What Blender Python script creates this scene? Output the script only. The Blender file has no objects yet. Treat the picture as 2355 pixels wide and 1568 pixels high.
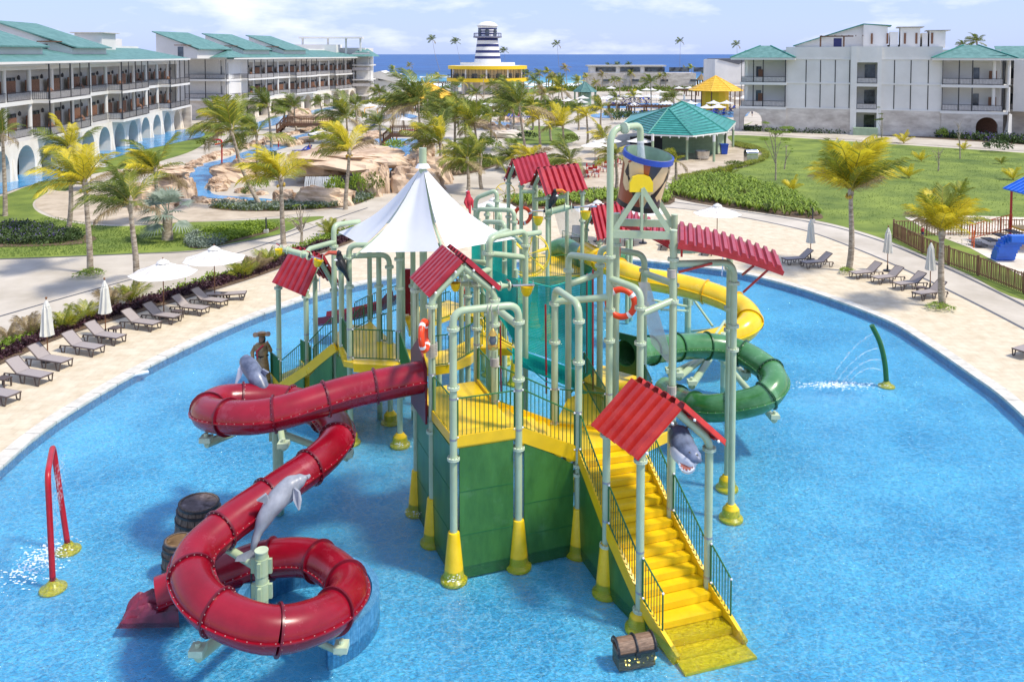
import bpy, math, random
from mathutils import Vector, Matrix
from math import sin, cos, pi, radians, sqrt, atan2
random.seed(7)
S = bpy.context.scene
COL = S.collection
# ------------------------------------------------------------------ camera
F = 1950.0; CH = 13.5; PT = radians(2.8); X0 = 1177.0; Y0 = 125 + F*math.tan(PT)   # px of a 2354 x 1568 picture
cam = bpy.data.objects.new('camera', bpy.data.cameras.new('camera')); COL.objects.link(cam)
cam.location = (0, 0, CH); cam.rotation_euler = (pi/2-PT, 0, 0)
cam.data.sensor_width = 36; cam.data.lens = 36*F/2354
cam.data.shift_y = -(784-Y0)/2354
cam.data.clip_end = 30000; cam.data.clip_start = 0.2
S.camera = cam
# ------------------------------------------------------------------ world and sun
SUN_AZ = radians(112)      # clockwise from +Y (north) towards +X
SUN_EL = radians(58)
w = bpy.data.worlds.new('World'); S.world = w; w.use_nodes = True
nt = w.node_tree; N = nt.nodes; L = nt.links; N.clear()
wo = N.new('ShaderNodeOutputWorld'); bg = N.new('ShaderNodeBackground'); L.new(bg.outputs[0], wo.inputs[0])
sk = N.new('ShaderNodeTexSky'); sk.sky_type = 'NISHITA'; sk.sun_disc = False
sk.sun_elevation = SUN_EL; sk.sun_rotation = SUN_AZ; sk.air_density = 1.0; sk.dust_density = 0.6; sk.ozone_density = 2.0
tc = N.new('ShaderNodeTexCoord')
mp = N.new('ShaderNodeMapping'); mp.inputs['Scale'].default_value = (1.0, 1.0, 3.4)
L.new(tc.outputs['Generated'], mp.inputs[0])
nz = N.new('ShaderNodeTexNoise'); nz.inputs['Scale'].default_value = 6.0; nz.inputs['Detail'].default_value = 8; nz.inputs['Roughness'].default_value = .58
L.new(mp.outputs[0], nz.inputs['Vector'])
rp = N.new('ShaderNodeValToRGB'); rp.color_ramp.elements[0].position = .50; rp.color_ramp.elements[1].position = .70
rp.color_ramp.elements[0].color = (0, 0, 0, 1); rp.color_ramp.elements[1].color = (.8, .8, .8, 1)
L.new(nz.outputs['Fac'], rp.inputs[0])
tint = N.new('ShaderNodeMix'); tint.data_type = 'RGBA'; tint.inputs[0].default_value = .78
L.new(sk.outputs[0], tint.inputs[6]); tint.inputs[7].default_value = (3.05, 3.9, 6.6, 1)
mx = N.new('ShaderNodeMix'); mx.data_type = 'RGBA'
L.new(rp.outputs[0], mx.inputs[0]); L.new(tint.outputs[2], mx.inputs[6]); mx.inputs[7].default_value = (6.7, 6.9, 7.9, 1)
L.new(mx.outputs[2], bg.inputs[0]); bg.inputs[1].default_value = .125
sun = bpy.data.objects.new('sun', bpy.data.lights.new('sun', 'SUN')); COL.objects.link(sun)
sun.data.energy = 3.2; sun.data.angle = radians(7.0); sun.data.color = (1, .925, .80)
sdir = Vector((sin(SUN_AZ)*cos(SUN_EL), cos(SUN_AZ)*cos(SUN_EL), sin(SUN_EL)))
sun.rotation_euler = sdir.to_track_quat('Z', 'Y').to_euler()
S.view_settings.view_transform = 'Standard'; S.view_settings.look = 'None'; S.view_settings.exposure = 0.5; S.view_settings.gamma = 1
S.view_settings.use_curve_mapping = False
S.cycles.max_bounces = 8; S.cycles.transparent_max_bounces = 16

# ------------------------------------------------------------------ picture point -> place
def ray(x, y):
    a = (x-X0)/F; b = (Y0-y)/F
    return a, cos(PT)+b*sin(PT), -sin(PT)+b*cos(PT)
def G(x, y, z=0.0):                       # where the sight line through (x, y) meets height z
    a, b, c = ray(x, y); t = (z-CH)/c
    return Vector((a*t, b*t, z))
def W(x, y, Y):                           # the same at distance Y
    a, b, c = ray(x, y); t = Y/b
    return Vector((a*t, Y, CH+c*t))
# ------------------------------------------------------------------ materials
MATS = {}
def mat(name, col, rough=.6, metal=0, vary=.12, scale=3.0, bump=0, bscale=20, col2=None, spec=.5, coat=0, stretch=None, detail=5, trans=0, ramp=(.35, .65), alpha=1, sheen=0):
    m = bpy.data.materials.new(name); m.use_nodes = True; n = m.node_tree.nodes; l = m.node_tree.links
    b = n['Principled BSDF']; b.inputs['Roughness'].default_value = rough; b.inputs['Metallic'].default_value = metal
    b.inputs['Specular IOR Level'].default_value = spec
    if coat: b.inputs['Coat Weight'].default_value = coat; b.inputs['Coat Roughness'].default_value = .06
    c1 = tuple(max(0, c*(1-vary)) for c in col)+(1,)
    c2 = (tuple(col2) if col2 else tuple(min(1, c*(1+vary)) for c in col))+(1,)
    g = n.new('ShaderNodeTexCoord'); src = g.outputs['Object']
    if stretch:
        k = n.new('ShaderNodeMapping'); k.inputs['Scale'].default_value = stretch; l.new(src, k.inputs[0]); src = k.outputs[0]
    t = n.new('ShaderNodeTexNoise'); t.inputs['Scale'].default_value = scale; t.inputs['Detail'].default_value = detail; t.inputs['Roughness'].default_value = .62
    l.new(src, t.inputs['Vector'])
    r = n.new('ShaderNodeValToRGB'); r.color_ramp.elements[0].position = ramp[0]; r.color_ramp.elements[1].position = ramp[1]
    r.color_ramp.elements[0].color = c1; r.color_ramp.elements[1].color = c2
    l.new(t.outputs['Fac'], r.inputs[0]); l.new(r.outputs[0], b.inputs['Base Color'])
    if bump:
        t2 = n.new('ShaderNodeTexNoise'); t2.inputs['Scale'].default_value = bscale; t2.inputs['Detail'].default_value = 4
        l.new(src, t2.inputs['Vector'])
        bp = n.new('ShaderNodeBump'); bp.inputs['Strength'].default_value = bump; bp.inputs['Distance'].default_value = .05
        l.new(t2.outputs['Fac'], bp.inputs['Height']); l.new(bp.outputs[0], b.inputs['Normal'])
    if trans:      # thin leaf or cloth: some light passes through
        tr = n.new('ShaderNodeBsdfTranslucent'); l.new(r.outputs[0], tr.inputs[0])
        ms = n.new('ShaderNodeMixShader'); ms.inputs[0].default_value = trans
        l.new(b.outputs[0], ms.inputs[1]); l.new(tr.outputs[0], ms.inputs[2]); l.new(ms.outputs[0], n['Material Output'].inputs[0])
    if alpha < 1: b.inputs['Alpha'].default_value = alpha
    MATS[name] = m
    return m
def nodes_of(m): return m.node_tree.nodes, m.node_tree.links
mat('pipe', (.40, .50, .31), .34, vary=.07, scale=1.3, col2=(.44, .545, .355), coat=.15)
mat('flange', (.52, .61, .43), .45, vary=.1)
mat('bolt', (.5, .5, .5), .35, 1)
mat('clamp', (.36, .36, .4), .4, .6)
mat('yellow', (.84, .53, .004), .33, vary=.1, scale=1.2, col2=(.92, .62, .008), coat=.3, bump=.06, bscale=6)
mat('yellow_side', (.80, .50, .004), .36, vary=.08, scale=1.5)
mat('cone_yellow', (.86, .56, .004), .36, vary=.08, scale=3, col2=(.9, .6, .02))
mat('green_panel', (.035, .145, .02), .38, vary=.22, scale=2.4, col2=(.055, .185, .03), stretch=(1, 1, .35), coat=.15, bump=.1, bscale=3)
mat('rail_green', (.02, .13, .03), .4, vary=.15, scale=6)
mat('knob', (.8, .8, .78), .4)
mat('roof_red', (.45, .016, .014), .38, vary=.12, scale=2.5, col2=(.52, .03, .02), coat=.12)
mat('roof_wine', (.33, .006, .018), .36, vary=.14, scale=2.5, col2=(.41, .02, .03), coat=.12)
mat('slide_red', (.23, .001, .010), .26, vary=.12, scale=.9, col2=(.30, .004, .018), coat=.1, bump=.03, bscale=4, detail=9)
mat('slide_flange', (.13, .002, .012), .34, vary=.2)
mat('slide_green', (.03, .17, .035), .24, vary=.22, scale=.8, col2=(.10, .28, .11), coat=.3, detail=8)
mat('slide_green_dark', (.01, .075, .02), .35, vary=.2)
mat('slide_yellow', (.86, .53, .005), .24, vary=.1, scale=1.4, col2=(.9, .6, .012), coat=.4)
mat('slide_yellow_rim', (.7, .38, .004), .3, vary=.1)
mat('rivet', (.55, .5, .48), .35, .4)
mat('sail', (.84, .84, .84), .75, vary=.03, scale=.8, bump=.12, bscale=1.5, trans=.12)
mat('canopy', (.80, .79, .76), .8, vary=.04, scale=2, trans=.2)
mat('closed_canopy', (.66, .65, .58), .8, vary=.08, scale=8, stretch=(1, 1, .2), bump=.3, bscale=12)
mat('wood_pole', (.2, .085, .03), .5, vary=.3, scale=8, stretch=(6, 6, .5))
mat('wood_rail', (.11, .05, .025), .7, vary=.35, scale=5, stretch=(6, 6, 1), col2=(.19, .09, .045))
mat('fence_wood', (.17, .09, .04), .75, vary=.35, scale=4, stretch=(8, 8, .6), col2=(.28, .16, .08))
mat('sling', (.32, .28, .265), .7, vary=.10, scale=60)
mat('lounge_frame', (.085, .06, .052), .5, vary=.1)
mat('blue_cloth', (.02, .06, .42), .7, vary=.2)
mat('black_metal', (.03, .028, .028), .5)
mat('dark', (.03, .03, .035), .5)
mat('chrome', (.7, .7, .72), .18, 1)
mat('steel', (.55, .55, .56), .3, .9)
mat('deck', (.60, .50, .345), .75, vary=.07, scale=1.6, col2=(.68, .59, .44), detail=14, bump=.2, bscale=8)
mat('plaza', (.46, .37, .26), .75, vary=.14, scale=.5, col2=(.58, .49, .37), detail=9)
mat('walk', (.46, .405, .32), .8, vary=.14, scale=.22, col2=(.56, .505, .42), detail=12)
mat('sand', (.56, .48, .36), .9, vary=.1, scale=.3, col2=(.75, .68, .56), detail=8)
mat('strip_grey', (.10, .105, .12), .75, vary=.2, scale=8)
mat('coping', (.58, .55, .47), .7, vary=.14, scale=2.5, col2=(.68, .65, .58), bump=.25, bscale=9, detail=10)
mat('joint', (.4, .38, .33), .9)
mat('lawn', (.095, .165, .016), .9, vary=.3, scale=.22, col2=(.21, .27, .035), detail=14, bump=.7, bscale=9, ramp=(.32, .66))
mat('grass_blade', (.12, .22, .03), .8, vary=.3, scale=.6, col2=(.2, .3, .05), trans=.3)
mat('soil', (.13, .085, .05), .95, vary=.3, scale=2, bump=.6, bscale=12)
mat('rock', (.36, .21, .12), .9, vary=.3, scale=.6, col2=(.66, .50, .35), detail=14, bump=1.0, bscale=2.6, ramp=(.38, .56), stretch=(1, 1, .7))
mat('rock_pale', (.60, .50, .40), .85, vary=.25, scale=.5, col2=(.75, .68, .58), detail=10, bump=.7, bscale=1.6)
mat('stucco', (.70, .685, .645), .85, vary=.05, scale=.2, col2=(.76, .745, .705))
mat('arch_stucco', (.78, .71, .60), .85, vary=.06, scale=.3, col2=(.84, .78, .68)); mat('stucco_side', (.68, .66, .62), .85, vary=.05, scale=.2, col2=(.74, .72, .68))
mat('stone_base', (.52, .46, .40), .85, vary=.2, scale=.35, col2=(.68, .63, .56), detail=9, stretch=(1, 1, 2.4))
mat('balcony_wall', (.56, .54, .50), .85, vary=.05)
mat('wicker', (.17, .075, .04), .7, vary=.3, scale=10, col2=(.25, .12, .065))
mat('glass_dark', (.035, .045, .06), .12, vary=.5, scale=.6, col2=(.12, .15, .18))
mat('rail_pane', (.52, .50, .49), .7, vary=.15, scale=3)
mat('door_dark', (.055, .03, .022), .5, vary=.3, scale=1)
mat('teal_roof', (.075, .205, .185), .6, vary=.18, scale=1.2, col2=(.125, .27, .245), detail=8, bump=.2, bscale=5)
mat('teal_ridge', (.04, .24, .19), .45, vary=.15)
mat('teal_bar_roof', (.03, .25, .21), .4, vary=.14, scale=1.0, col2=(.06, .32, .28))
mat('yellow_roof', (.72, .40, .02), .5, vary=.12, scale=2, col2=(.85, .52, .04))
mat('bar_green', (.32, .42, .27), .7, vary=.08, scale=2)
mat('navy', (.02, .028, .13), .5, vary=.1)
mat('white_paint', (.78, .77, .74), .5, vary=.03)
mat('band_yellow', (.80, .54, .01), .5, vary=.05)
mat('cream_curtain', (.62, .52, .33), .8, vary=.1, scale=2)
mat('palm_trunk', (.30, .23, .16), .9, vary=.35, scale=3, col2=(.50, .43, .33), stretch=(1, 1, 3), bump=.4, bscale=8)
mat('leaf_green', (.11, .17, .02), .55, vary=.35, scale=.9, col2=(.20, .26, .03), trans=.35)
mat('leaf_mid', (.17, .23, .022), .55, vary=.3, scale=.9, col2=(.36, .39, .04), trans=.3)
mat('leaf_yellow', (.62, .52, .02), .5, vary=.2, scale=1.0, col2=(.90, .76, .05), trans=.4)
mat('leaf_dry', (.28, .19, .09), .8, vary=.3, scale=1.2, col2=(.46, .36, .2), trans=.2)
mat('rachis', (.33, .28, .04), .6, vary=.2)
mat('leaf_silver', (.20, .27, .19), .6, vary=.25, scale=2, col2=(.34, .40, .31), trans=.2)
mat('leaf_dark', (.035, .075, .018), .6, vary=.4, scale=1.5, col2=(.09, .15, .03), trans=.2)
mat('leaf_bright', (.17, .30, .02), .55, vary=.35, scale=2.5, col2=(.38, .50, .06), trans=.3)
mat('leaf_purple', (.045, .018, .025), .6, vary=.4, scale=2, col2=(.10, .035, .05), trans=.2)
mat('flower_violet', (.16, .10, .36), .7, vary=.2)
mat('flower_white', (.7, .7, .66), .7)
mat('coconut', (.50, .33, .03), .5, vary=.2)
mat('dolphin', (.23, .25, .29), .4, vary=.15, scale=1.8, col2=(.38, .40, .44), coat=.15)
mat('dolphin_dark', (.07, .09, .15), .35, vary=.2, scale=2, col2=(.2, .235, .33), coat=.2)
mat('pale_belly', (.62, .64, .68), .4, vary=.06)
mat('shark_back', (.11, .14, .21), .38, vary=.25, scale=3, col2=(.2, .24, .34), coat=.2)
mat('mouth_red', (.36, .11, .07), .5)
mat('barrel_wood', (.12, .085, .06), .7, vary=.3, scale=5, stretch=(5, 5, .7), col2=(.2, .15, .11))
mat('barrel_top', (.27, .215, .21), .7, vary=.25, scale=6)
mat('barrel_tan', (.33, .2, .09), .7, vary=.2, scale=4)
mat('iron', (.06, .058, .06), .5, .5)
mat('chest_wood', (.17, .10, .06), .6, vary=.3, scale=6, stretch=(1, 6, 6), col2=(.27, .17, .11))
mat('gold', (.75, .48, .12), .3, .8)
mat('coat_brown', (.26, .14, .05), .45, vary=.35, scale=5, col2=(.42, .25, .10), coat=.3)
mat('orange', (.78, .06, .01), .4, vary=.05)
mat('white', (.8, .8, .8), .5, vary=.02)
mat('basket', (.86, .62, .01), .35, vary=.05)
mat('rope', (.42, .39, .34), .9)
mat('valve_red', (.42, .01, .02), .35)
mat('black', (.02, .02, .022), .4)
mat('toucan_beak', (.75, .25, .02), .35)
mat('toucan_red', (.55, .10, .05), .4)
mat('net', (.0, .42, .34), .7)
mat('net_white', (.6, .6, .57), .8)
mat('play_blue', (.01, .13, .62), .35, vary=.1, coat=.2)
mat('play_red', (.45, .01, .015), .35)
mat('play_yellow', (.8, .42, .01), .4)
mat('play_orange', (.65, .11, .02), .4)
mat('skin', (.50, .28, .18), .6, vary=.1)
mat('skin_tan', (.33, .17, .10), .6, vary=.1)
mat('hair', (.03, .018, .012), .7)
mat('cloth_red', (.5, .03, .05), .8)
mat('cloth_white', (.7, .7, .7), .8)
mat('cloth_dark', (.04, .05, .09), .8)
mat('bucket_tan', (.70, .52, .28), .35, vary=.05)
mat('bucket_brown', (.30, .07, .025), .35, vary=.08)
mat('bucket_grey', (.045, .045, .06), .35, vary=.08)
mat('bucket_dark', (.012, .01, .01), .4)
mat('bucket_blue', (.01, .07, .42), .3)
mat('bucket_inner', (.36, .5, .36), .45)
mat('lamp_black', (.04, .04, .045), .5)
mat('thatch', (.33, .24, .13), .95, vary=.3, scale=5)
mat('tile_blue', (.06, .26, .50), .3, vary=.2, scale=9, col2=(.12, .36, .60))
mat('wine_rock', (.09, .008, .022), .4, vary=.4, scale=1.5, col2=(.2, .018, .045), bump=.4, bscale=3, coat=.2)
mat('foam', (.85, .88, .9), .8, vary=.03)
mat('concrete', (.5, .48, .44), .85, vary=.1)
mat('sign_white', (.7, .72, .75), .5)

def water_material(name, tintc, bump, bs1, bs2, gl=.035, stretch=(1, 1, 1)):
    m = bpy.data.materials.new(name); m.use_nodes = True; n, l = nodes_of(m); n.clear()
    o = n.new('ShaderNodeOutputMaterial'); g = n.new('ShaderNodeTexCoord')
    k = n.new('ShaderNodeMapping'); k.inputs['Scale'].default_value = stretch; l.new(g.outputs['Object'], k.inputs[0])
    t1 = n.new('ShaderNodeTexNoise'); t1.inputs['Scale'].default_value = bs1; t1.inputs['Detail'].default_value = 5; t1.inputs['Distortion'].default_value = .8
    t2 = n.new('ShaderNodeTexNoise'); t2.inputs['Scale'].default_value = bs2; t2.inputs['Detail'].default_value = 3; t2.inputs['Distortion'].default_value = 1.2
    l.new(k.outputs[0], t1.inputs['Vector']); l.new(k.outputs[0], t2.inputs['Vector'])
    ad = n.new('ShaderNodeMath'); ad.operation = 'MULTIPLY_ADD'; l.new(t1.outputs['Fac'], ad.inputs[0]); ad.inputs[1].default_value = .9; l.new(t2.outputs['Fac'], ad.inputs[2])
    bp = n.new('ShaderNodeBump'); bp.inputs['Strength'].default_value = bump; bp.inputs['Distance'].default_value = .12; l.new(ad.outputs[0], bp.inputs['Height'])
    fr = n.new('ShaderNodeFresnel'); fr.inputs[0].default_value = 1.33; l.new(bp.outputs[0], fr.inputs['Normal'])
    gs = n.new('ShaderNodeBsdfGlossy'); gs.inputs['Roughness'].default_value = gl; l.new(bp.outputs[0], gs.inputs['Normal'])
    tr = n.new('ShaderNodeBsdfTransparent'); tr.inputs[0].default_value = (*tintc, 1)
    ms = n.new('ShaderNodeMixShader'); l.new(fr.outputs[0], ms.inputs[0]); l.new(tr.outputs[0], ms.inputs[1]); l.new(gs.outputs[0], ms.inputs[2])
    l.new(ms.outputs[0], o.inputs[0]); MATS[name] = m
water_material('pool_water', (.84, .97, 1.0), .8, 2.2, 8.0, .08, (1, 1.6, 1))
water_material('river_water', (.55, .80, .93), .9, 1.4, 4.0, .06)
def floor_caustics():
    m = mat('pool_floor', (.08, .46, .77), .6, vary=.10, scale=.28, col2=(.17, .64, .92), detail=12)
    n, l = nodes_of(m); b = n['Principled BSDF']; r = [x for x in n if x.type == 'VALTORGB'][0]
    g = [x for x in n if x.type == 'TEX_COORD'][0]
    v = n.new('ShaderNodeTexVoronoi'); v.feature = 'DISTANCE_TO_EDGE'; v.inputs['Scale'].default_value = 4.4  # pale web paints caustic light lines into the floor colour
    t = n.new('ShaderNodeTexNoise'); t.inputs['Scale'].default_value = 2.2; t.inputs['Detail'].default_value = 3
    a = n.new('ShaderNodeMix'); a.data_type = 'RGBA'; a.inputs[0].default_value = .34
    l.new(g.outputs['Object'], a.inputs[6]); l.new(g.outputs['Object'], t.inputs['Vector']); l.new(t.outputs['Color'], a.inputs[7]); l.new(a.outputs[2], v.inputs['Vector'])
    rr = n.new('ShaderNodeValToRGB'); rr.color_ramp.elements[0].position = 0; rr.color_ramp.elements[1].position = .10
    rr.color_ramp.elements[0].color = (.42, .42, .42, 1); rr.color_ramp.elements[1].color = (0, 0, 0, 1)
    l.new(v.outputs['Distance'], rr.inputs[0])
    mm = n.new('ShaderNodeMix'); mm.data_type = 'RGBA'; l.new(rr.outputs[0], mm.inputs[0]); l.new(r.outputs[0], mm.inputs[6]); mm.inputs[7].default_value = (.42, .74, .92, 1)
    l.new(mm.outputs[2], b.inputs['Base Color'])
floor_caustics()
def sea_material():
    m = mat('sea', (.008, .07, .25), .45, vary=.3, scale=.05, col2=(.016, .12, .36), stretch=(.35, 1, 1), detail=8)
    n, l = nodes_of(m); b = n['Principled BSDF']; r = [x for x in n if x.type == 'VALTORGB'][0]; g = [x for x in n if x.type == 'TEX_COORD'][0]
    sp = n.new('ShaderNodeSeparateXYZ'); l.new(g.outputs['Object'], sp.inputs[0])
    mr = n.new('ShaderNodeMapRange'); mr.inputs[1].default_value = 360; mr.inputs[2].default_value = 760; l.new(sp.outputs['Y'], mr.inputs[0])
    sh = n.new('ShaderNodeValToRGB'); e = sh.color_ramp.elements; e[0].color = (.20, .50, .50, 1); e[1].color = (0, 0, 0, 1)
    e[0].position = 0; x = e.new(.25); x.color = (.07, .30, .40, 1); x = e.new(.55); x.color = (.015, .11, .24, 1)
    fa = n.new('ShaderNodeValToRGB'); fa.color_ramp.elements[0].color = (1, 1, 1, 1); fa.color_ramp.elements[1].color = (0, 0, 0, 1); fa.color_ramp.elements[0].position = .1
    l.new(mr.outputs[0], sh.inputs[0]); l.new(mr.outputs[0], fa.inputs[0])
    mm = n.new('ShaderNodeMix'); mm.data_type = 'RGBA'; l.new(fa.outputs[0], mm.inputs[0]); l.new(r.outputs[0], mm.inputs[6]); l.new(sh.outputs[0], mm.inputs[7])
    # white caps
    k = n.new('ShaderNodeMapping'); k.inputs['Scale'].default_value = (.03, .09, 1); l.new(g.outputs['Object'], k.inputs[0])
    t = n.new('ShaderNodeTexNoise'); t.inputs['Scale'].default_value = 2.0; t.inputs['Detail'].default_value = 9; t.inputs['Roughness'].default_value = .7; l.new(k.outputs[0], t.inputs['Vector'])
    c = n.new('ShaderNodeValToRGB'); c.color_ramp.elements[0].position = .66; c.color_ramp.elements[1].position = .74; c.color_ramp.elements[1].color = (.7, .7, .7, 1); l.new(t.outputs['Fac'], c.inputs[0])
    m2 = n.new('ShaderNodeMix'); m2.data_type = 'RGBA'; l.new(c.outputs[0], m2.inputs[0]); l.new(mm.outputs[2], m2.inputs[6]); m2.inputs[7].default_value = (.6, .7, .75, 1)
    l.new(m2.outputs[2], b.inputs['Base Color'])
    bp = n.new('ShaderNodeBump'); bp.inputs['Strength'].default_value = .5; bp.inputs['Distance'].default_value = 1.0; l.new(t.outputs['Fac'], bp.inputs['Height']); l.new(bp.outputs[0], b.inputs['Normal'])
    b.inputs['Specular IOR Level'].default_value = .3
sea_material()
def worn(mname, col, lo, hi, scale):
    """sun faded, chalky patches in old paint"""
    m = MATS[mname]; n, l = nodes_of(m); b = n['Principled BSDF']; src = b.inputs['Base Color'].links[0].from_socket; g = [x for x in n if x.type == 'TEX_COORD'][0]
    t = n.new('ShaderNodeTexNoise'); t.inputs['Scale'].default_value = scale; t.inputs['Detail'].default_value = 12; t.inputs['Roughness'].default_value = .7; l.new(g.outputs['Object'], t.inputs['Vector'])
    r = n.new('ShaderNodeValToRGB'); r.color_ramp.elements[0].position = lo; r.color_ramp.elements[1].position = hi; r.color_ramp.elements[1].color = (.6, .6, .6, 1); l.new(t.outputs['Fac'], r.inputs[0])
    mm = n.new('ShaderNodeMix'); mm.data_type = 'RGBA'; l.new(r.outputs[0], mm.inputs[0]); l.new(src, mm.inputs[6]); mm.inputs[7].default_value = (*col, 1); l.new(mm.outputs[2], b.inputs['Base Color'])
    q = n.new('ShaderNodeMapRange'); q.inputs[3].default_value = b.inputs['Roughness'].default_value; q.inputs[4].default_value = .6; l.new(r.outputs[0], q.inputs[0]); l.new(q.outputs[0], b.inputs['Roughness'])
worn('slide_red', (.42, .09, .13), .58, .78, 1.1); worn('slide_green', (.24, .42, .26), .56, .74, .8); worn('green_panel', (.12, .26, .13), .58, .8, 1.2); worn('yellow', (.62, .36, .02), .62, .8, 1.6); worn('slide_yellow', (.8, .6, .2), .6, .8, .9); worn('pipe', (.30, .36, .24), .6, .85, 1.1); worn('stucco_side', (.55, .53, .48), .58, .85, .25); worn('roof_red', (.5, .12, .10), .58, .8, 1.5)
def brick_lines(mname, sx, sy, amount, dark=.8):
    """joints of small pavers, as fine relief and a slightly darker joint colour"""
    m = MATS[mname]; n, l = nodes_of(m); b = n['Principled BSDF']; src = b.inputs['Base Color'].links[0].from_socket
    g = [x for x in n if x.type == 'TEX_COORD'][0]
    t = n.new('ShaderNodeTexBrick'); t.inputs['Scale'].default_value = 1; t.inputs['Brick Width'].default_value = sx; t.inputs['Row Height'].default_value = sy
    t.inputs['Mortar Size'].default_value = .012; t.inputs['Color1'].default_value = (1, 1, 1, 1); t.inputs['Color2'].default_value = (.9, .89, .87, 1); t.inputs['Mortar'].default_value = (dark, dark, dark, 1)
    l.new(g.outputs['Object'], t.inputs['Vector'])
    mm = n.new('ShaderNodeMix'); mm.data_type = 'RGBA'; mm.blend_type = 'MULTIPLY'; mm.inputs[0].default_value = amount
    l.new(src, mm.inputs[6]); l.new(t.outputs['Color'], mm.inputs[7]); l.new(mm.outputs[2], b.inputs['Base Color'])
brick_lines('deck', .62, .42, .55, .66)
brick_lines('plaza', .8, .8, .4, .8)
brick_lines('tile_blue', .06, .06, .8, .7)

# ------------------------------------------------------------------ mesh builder
class MB:
    def __init__(s): s.v = []; s.f = []; s.m = []; s.mi = 0
    def add(s, vs, fs):
        o = len(s.v); s.v += [tuple(p) for p in vs]
        for f in fs: s.f.append(tuple(i+o for i in f)); s.m.append(s.mi)
    def box(s, c, d, M=None):
        x, y, z = d[0]/2, d[1]/2, d[2]/2
        vs = [Vector((a*x, b*y, e*z)) for e in (-1, 1) for b in (-1, 1) for a in (-1, 1)]
        if M is not None: vs = [M @ p for p in vs]
        c = Vector(c); s.add([p+c for p in vs], [(0, 2, 3, 1), (4, 5, 7, 6), (0, 1, 5, 4), (2, 6, 7, 3), (0, 4, 6, 2), (1, 3, 7, 5)])
    def bar(s, a, b, wd, ht, up=Vector((0, 0, 1))):
        a = Vector(a); b = Vector(b); d = (b-a); L_ = d.length
        if L_ < 1e-6: return
        d.normalize(); r = d.cross(up)
        if r.length < 1e-4: r = d.cross(Vector((0, 1, 0)))
        r.normalize(); u = r.cross(d)
        M = Matrix((r, d, u)).transposed()
        s.box((a+b)/2, (wd, L_, ht), M)
    def tube(s, path, r, n=10, cap=True, closed=False, start=0):
        P = [Vector(p) for p in path]; k = len(P)
        R = r if isinstance(r, (list, tuple)) else [r]*k
        t0 = (P[1]-P[0]).normalized(); u = t0.orthogonal().normalized(); rings = []; prev = t0
        if abs(t0.z) < .9: u = Vector((0, 0, 1))-t0*t0.z; u.normalize()
        for i in range(k):
            if closed: t = (P[(i+1) % k]-P[i-1]).normalized()
            elif i == 0: t = t0
            elif i == k-1: t = (P[-1]-P[-2]).normalized()
            else: t = ((P[i+1]-P[i]).normalized()+(P[i]-P[i-1]).normalized()).normalized()
            u = prev.rotation_difference(t) @ u; u = (u-t*u.dot(t)).normalized(); prev = t
            w_ = t.cross(u); rings.append([P[i]+(u*cos(2*pi*j/n)+w_*sin(2*pi*j/n))*R[i] for j in range(n)])
        vs = [p for q in rings for p in q]; fs = []
        for i in range(k if closed else k-1):
            i2 = (i+1) % k
            for j in range(n): fs.append((i*n+j, i*n+(j+1) % n, i2*n+(j+1) % n, i2*n+j))
        if cap and not closed:
            fs.append(tuple(range(n-1, -1, -1))); fs.append(tuple((k-1)*n+j for j in range(n)))
        s.add(vs, fs)
    def cyl(s, a, b, r, n=10, r2=None): s.tube([a, b], [r, r if r2 is None else r2], n)
    def lathe(s, prof, c=(0, 0, 0), n=16, M=None):
        c = Vector(c); vs = []; k = len(prof)
        for (r, z) in prof:
            for j in range(n):
                p = Vector((r*cos(2*pi*j/n), r*sin(2*pi*j/n), z)); vs.append((M @ p if M is not None else p)+c)
        fs = [(i*n+j, i*n+(j+1) % n, (i+1)*n+(j+1) % n, (i+1)*n+j) for i in range(k-1) for j in range(n)]
        if prof[0][0] > 1e-4: fs.append(tuple(range(n-1, -1, -1)))
        if prof[-1][0] > 1e-4: fs.append(tuple((k-1)*n+j for j in range(n)))
        s.add(vs, fs)
    def poly(s, pts): s.add(pts, [tuple(range(len(pts)))])
    def prism(s, pts, dv):
        n = len(pts); dv = Vector(dv); a = [Vector(p) for p in pts]; b = [p+dv for p in a]
        s.add(a+b, [tuple(range(n-1, -1, -1)), tuple(range(n, 2*n))]+[(i, (i+1) % n, n+(i+1) % n, n+i) for i in range(n)])
    def build(s, name, m, parent=None, smooth=False, shift=True, label=None):
        if isinstance(m, str): m = [m]
        me = bpy.data.meshes.new(name)
        o_ = parent.matrix_world.translation if False else None
        off = Vector((0, 0, 0))
        if parent is not None and shift:
            off = parent['_org'] if '_org' in parent.keys() else (0, 0, 0); off = Vector(off)
        me.from_pydata([(p[0]-off[0], p[1]-off[1], p[2]-off[2]) for p in s.v], [], s.f)
        for q in m: me.materials.append(MATS[q])
        if len(m) > 1:
            for i, p in enumerate(me.polygons): p.material_index = s.m[i]
        if smooth:
            for p in me.polygons: p.use_smooth = True
            if smooth != 'all':
                try: me.set_sharp_from_angle(angle=radians(40))
                except Exception: pass
        me.update()
        o = bpy.data.objects.new(name, me); COL.objects.link(o)
        if parent is not None: o.parent = parent; o['_org'] = tuple(off)
        if label: o['label'] = label
        return o
def thing(name, label, cat, loc=(0, 0, 0), rz=0, group=None):
    o = bpy.data.objects.new(name, None); COL.objects.link(o); o.empty_display_size = .2
    o.location = loc; o['_org'] = tuple(loc); o['label'] = label; o['category'] = cat
    if group: o['group'] = group
    o.rotation_euler = (0, 0, rz)
    return o
def tag(o, label, cat, group=None):
    o['label'] = label; o['category'] = cat
    if group: o['group'] = group
    return o
def struct(o): o['kind'] = 'structure'; return o
def stuff(o): o['kind'] = 'stuff'; return o
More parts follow.
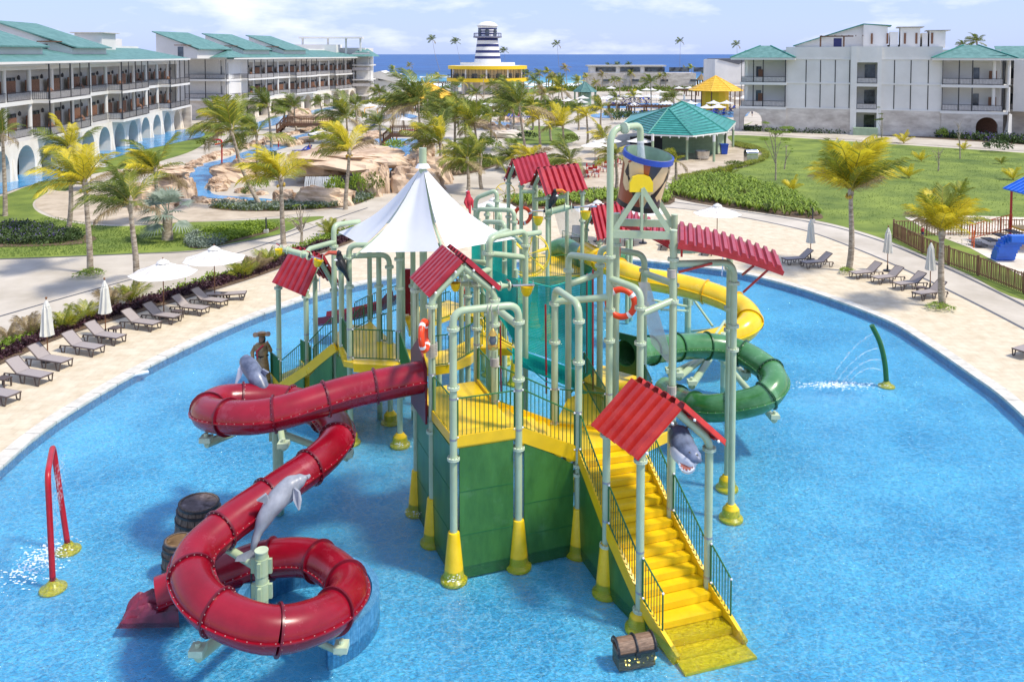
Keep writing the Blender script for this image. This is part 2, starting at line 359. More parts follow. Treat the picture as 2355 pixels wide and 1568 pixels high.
def dup(root, loc, rz=0, label=None, group=None, sc=None):
    r = root.copy(); COL.objects.link(r); r.location = loc; r.rotation_euler = (0, 0, rz)
    if sc: r.scale = (sc, sc, sc) if not isinstance(sc, tuple) else sc
    if label: r['label'] = label
    if group: r['group'] = group
    for ch in root.children:
        c = ch.copy(); COL.objects.link(c); c.parent = r
        for g in ch.children:
            d = g.copy(); COL.objects.link(d); d.parent = c
    return r
def inst(name, me, parent, loc=(0, 0, 0), rot=(0, 0, 0), sc=(1, 1, 1)):
    """a piece sharing its mesh, placed in world coordinates under an unrotated parent"""
    o = bpy.data.objects.new(name, me); COL.objects.link(o)
    if parent is not None: o.parent = parent; off = Vector(parent['_org']) if '_org' in parent.keys() else Vector((0, 0, 0))
    else: off = Vector((0, 0, 0))
    o.location = Vector(loc)-off; o.rotation_euler = rot; o.scale = sc; o['_org'] = tuple(off)
    return o
def catmull(pts, seg=8, closed=False):
    P = [Vector(p) for p in pts]; n = len(P); out = []
    rng = range(n) if closed else range(n-1)
    for i in rng:
        p0 = P[(i-1) % n] if (closed or i > 0) else P[0]*2-P[1]
        p1 = P[i]; p2 = P[(i+1) % n]; p3 = P[(i+2) % n] if (closed or i < n-2) else P[-1]*2-P[-2]
        for k in range(seg):
            t = k/seg
            out.append(.5*((2*p1)+(p2-p0)*t+(2*p0-5*p1+4*p2-p3)*t*t+(3*p1-3*p2+p3-p0)*t**3))
    if not closed: out.append(P[-1])
    return out
def fillet(pts, r, n=6):
    P = [Vector(p) for p in pts]; out = [P[0]]
    for i in range(1, len(P)-1):
        a = (P[i-1]-P[i]); b = (P[i+1]-P[i]); d = min(r, a.length*.48, b.length*.48)
        a = P[i]+a.normalized()*d; b = P[i]+b.normalized()*d
        for k in range(n+1):
            t = k/n; out.append(a*(1-t)**2+P[i]*2*t*(1-t)+b*t*t)
    out.append(P[-1]); return out
def sheet(name, pts, m, z=None, smooth=8, closed=True, kind='structure', parent=None):
    if smooth: pts = catmull(pts, smooth, True)
    if z is not None: pts = [Vector((p[0], p[1], z)) for p in pts]
    from mathutils.geometry import tessellate_polygon
    tris = tessellate_polygon([[Vector((p[0], p[1], 0)) for p in pts]])
    b = MB(); b.add(pts, [t for t in tris])
    # make normals face up
    b.f = [f if ((Vector(b.v[f[1]])-Vector(b.v[f[0]])).cross(Vector(b.v[f[2]])-Vector(b.v[f[0]]))).z > 0 else (f[0], f[2], f[1]) for f in b.f]
    o = b.build(name, m, parent)
    if kind and parent is None: o['kind'] = kind
    return o
def ribbon(pts, wd, z):
    """flat strip along a path: returns (left, right) point lists"""
    l_, r_ = [], []
    for i, p in enumerate(pts):
        a = pts[max(0, i-1)]; b = pts[min(len(pts)-1, i+1)]; d = Vector((b[0]-a[0], b[1]-a[1], 0)).normalized(); n_ = Vector((-d.y, d.x, 0))
        l_.append(Vector((p[0], p[1], z))+n_*wd/2); r_.append(Vector((p[0], p[1], z))-n_*wd/2)
    return l_, r_
# ================================================================== the setting
DZ = .06     # deck height above the water
# pool outline (points where deck meets water), continued behind the camera's view
PE = [(6, 1073.7), (90, 1001.7), (176, 941.6), (326, 853), (470, 781), (572, 736), (635, 712.5), (765, 670), (942, 633.6), (1150, 606), (1300, 597), (1455, 600), (1606, 616), (1703, 630), (1827, 661.6), (1936, 698), (2046, 741.8), (2119, 785.5), (2228, 860), (2334, 941.6)]
pe = [G(x, y, 0) for x, y in PE]
pe += [Vector((17.6, 22.5, 0)), Vector((17.2, 17, 0)), Vector((13.5, 12.5, 0)), Vector((6, 10, 0)), Vector((-4, 10, 0)), Vector((-12, 12.5, 0)), Vector((-16, 17, 0))]
pool = catmull(pe, 8, True)
def offset(loop, d, z):
    out = []; n = len(loop)
    for i in range(n):
        a = loop[i-1]; b = loop[(i+1) % n]; t = Vector((b[0]-a[0], b[1]-a[1], 0)).normalized(); nn = Vector((-t.y, t.x, 0))
        out.append(Vector((loop[i][0], loop[i][1], z))+nn*d)
    return out
area = sum(pool[i-1][0]*pool[i][1]-pool[i][0]*pool[i-1][1] for i in range(len(pool)))
sg = -1 if area > 0 else 1
# ground: one sheet with the pool cut out
from mathutils.geometry import tessellate_polygon
BIG = [Vector((-900, -40, DZ)), Vector((900, -40, DZ)), Vector((900, 345, DZ)), Vector((-900, 345, DZ))]
hole = offset(pool, sg*.34, DZ)
tri = tessellate_polygon([[Vector((p.x, p.y, 0)) for p in BIG], [Vector((p.x, p.y, 0)) for p in hole]])
gb = MB(); gb.add(BIG+hole, tri)
gb.f = [f if ((Vector(gb.v[f[1]])-Vector(gb.v[f[0]])).cross(Vector(gb.v[f[2]])-Vector(gb.v[f[0]]))).z > 0 else (f[0], f[2], f[1]) for f in gb.f]
struct(gb.build('ground', 'walk'))
inner = offset(pool, 0, DZ)
# pool basin
PF = -.36
b = MB(); n = len(pool)
lo = offset(pool, -sg*.0, PF); hi = offset(pool, 0, -.02)
b.add(lo+hi, [(i, (i+1) % n, n+(i+1) % n, n+i) for i in range(n)])
struct(b.build('pool_wall', 'tile_blue'))
struct(sheet('pool_floor', [p for p in offset(pool, 0, PF)], 'pool_floor', smooth=0))
struct(sheet('pool_water', [p for p in offset(pool, 0, 0)], 'pool_water', smooth=0))
# coping stones laid round the pool, each a piece of its own
cop = bpy.data.objects.new('pool_coping', None); COL.objects.link(cop); cop['kind'] = 'structure'; cop['_org'] = (0, 0, 0)
A = offset(pool, -sg*.03, 0); B = offset(pool, sg*.52, 0)
seg = []; acc = 0; last = 0
for i in range(1, n+1):
    acc += (pool[i % n]-pool[i-1]).length
    if acc > .95 or i == n:
        seg.append((last, i)); last = i; acc = 0
for (i0, i1) in seg:
    if max(pool[i0].y, pool[i1 % n].y) < 17: continue
    k = MB(); g_ = .004
    a = [Vector(A[j % n]) for j in range(i0, i1+1)]; c = [Vector(B[j % n]) for j in range(i0, i1+1)]
    def sh(p, q, am=.014): return p+(q-p).normalized()*am
    a[0] = sh(a[0], a[1]); a[-1] = sh(a[-1], a[-2]); c[0] = sh(c[0], c[1]); c[-1] = sh(c[-1], c[-2])
    ring = a+c[::-1]
    zt = DZ+.028+random.uniform(-.002, .002)
    k.prism([Vector((p.x, p.y, -.04)) for p in ring], (0, 0, zt+.04))
    k.build('coping_stone', 'coping', cop)
# paved deck round the pool
def D(pts, z): return [G(x, y, z) for x, y in pts]
deck_outer = [(-60, 985), (0, 930), (0, 838), (150, 775), (320, 722), (560, 650), (700, 600), (812, 556), (860, 500), (1000, 470), (1250, 470), (1530, 478), (1682, 497), (1864, 535), (1973, 575), (2155, 656), (2354, 757), (2500, 850)]
do = D(deck_outer, DZ+.006)
b = MB()
# deck ring = outer strip polygon minus pool: tessellate
outer = catmull(do, 4)+[Vector((34, 20, DZ+.006)), Vector((30, -20, DZ+.006)), Vector((-30, -20, DZ+.006)), Vector((-26, 20, DZ+.006))]
hole2 = offset(pool, sg*.36, DZ+.006)
tri = tessellate_polygon([[Vector((p.x, p.y, 0)) for p in outer], [Vector((p.x, p.y, 0)) for p in hole2]])
b.add(outer+hole2, tri)
b.f = [f if ((Vector(b.v[f[1]])-Vector(b.v[f[0]])).cross(Vector(b.v[f[2]])-Vector(b.v[f[0]]))).z > 0 else (f[0], f[2], f[1]) for f in b.f]
struct(b.build('pool_deck', 'deck'))
def strip(name, pts, wd, z, m):
    p = catmull(D(pts, z), 6); l_, r_ = ribbon(p, wd, z); b = MB(); k = len(p)
    b.add(l_+r_, [(k+i, k+i+1, i+1, i) for i in range(k-1)]); return struct(b.build(name, m))
strip('paving_strip', [(-60, 745), (0, 727), (150, 684), (300, 643), (430, 611), (560, 578), (700, 530), (760, 507), (845, 478)], .16, DZ+.012, 'strip_grey')
strip('paving_strip', [(1525, 476), (1600, 484), (1682, 496), (1770, 512), (1864, 534), (1973, 574), (2060, 611), (2155, 655), (2260, 707), (2354, 756), (2460, 812)], .2, DZ+.014, 'strip_grey')
strip('paving_strip', [(1530, 462), (1682, 483), (1882, 514), (2009, 548.6), (2119, 592), (2228, 640), (2354, 702), (2460, 756)], .22, DZ+.014, 'strip_grey')
strip('paving_strip', [(-40, 597), (0, 596), (140, 591), (300, 584), (440, 578), (530, 562), (640, 540), (700, 520)], .18, DZ+.02, 'strip_grey')
# lawns
def lawn(pts, name='lawn', z=DZ+.012): return sheet(name, D(pts, z), 'lawn', smooth=5)
lawn([(-80, 460), (0, 452), (60, 430), (95, 425), (110, 440), (76, 466), (95, 492), (180, 514), (290, 520), (420, 512), (560, 507), (640, 503), (745, 498), (690, 518), (640, 539), (530, 560), (440, 576), (300, 583), (140, 590), (0, 595), (-80, 597)])
lawn([(150, 440), (200, 404), (330, 380), (430, 352), (470, 330), (470, 318), (520, 310), (440, 303), (300, 330), (180, 375), (90, 415)], z=DZ+.02)
lawn([(1200, 297), (1225, 290), (1300, 296), (1330, 318), (1290, 332), (1200, 332), (1160, 322)])
lawn([(1560, 418), (1640, 398), (1710, 385), (1765, 362), (1745, 345), (1690, 330), (1680, 312), (1800, 316), (1990, 328), (2354, 352), (2500, 362), (2560, 700), (2354, 690), (2228, 632), (2119, 585), (2009, 542), (1882, 508), (1700, 478), (1560, 456)])
lawn([(1500, 292), (1600, 300), (1700, 292), (1730, 280), (1690, 290), (1560, 286)], z=DZ+.016)
lawn([(1140, 209), (1220, 205), (1290, 207), (1290, 213), (1220, 216), (1140, 217), (1080, 212)])
# playground sand, pale path beside the right building
struct(sheet('playground_sand', D([(2080, 500), (2190, 495), (2354, 500), (2520, 505), (2520, 700), (2354, 638), (2230, 570), (2150, 540)], DZ+.03), 'sand', smooth=0))
struct(sheet('path', D([(1640, 300), (1800, 306), (1990, 317), (2354, 341), (2500, 350), (2500, 356), (2354, 348), (1990, 324), (1800, 312), (1640, 305)], DZ+.04), 'walk', smooth=0))
struct(sheet('bar_terrace', D([(1180, 440), (1240, 380), (1300, 360), (1400, 345), (1600, 350), (1690, 336), (1725, 345), (1755, 362), (1700, 385), (1640, 396), (1560, 416), (1540, 428), (1440, 452), (1300, 462)], DZ+.024), 'plaza', smooth=5))
struct(sheet('plaza', D([(80, 470), (130, 440), (260, 440), (420, 462), (560, 470), (700, 478), (830, 468), (700, 490), (560, 503), (300, 516), (150, 505)], DZ+.018), 'plaza', smooth=5))
strip('path', [(1050, 470), (1100, 440), (1160, 405), (1240, 370), (1330, 345), (1400, 320), (1395, 300), (1350, 275), (1300, 258)], 5.5, DZ+.03, 'walk')
# planting beds
def bed(pts, z=DZ+.035, nm='planting_bed'): return sheet(nm, D(pts, z), 'soil', smooth=4)
bed([(-60, 860), (0, 838), (150, 772), (320, 718), (560, 646), (700, 596), (818, 552), (830, 532), (770, 540), (640, 590), (560, 622), (300, 700), (130, 748), (0, 800), (-60, 822)])
bed([(0, 520), (60, 518), (130, 528), (220, 545), (190, 560), (100, 566), (0, 568), (-60, 566)])
bed([(1020, 378), (1100, 355), (1140, 360), (1160, 372), (1100, 395), (1030, 405), (980, 398)])
bed([(480, 478), (520, 470), (650, 470), (780, 458), (860, 438), (900, 430), (820, 470), (700, 483), (560, 486)])
bed([(1540, 432), (1640, 405), (1700, 412), (1800, 440), (1870, 480), (1885, 504), (1760, 490), (1560, 458)])
bed([(1160, 470), (1190, 452), (1400, 440), (1530, 440), (1540, 470), (1400, 466), (1250, 480)], z=DZ+.045)
bed([(430, 548), (480, 536), (610, 520), (640, 527), (560, 550), (470, 570), (432, 566)], z=DZ+.04)
bed([(1720, 300), (1990, 310), (2354, 333), (2500, 342), (2500, 322), (2354, 316), (1990, 300), (1720, 290)], z=DZ+.03)
# river and canals
def river(pts, z=DZ+.05): return sheet('river_water', D(pts, z), 'river_blue', smooth=6)
mat('river_blue', (.035, .22, .50), .2, vary=.25, scale=.5, col2=(.09, .36, .66), detail=8, bump=.5, bscale=1.4, spec=.5)
river([(398, 447), (405, 425), (432, 398), (456, 380), (513, 367), (560, 350), (600, 338), (650, 322), (700, 308), (745, 298), (770, 292), (790, 300), (740, 315), (690, 330), (640, 345), (575, 368), (520, 390), (488, 420), (488, 445), (540, 452), (620, 458), (620, 464), (540, 460), (450, 452)])
river([(862, 320), (970, 322), (975, 340), (950, 370), (930, 390), (905, 405), (880, 425), (850, 425), (855, 400), (880, 385), (905, 365), (905, 345)])
river([(-60, 470), (0, 447), (60, 428), (100, 420), (170, 400), (230, 375), (300, 352), (390, 332), (470, 312), (440, 298), (380, 304), (290, 326), (200, 350), (90, 385), (0, 410), (-60, 425)])
river([(540, 300), (625, 272), (680, 262), (740, 250), (780, 243), (772, 250), (700, 268), (660, 280), (600, 296)])
river([(1100, 285), (1130, 280), (1180, 284), (1160, 293), (1110, 297)])
river([(1370, 262), (1500, 255), (1700, 256), (1720, 262), (1690, 270), (1500, 268), (1380, 272)], z=DZ+.07)
river([(1380, 240), (1620, 238), (1640, 246), (1400, 249)], z=DZ+.05)
river([(860, 268), (930, 262), (960, 270), (900, 276)])
# beach and sea
struct(sheet('beach', [Vector((-900, 250, DZ+.02)), Vector((900, 250, DZ+.02)), Vector((900, 372, -.6)), Vector((-900, 372, -.6))], 'sand', smooth=0))
sb = MB(); xs = [-30000, -3000, -900, 0, 900, 3000, 30000]; ys = [358, 700, 2000, 8000, 29000]
sb.add([Vector((x, y, -.35)) for y in ys for x in xs], [(j*7+i, j*7+i+1, (j+1)*7+i+1, (j+1)*7+i) for j in range(4) for i in range(6)])
struct(sb.build('sea', 'sea'))
random.seed(3)
for (yy, x0, x1, th) in ((385, -180, 60, 4), (372, -200, 240, 2.5), (420, -170, -20, 3.5), (408, 80, 230, 3), (455, 20, 210, 2), (368, -200, 260, 1.6), (500, -100, -30, 2)):
    f = MB(); x = x0
    while x < x1:
        l_ = random.uniform(8, 26); t = th*random.uniform(.4, 1.2); y_ = yy+random.uniform(-2, 2); h = .5*t/3
        pr = [Vector((x, y_-t/2, -.33)), Vector((x, y_, h)), Vector((x, y_+t/2, -.33))]
        p2 = [p+Vector((l_, random.uniform(-2, 2), 0)) for p in pr]
        f.add(pr+p2, [(0, 3, 4, 1), (1, 4, 5, 2)]); x += l_*random.uniform(.8, 1.3)
    stuff(f.build('breaking_wave', 'foam', smooth=True))
# ================================================================== water play structure
def XY(px, Y, py=900): p = W(px, py, Y); return Vector((p.x, p.y, 0))
PS = thing('water_play_structure', 'big green pipe and yellow deck water play structure standing in the pool', 'water playground', (1.5, 26, 0))
PR = .1
P = {k: XY(*v) for k, v in dict(P1=(1042, 21.69), P2=(1192, 22.28), P8=(993, 23.4), P9=(957, 25.0), P10=(1137, 24.0), P11=(1096, 25.7), P3=(1330, 22.87), P12=(1275, 24.5),
     T1=(1400, 24.1), T3=(1545, 23.95), T2=(1415, 25.8), T4=(1547, 25.6), P4=(1395, 21.15), P5=(1474, 19.8), P6=(1632, 20.4), P7=(1544, 21.75), R1=(1684, 24.65), R2=(1674, 26.4),
     Q=(1471, 23.4), U1=(1378, 27.2), U2=(1479, 26.6), P13=(1306, 26.5), V1=(805, 29.6), L1=(919, 29.4), V3=(787, 31.0), L2=(897, 31.25),
     M=(771, 31.6), G1=(643, 33.8), G2=(706, 32.6), G3=(727, 35.0), G4=(770, 33.5), C1=(852, 34.5), C2=(873, 31.5), C3=(927, 33.5), C4=(951, 31.5), C5=(1010, 32.5), C6=(1076, 30.2), C7=(1124, 28.0),
     B1=(1169, 43), B2=(1198, 42.0), B3=(1227, 42.6), B4=(1258, 40.6), B5=(1302, 44), B6=(1337, 42), B7=(1290, 45), K1=(1346, 45), K2=(1376, 42), K3=(1440, 43), D1=(1128, 36), D2=(1185, 35), D3=(1097, 39), D4=(1142, 38), D5=(1160, 37.4)).items()}
random.seed(11)
_bolt = None
def flange(pos, axis=Vector((0, 0, 1)), r=PR, bolts=True):
    """a bolted collar: two rings and ten bolts"""
    global _bolt
    if _bolt is None:
        b = MB()
        for dz in (-.02, .02): b.lathe([(PR*.95, -.016+dz), (PR*1.68, -.016+dz), (PR*1.68, .014+dz), (PR*.95, .014+dz)], n=20)
        b.mi = 1
        for i in range(10):
            a = 2*pi*i/10; b.tube([(PR*1.42*cos(a), PR*1.42*sin(a), -.055), (PR*1.42*cos(a), PR*1.42*sin(a), .06)], .014, 5)
        o = b.build('flange_collar', ['flange', 'bolt']); _bolt = o.data; bpy.data.objects.remove(o)
    rot = Vector((0, 0, 1)).rotation_difference(axis.normalized()).to_euler()
    k = r/PR
    return inst('flange_collar', _bolt, PS, pos, rot, (k, k, k))
def clampband(p, z, parent=None):
    b = MB(); b.tube([(p.x, p.y, z-.025), (p.x, p.y, z+.025)], PR*1.06, 12); return b.build('clamp_band', 'clamp', parent or PS, True)
def post(p, ztop, zbase=-.3, fl=(), r=PR, name='post', bands=()):
    b = MB(); b.tube([(p.x, p.y, zbase), (p.x, p.y, ztop)], r, 14); o = b.build(name, 'pipe', PS, True)
    for z in fl: flange(Vector((p.x, p.y, z)), r=r)
    for z in bands: clampband(p, z)
    return o
def pipe(pts, r=PR, fr=.3, name='pipe', m='pipe', n=14):
    b = MB(); b.tube(fillet(pts, fr, 7), r, n); return b.build(name, m, PS, True)
def arch(a, b_, z, za=-.3, zb=-.3, fl=True, r=PR, fr=.34):
    A_ = Vector((a.x, a.y, za)); B_ = Vector((b_.x, b_.y, zb)); At = Vector((a.x, a.y, z)); Bt = Vector((b_.x, b_.y, z))
    pipe([A_, At, Bt, B_], r, fr, 'pipe_arch')
    if fl:
        for q in (a, b_):
            flange(Vector((q.x, q.y, z-.46)))
def cone(p, h=1.0):
    b = MB(); b.lathe([(.36, -.33), (.355, -.27), (.27, -.2), (.25, -.02), (.155, h-.03), (.145, h), (.10, h+.012)], (p.x, p.y, 0), 20)
    return b.build('base_cone', 'cone_yellow', PS, True)
def zt(px, py, Y): return W(px, py, Y).z
zA = zt(1041, 716, 21.69)
# front deck block
arch(P['P1'], P['P2'], zA); 
for q in ('P1', 'P2'):
    for py in (1.55,): flange(P[q]+Vector((0, 0, zA-.46-py)))
flange(P['P1']+Vector((0, 0, 2.95))); flange(P['P2']+Vector((0, 0, 2.95)))
zB = zt(1190, 750, 22.28)
pipe([P['P10']+Vector((0, 0, 3.4)), P['P10']+Vector((0, 0, zB)), P['P2']+Vector((0, 0, zB))], fr=.34, name='pipe_arch'); flange(P['P10']+Vector((0, 0, zB-.5)))
post(P['P8'], zt(993, 700, 23.4), -.3, fl=(2.9,)); post(P['P9'], zt(957, 664, 25.0), fl=(2.9,))
post(P['P11'], zt(1096, 640, 25.7), fl=(5.1,)); post(P['P10'], 5.0, 2.9)
zC = zt(1333, 700, 22.87)
arch(P['P3'], P['P12'], zC); flange(P['P3']+Vector((0, 0, zC-1.6))); flange(P['P12']+Vector((0, 0, zC-1.6))); flange(P['P3']+Vector((0, 0, 2.2)))
z13 = zt(1308, 586, 26.5)
pipe([P['P13']+Vector((0, 0, -.3)), P['P13']+Vector((0, 0, z13)), P['T1']+Vector((0, 0, zt(1402, 598, 24.1)))], name='pipe_arch'); flange(P['P13']+Vector((0, 0, z13-.5)))
flange(P['P13']+Vector((0, 0, z13-1.5)))
z12 = zt(1275, 690, 24.5)
pipe([P['P12']+Vector((0, 0, z12-.05)), P['T1']+Vector((0, 0, zt(1402, 683, 24.1)))])
zQ = zt(1473, 667, 23.4)
pipe([P['T1']+Vector((0, 0, zt(1402, 640, 24.1))), P['Q']+Vector((0, 0, zQ)), P['Q']+Vector((0, 0, -.3))], name='pipe_arch'); flange(P['Q']+Vector((0, 0, zQ-.5))); flange(P['Q']+Vector((0, 0, zQ-1.5)))
pipe([P['Q']+Vector((0, 0, zt(1471, 722, 23.4))), P['T3']+Vector((0, 0, zt(1545, 690, 23.95)))])
zU = zt(1430, 572, 27.0)
pipe([P['U1']+Vector((0, 0, -.3)), P['U1']+Vector((0, 0, zU)), P['U2']+Vector((0, 0, zU-.1)), P['U2']+Vector((0, 0, -.3))], name='pipe_arch')
for q in ('U1', 'U2'): flange(P[q]+Vector((0, 0, zU-.6))); flange(P[q]+Vector((0, 0, zU-1.7)))
pipe([P['U2']+Vector((0, 0, zt(1479, 628, 26.6))), P['T3']+Vector((0, 0, zt(1545, 652, 23.95)))])
pipe([P['P13']+Vector((0, 0, zt(1306, 655, 26.5))), P['U1']+Vector((0, 0, zt(1378, 628, 27.2)))])
# tipping bucket tower
zF = zt(1402, 538, 24.1); zT = zt(1403, 296, 24.1)
tb = P['T1']; spout = W(1472, 325, 24.9)
pipe([tb+Vector((0, 0, -.3)), Vector((tb.x, tb.y, zT)), Vector((spout.x, spout.y, zT+.02)), Vector((spout.x, spout.y, spout.z))], fr=.5, name='fill_pipe')
for z in (zF-.65, zF-2.2, zF-3.1): flange(Vector((tb.x, tb.y, z)))
flange(Vector((tb.x+.42, tb.y+.12, zT)), Vector((spout.x-tb.x, spout.y-tb.y, 0)))
for q, dz in (('T2', .25), ('T3', .12), ('T4', .25)):
    post(P[q], zF+dz); flange(P[q]+Vector((0, 0, zF-.7))); flange(P[q]+Vector((0, 0, zF-1.9)))
    b = MB(); b.tube([P[q]+Vector((0, 0, zF+dz)), P[q]+Vector((0, 0, zF+dz+.03))], PR*1.08, 14); b.build('post_cap', 'flange', PS, True)
def beam(a, b_, wd=.1, ht=.22, name='beam'): b = MB(); b.bar(a, b_, wd, ht); return b.build(name, 'pipe', PS)
bc = (P['T1']+P['T2']+P['T3']+P['T4'])/4
for (a, c) in (('T1', 'T3'), ('T2', 'T4')):
    A_ = P[a]+Vector((0, 0, zF)); C_ = P[c]+Vector((0, 0, zF-.02)); beam(A_, C_)
    mid = (A_+C_)/2; top = Vector((mid.x, mid.y, W(1474, 432, 24.1).z))
    for e in (A_, C_): d = (mid-e).normalized(); beam(e+d*.12+Vector((0, 0, .1)), top, .07, .15, 'brace')
    beam(mid+Vector((0, 0, .1)), top, .07, .16, 'strut')
# pipe to the right hand pair of posts
zR = zt(1684, 603, 24.65)
for a, c in (('T3', 'R1'), ('T4', 'R2')):
    q = P[c]; pipe([P[a]+Vector((0, 0, zR+.12)), q+Vector((0, 0, zR)), q+Vector((0, 0, -.3))], fr=.45, name='pipe_arch')
    for k in (.62, 1.9, 2.6): flange(q+Vector((0, 0, zR-k)))
    cone(q, .12)
for q in ('P1', 'P2', 'P3', 'P4', 'P8', 'P9', 'G2'): cone(P[q], .98)
for q in ('P5', 'L1', 'L2', 'G1', 'P13', 'P12', 'V1', 'V3', 'C7', 'C6', 'D1', 'Q', 'T2'): cone(P[q], .12)
for q in ('B3', 'B4', 'D2', 'D5', 'M'): cone(P[q], .9)
# -------------------------------------------------- gable roofs: corrugated panels on pipe gables
def corrugated(a0, a1, b0, b1, nr, m, parent, amp=.075, name='roof_panel', square=False):
    """sheet from ridge a0-a1 down to eave b0-b1, with nr ribs running down the slope"""
    a0, a1, b0, b1 = map(Vector, (a0, a1, b0, b1)); nrm = (a1-a0).cross(b0-a0).normalized()
    if nrm.z < 0: nrm = -nrm
    prof = []
    for i in range(nr):
        for (u, h) in ((.0, 0), (.12, 0), (.26, 1), (.74, 1), (.88, 0)): prof.append(((i+u)/nr, h))
    prof.append((1, 0)); b = MB(); vs = []; k = len(prof); st = 5
    for s_ in range(st):
        t = s_/(st-1)
        for (u, h) in prof: vs.append((a0.lerp(a1, u)).lerp(b0.lerp(b1, u), t)+nrm*amp*h*1.6)
    vs2 = [v-nrm*.02 for v in vs]; fs = []
    for s_ in range(st-1):
        for i in range(k-1):
            q = (s_*k+i, s_*k+i+1, (s_+1)*k+i+1, (s_+1)*k+i); fs.append(q); fs.append(tuple(j+k*st for j in q[::-1]))
    for i in range(k-1):
        fs.append((i, k*st+i, k*st+i+1, i+1)); o2 = (st-1)*k; fs.append((o2+i, o2+i+1, k*st+o2+i+1, k*st+o2+i))
    for s_ in range(st-1):
        a = s_*k; c = (s_+1)*k; fs.append((a, c, k*st+c, k*st+a)); fs.append((a+k-1, k*st+a+k-1, k*st+c+k-1, c+k-1))
    b.add(vs+vs2, fs); return b.build(name, m, parent)
def gable(fl_, fr_, bl, br, zk, zapex, m, over=.35, lab=None, eave=.35, nr=6, zbase=None, rear=True, side=.28):
    """fl, fr: front posts, bl, br: back posts; zk knee height, zapex apex height"""
    for (a, c, on) in ((fl_, fr_, True), (bl, br, rear)):
        if not on: continue
        za = -.3 if zbase is None else zbase
        mid = (a+c)/2; ap = Vector((mid.x, mid.y, zapex))
        d = (c-a).normalized()
        pts = fillet([Vector((a.x, a.y, za)), Vector((a.x, a.y, zk)), ap], .25, 5)
        b = MB(); b.tube(pts, PR, 14); b.build('gable_pipe', 'pipe', PS, True)
        pts = fillet([Vector((c.x, c.y, za)), Vector((c.x, c.y, zk)), ap], .25, 5)
        b = MB(); b.tube(pts, PR, 14); b.build('gable_pipe', 'pipe', PS, True)
        for q in (a, c): flange(Vector((q.x, q.y, zk-.22)))
    mf = (fl_+fr_)/2; mb = (bl+br)/2; ax = (mb-mf).normalized()
    R0 = Vector((mf.x, mf.y, zapex+.2))-ax*over; R1 = Vector((mb.x, mb.y, zapex+.2))+ax*over
    for (s0, s1, sg_) in ((fl_, bl, -1), (fr_, br, 1)):
        out = (s0-mf); dn = Vector((out.x, out.y, zk-zapex)); L_ = dn.length; dn.normalize()
        e0 = Vector((mf.x, mf.y, zapex+.17))-ax*over+dn*(L_+eave)
        out = (s1-mb); dn2 = Vector((out.x, out.y, zk-zapex)); dn2.normalize()
        e1 = Vector((mb.x, mb.y, zapex+.17))+ax*over+dn2*(L_+eave)
        sh_ = dn*.06
        corrugated(R0+sh_, R1+sh_, e0, e1, nr, m, PS)
        # bearer under the sheet and its knobs
        for t in (.22, .8):
            p0 = (R0+sh_).lerp(e0, t)+ax*.12-Vector((0, 0, .07)); p1 = (R1+sh_).lerp(e1, t)-ax*.12-Vector((0, 0, .07))
            b = MB(); b.bar(p0, p1, .05, .05); b.build('roof_bearer', m, PS)
            b = MB(); b.lathe([(0, -.04), (.035, -.02), (.035, .02), (0, .04)], p0-ax*.14, 8); b.build('end_knob', 'knob', PS, True)
zk = zt(1475, 1037, 19.8)
zap = zt(1554, 945, 20.1)
gable(P['P5'], P['P6'], P['P4'], P['P7'], zk, zap, 'roof_red', over=.28, nr=6)
flange(P['P4']+Vector((0, 0, .95))); flange(P['P5']+Vector((0, 0, .15))); flange(P['P3']+Vector((0, 0, 1.95)))
zk = zt(993, 686, 23.4); zap = zt(1067, 612, 23.7)
gable(P['P8'], P['P10'], P['P9'], P['P11'], zk, zap, 'roof_wine', over=.12, nr=7, zbase=3.2, eave=.15)
zk = zt(643, 650, 33.8); zap = zt(748, 590, 33.6)
gable(P['G1'], P['G3'], P['G2'], P['G4'], zk, zap, 'roof_wine', over=.2, nr=6, rear=True) if False else gable(P['G2'], P['G4'], P['G1'], P['G3'], zk, zap, 'roof_wine', over=.2, nr=6)
# three gables at the back
zk = zt(1228, 430, 42.6); zap = zt(1243, 392, 42.2)
gable(P['B3'], P['B4'], P['B5'], P['B6'], zk, zap, 'roof_wine', over=.25, nr=7)
zk = zt(1170, 412, 43); zap = zt(1184, 372, 43)
gable(P['B1'], P['B2'], XY(1232, 46), XY(1262, 44.5), zk, zap, 'roof_wine', over=.25, nr=7)
zk = zt(1346, 520, 45); zap = zt(1361, 484, 43.5)
gable(P['K1'], P['K2'], XY(1420, 46.5), XY(1448, 43.5), zk, zap, 'roof_wine', over=.2, nr=8)
